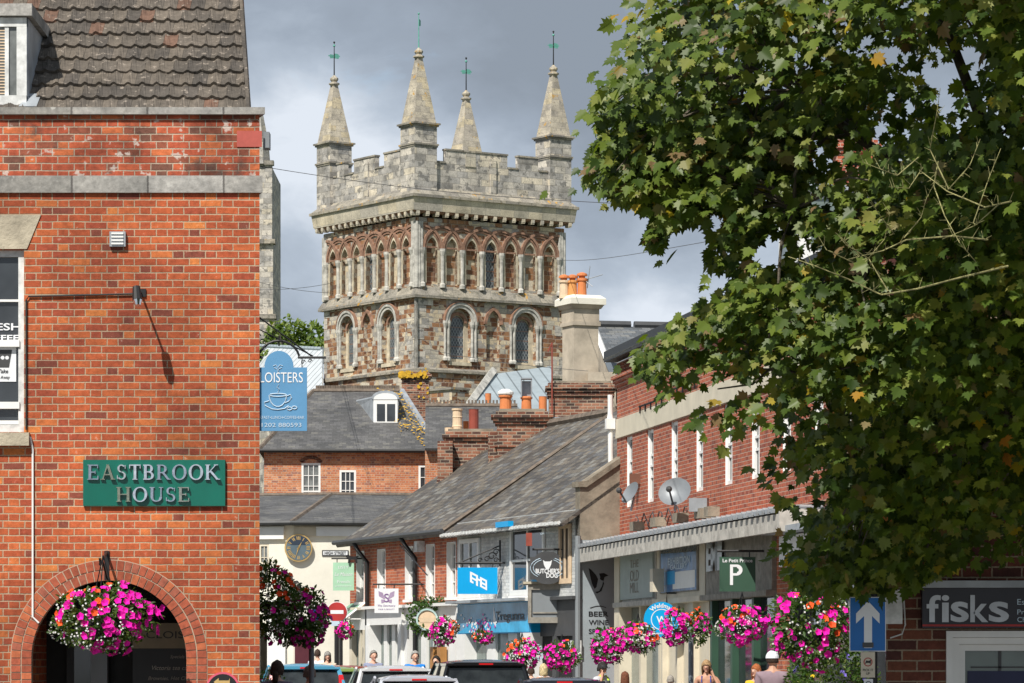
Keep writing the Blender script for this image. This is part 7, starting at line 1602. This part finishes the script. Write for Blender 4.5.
person(706.5,57.5,-8,1.68,'smiling woman with fair hair in a blue strappy top holding a phone to her ear',(.03,.06,.30),(.38,.24,.12),'bob',phone=1,bare=True,sleeve=False,top_py=661.5,skinm=1)
person(756.5,52,-40,1.62,'ginger-haired woman in a yellow top partly behind the man in the white cap',(.72,.45,.03),GIN,'long',top_py=665)
person(772.5,46,180,1.78,'man in a white cap and dusty mauve t-shirt seen from behind',(.26,.19,.22),BRN,'short',cap=(.75,.76,.80),back=True,top_py=651,skinm=1)
person(373.5,83.5,20,1.7,'person in blue and beige standing at the white bay window behind the white car',(.25,.28,.40),GREY,'short',top_py=651.5)

# ================================================================ cars
def car(px,D,rot,h,label,col,w_=1.76,L_=4.1,kind='hatch',lamp='tall',rails=False,group=None):
    "body length along local +Y (nose), rear at y=0 facing the camera when rot=0"
    c=P(px,0,D); nm={'hatch':'hatchback_car','suv':'estate_car'}[kind]; t=thing(nm,label,'car',(c.x,D,.02),group); t.rotation_euler=(0,0,R(rot))
    cm=plain('car_paint_%d_%d_%d'%tuple(int(x*100) for x in col),col,.22,.25,.03,2,coat=.6); k=h
    belt=.62*k; hw=w_/2; rw=hw*.76; 
    st=[(0,.30,belt-.04,.90),(.06,.24,belt,.97),(.9,.22,belt+.02,1.0),(L_*.55,.22,belt-.02,1.0),(L_*.72,.22,belt-.06,.99),(L_*.93,.24,belt-.26,.93),(L_,.32,belt-.36,.80)]
    mb=MB(); vs=[]; 
    for y,z0,z1,f_ in st:
        a=hw*f_; vs+=[Vector(q) for q in ((-a*.92,y,z0),(-a,y,z0+.15),(-a*1.0,y,(z0+z1)/2+.05),(-a*.94,y,z1-.03),(-a*.80,y,z1+.015),(0,y,z1+.03),(a*.80,y,z1+.015),(a*.94,y,z1-.03),(a,y,(z0+z1)/2+.05),(a,y,z0+.15),(a*.92,y,z0))]
    n=11; fs=[(i*n+j,i*n+(j+1)%n,(i+1)*n+(j+1)%n,(i+1)*n+j) for i in range(len(st)-1) for j in range(n)]+[tuple(range(n)),tuple((len(st)-1)*n+j for j in reversed(range(n)))]
    mb.add(vs,fs); b=pobj(mesh(mb,'body',cm,smooth=False),'body',t)
    # greenhouse
    y0,y1,y2,y3=.10,.42,(L_*.50 if kind=='hatch' else L_*.55),L_*.73
    if kind=='suv': y1=.26
    A4=[(-hw*.93,y0,belt),(hw*.93,y0,belt),(hw*.92,y3,belt-.02),(-hw*.92,y3,belt-.02)]; T4=[(-rw,y1,k-.085),(rw,y1,k-.085),(rw,y2,k-.08),(-rw,y2,k-.08)]
    gl=MB().hexa([Vector(q) for q in A4+T4]); g=pobj(mesh(gl,'windows',M['carglass']),'windows',t)
    # roof skin, slightly domed
    rf=MB(); nx,ny=8,6; vs=[]
    for j in range(ny+1):
        for i in range(nx+1):
            x=-1+2*i/nx; y=y1-.07+(y2-y1+.12)*j/ny; vs.append(Vector((x*(rw+.02),y,k-.075+.075*(1-abs(x)**3)*(1-abs(2*j/ny-1)**4)+.0)))
    vs2=[v-Vector((0,0,.05)) for v in vs]; q=nx+1; fs=[(j*q+i,j*q+i+1,(j+1)*q+i+1,(j+1)*q+i) for j in range(ny) for i in range(nx)]; N_=len(vs)
    fs+=[tuple(N_+a for a in f) for f in fs]; ring=[i for i in range(nx+1)]+[j*q+nx for j in range(1,ny+1)]+[ny*q+i for i in range(nx-1,-1,-1)]+[j*q for j in range(ny-1,0,-1)]
    fs+=[(ring[i],ring[(i+1)%len(ring)],N_+ring[(i+1)%len(ring)],N_+ring[i]) for i in range(len(ring))]; rf.add(vs+vs2,fs); pobj(mesh(rf,'roof',cm,smooth=False),'roof',t)
    pl=lambda a,b,r=.045:MB().tube([Vector(a),Vector(b)],[r,r*.8],6)
    for s in (-1,1):
        for a,b_,r in (((s*hw*.90,y0+.0,belt),(s*rw*.99,y1-.01,k-.09),.055),((s*hw*.925,y3,belt),(s*rw,y2,k-.05),.035),((s*hw*.935,L_*.34,belt),(s*rw*1.0,L_*.34,k-.06),.03)):
            pobj(mesh(pl(a,b_,r),'pillar',cm if r>.03 else M['black']),'pillar',t)
        pobj(mesh(MB().tube([(s*hw*.97,L_*.66,belt+.02),(s*(hw+.15),L_*.65,belt+.08)],.02,5).ball((s*(hw+.14),L_*.65,belt+.09),.10,.05,.08,10,6),'wing_mirror',cm),'wing_mirror',t)
        lb=MB()
        if lamp=='tall': lb.hexa([Vector(q) for q in ((s*hw*.97,-.0,belt-.28),(s*hw*.74,-.03,belt-.28),(s*hw*.76,.0,belt-.28),(s*hw*.98,.14,belt-.28),(s*rw*1.12,y1*.62,k-.22),(s*rw*.98,y1*.55,k-.22),(s*rw*.98,y1*.62,k-.22),(s*rw*1.14,y1*.9,k-.22))])
        else: lb.hexa([Vector(q) for q in ((s*hw*.97,-.0,belt-.26),(s*hw*.70,-.03,belt-.26),(s*hw*.70,.03,belt-.26),(s*hw*.98,.16,belt-.26),(s*hw*.94,.0,belt-.05),(s*hw*.68,-.02,belt-.05),(s*hw*.68,.03,belt-.05),(s*hw*.96,.16,belt-.05))])
        pobj(mesh(lb,'tail_lamp',plain('tail_lamp_red',(.60,.015,.02),.15,0,.1,3,coat=.8)),'tail_lamp',t)
        for yy in (L_*.18,L_*.80):
            W_=MB(); q_=[(s*(hw-.20),yy+.31*math.cos(a*math.pi/10),.31+.31*math.sin(a*math.pi/10)) for a in range(20)]; q2=[(s*(hw-.0),y_,z_) for _,y_,z_ in q_]; W_.add([Vector(v) for v in q_+q2],[tuple(range(20)),tuple(range(39,19,-1))]+[(i,(i+1)%20,20+(i+1)%20,20+i) for i in range(20)])
            wh=pobj(mesh(W_,'wheel',M['dark']),'wheel',t); r2=MB(); q_=[(s*(hw+.004),yy+.2*math.cos(a*math.pi/6),.31+.2*math.sin(a*math.pi/6)) for a in range(12)]; r2.add([Vector(v) for v in q_],[tuple(range(12))]); pobj(mesh(r2,'rim',M['zinc']),'rim',wh)
        if rails: pobj(mesh(MB().tube([Vector((s*rw*.92,y1+.05,k+.0)),Vector((s*rw*.92,y1+.15,k+.05)),Vector((s*rw*.92,y2-.15,k+.05)),Vector((s*rw*.92,y2,k))],.018,6),'roof_rail',M['black']),'roof_rail',t)
    # rear window frame and third brake light
    pobj(mesh(MB().hexa([Vector(q) for q in ((-rw,y1-.10,k-.11),(rw,y1-.10,k-.11),(rw,y1,k-.11),(-rw,y1,k-.11),(-rw*.80,y1-.10,k-.055),(rw*.80,y1-.10,k-.055),(rw*.85,y1,k-.04),(-rw*.85,y1,k-.04))]),'spoiler',cm),'spoiler',t)
    pobj(mesh(MB().hexa([Vector(q) for q in ((-.13,y1-.115,k-.10),(.13,y1-.115,k-.10),(.13,y1-.09,k-.10),(-.13,y1-.09,k-.10),(-.13,y1-.115,k-.072),(.13,y1-.115,k-.072),(.13,y1-.09,k-.072),(-.13,y1-.09,k-.072))]),'brake_light',MC['tail_lamp_red']),'brake_light',t)
    pobj(mesh(MB().hexa([Vector(q) for q in ((-.26,-.02,.50),(.26,-.02,.50),(.26,0,.50),(-.26,0,.50),(-.26,-.02,.61),(.26,-.02,.61),(.26,0,.61),(-.26,0,.61))]),'number_plate',plain('plate_yellow',(.70,.55,.05),.5)),'number_plate',t)
    pobj(mesh(MB().hexa([Vector(q) for q in ((-hw*.92,-.06,.28),(hw*.92,-.06,.28),(hw*.92,.1,.28),(-hw*.92,.1,.28),(-hw*.92,-.06,.46),(hw*.92,-.06,.46),(hw*.92,.1,.46),(-hw*.92,.1,.46))]),'bumper',cm),'bumper',t)
    pobj(mesh(MB().hexa([Vector(q) for q in ((-.2,L_*.44,k-.62),(.12,L_*.44,k-.62),(.12,L_*.46,k-.62),(-.2,L_*.46,k-.62),(-.2,L_*.44,k-.2),(.12,L_*.44,k-.2),(.12,L_*.46,k-.2),(-.2,L_*.46,k-.2))]),'headrest',M['darkgrey']),'headrest',t)
    return t
cg='cars standing along the street'
zr_=lambda py,D:EYE+(HZ-py)/F*D+.01
car(487,66,7,zr_(661,66),'large black car with dark rear window nearest in the line of traffic',(.012,.013,.015),1.84,4.4,'suv','low',group=cg)
car(397,71,6,zr_(667,71),'white car with dark rear window and a red high brake light',(.72,.73,.74),1.78,4.2,'hatch','low',group=cg)
car(347,79,9,zr_(666.5,79),'orange-red car with pale windscreen pillar left of the white car',(.42,.07,.02),1.72,4.0,'hatch','low',group=cg)
car(330,74,8,zr_(668,74) if False else zr_(667.5,74),'light green car with tall red tail lamps behind the grey post',(.30,.42,.12),1.66,3.7,'hatch','tall',group=cg)
car(308,70,8,zr_(665,70),'pale blue car with tall red tail lamp by the grey post',(.10,.38,.58),1.66,3.7,'hatch','tall',group=cg)
car(421,63,7,zr_(676.5,63),'low silver car whose curved roof just shows below the man in blue',(.55,.57,.62),1.70,3.9,'hatch','low',group=cg)
car(566,60,3,zr_(679,60),'dark grey car whose roof just shows beneath the pink flower baskets',(.03,.035,.05),1.72,4.0,'hatch','low',group=cg)
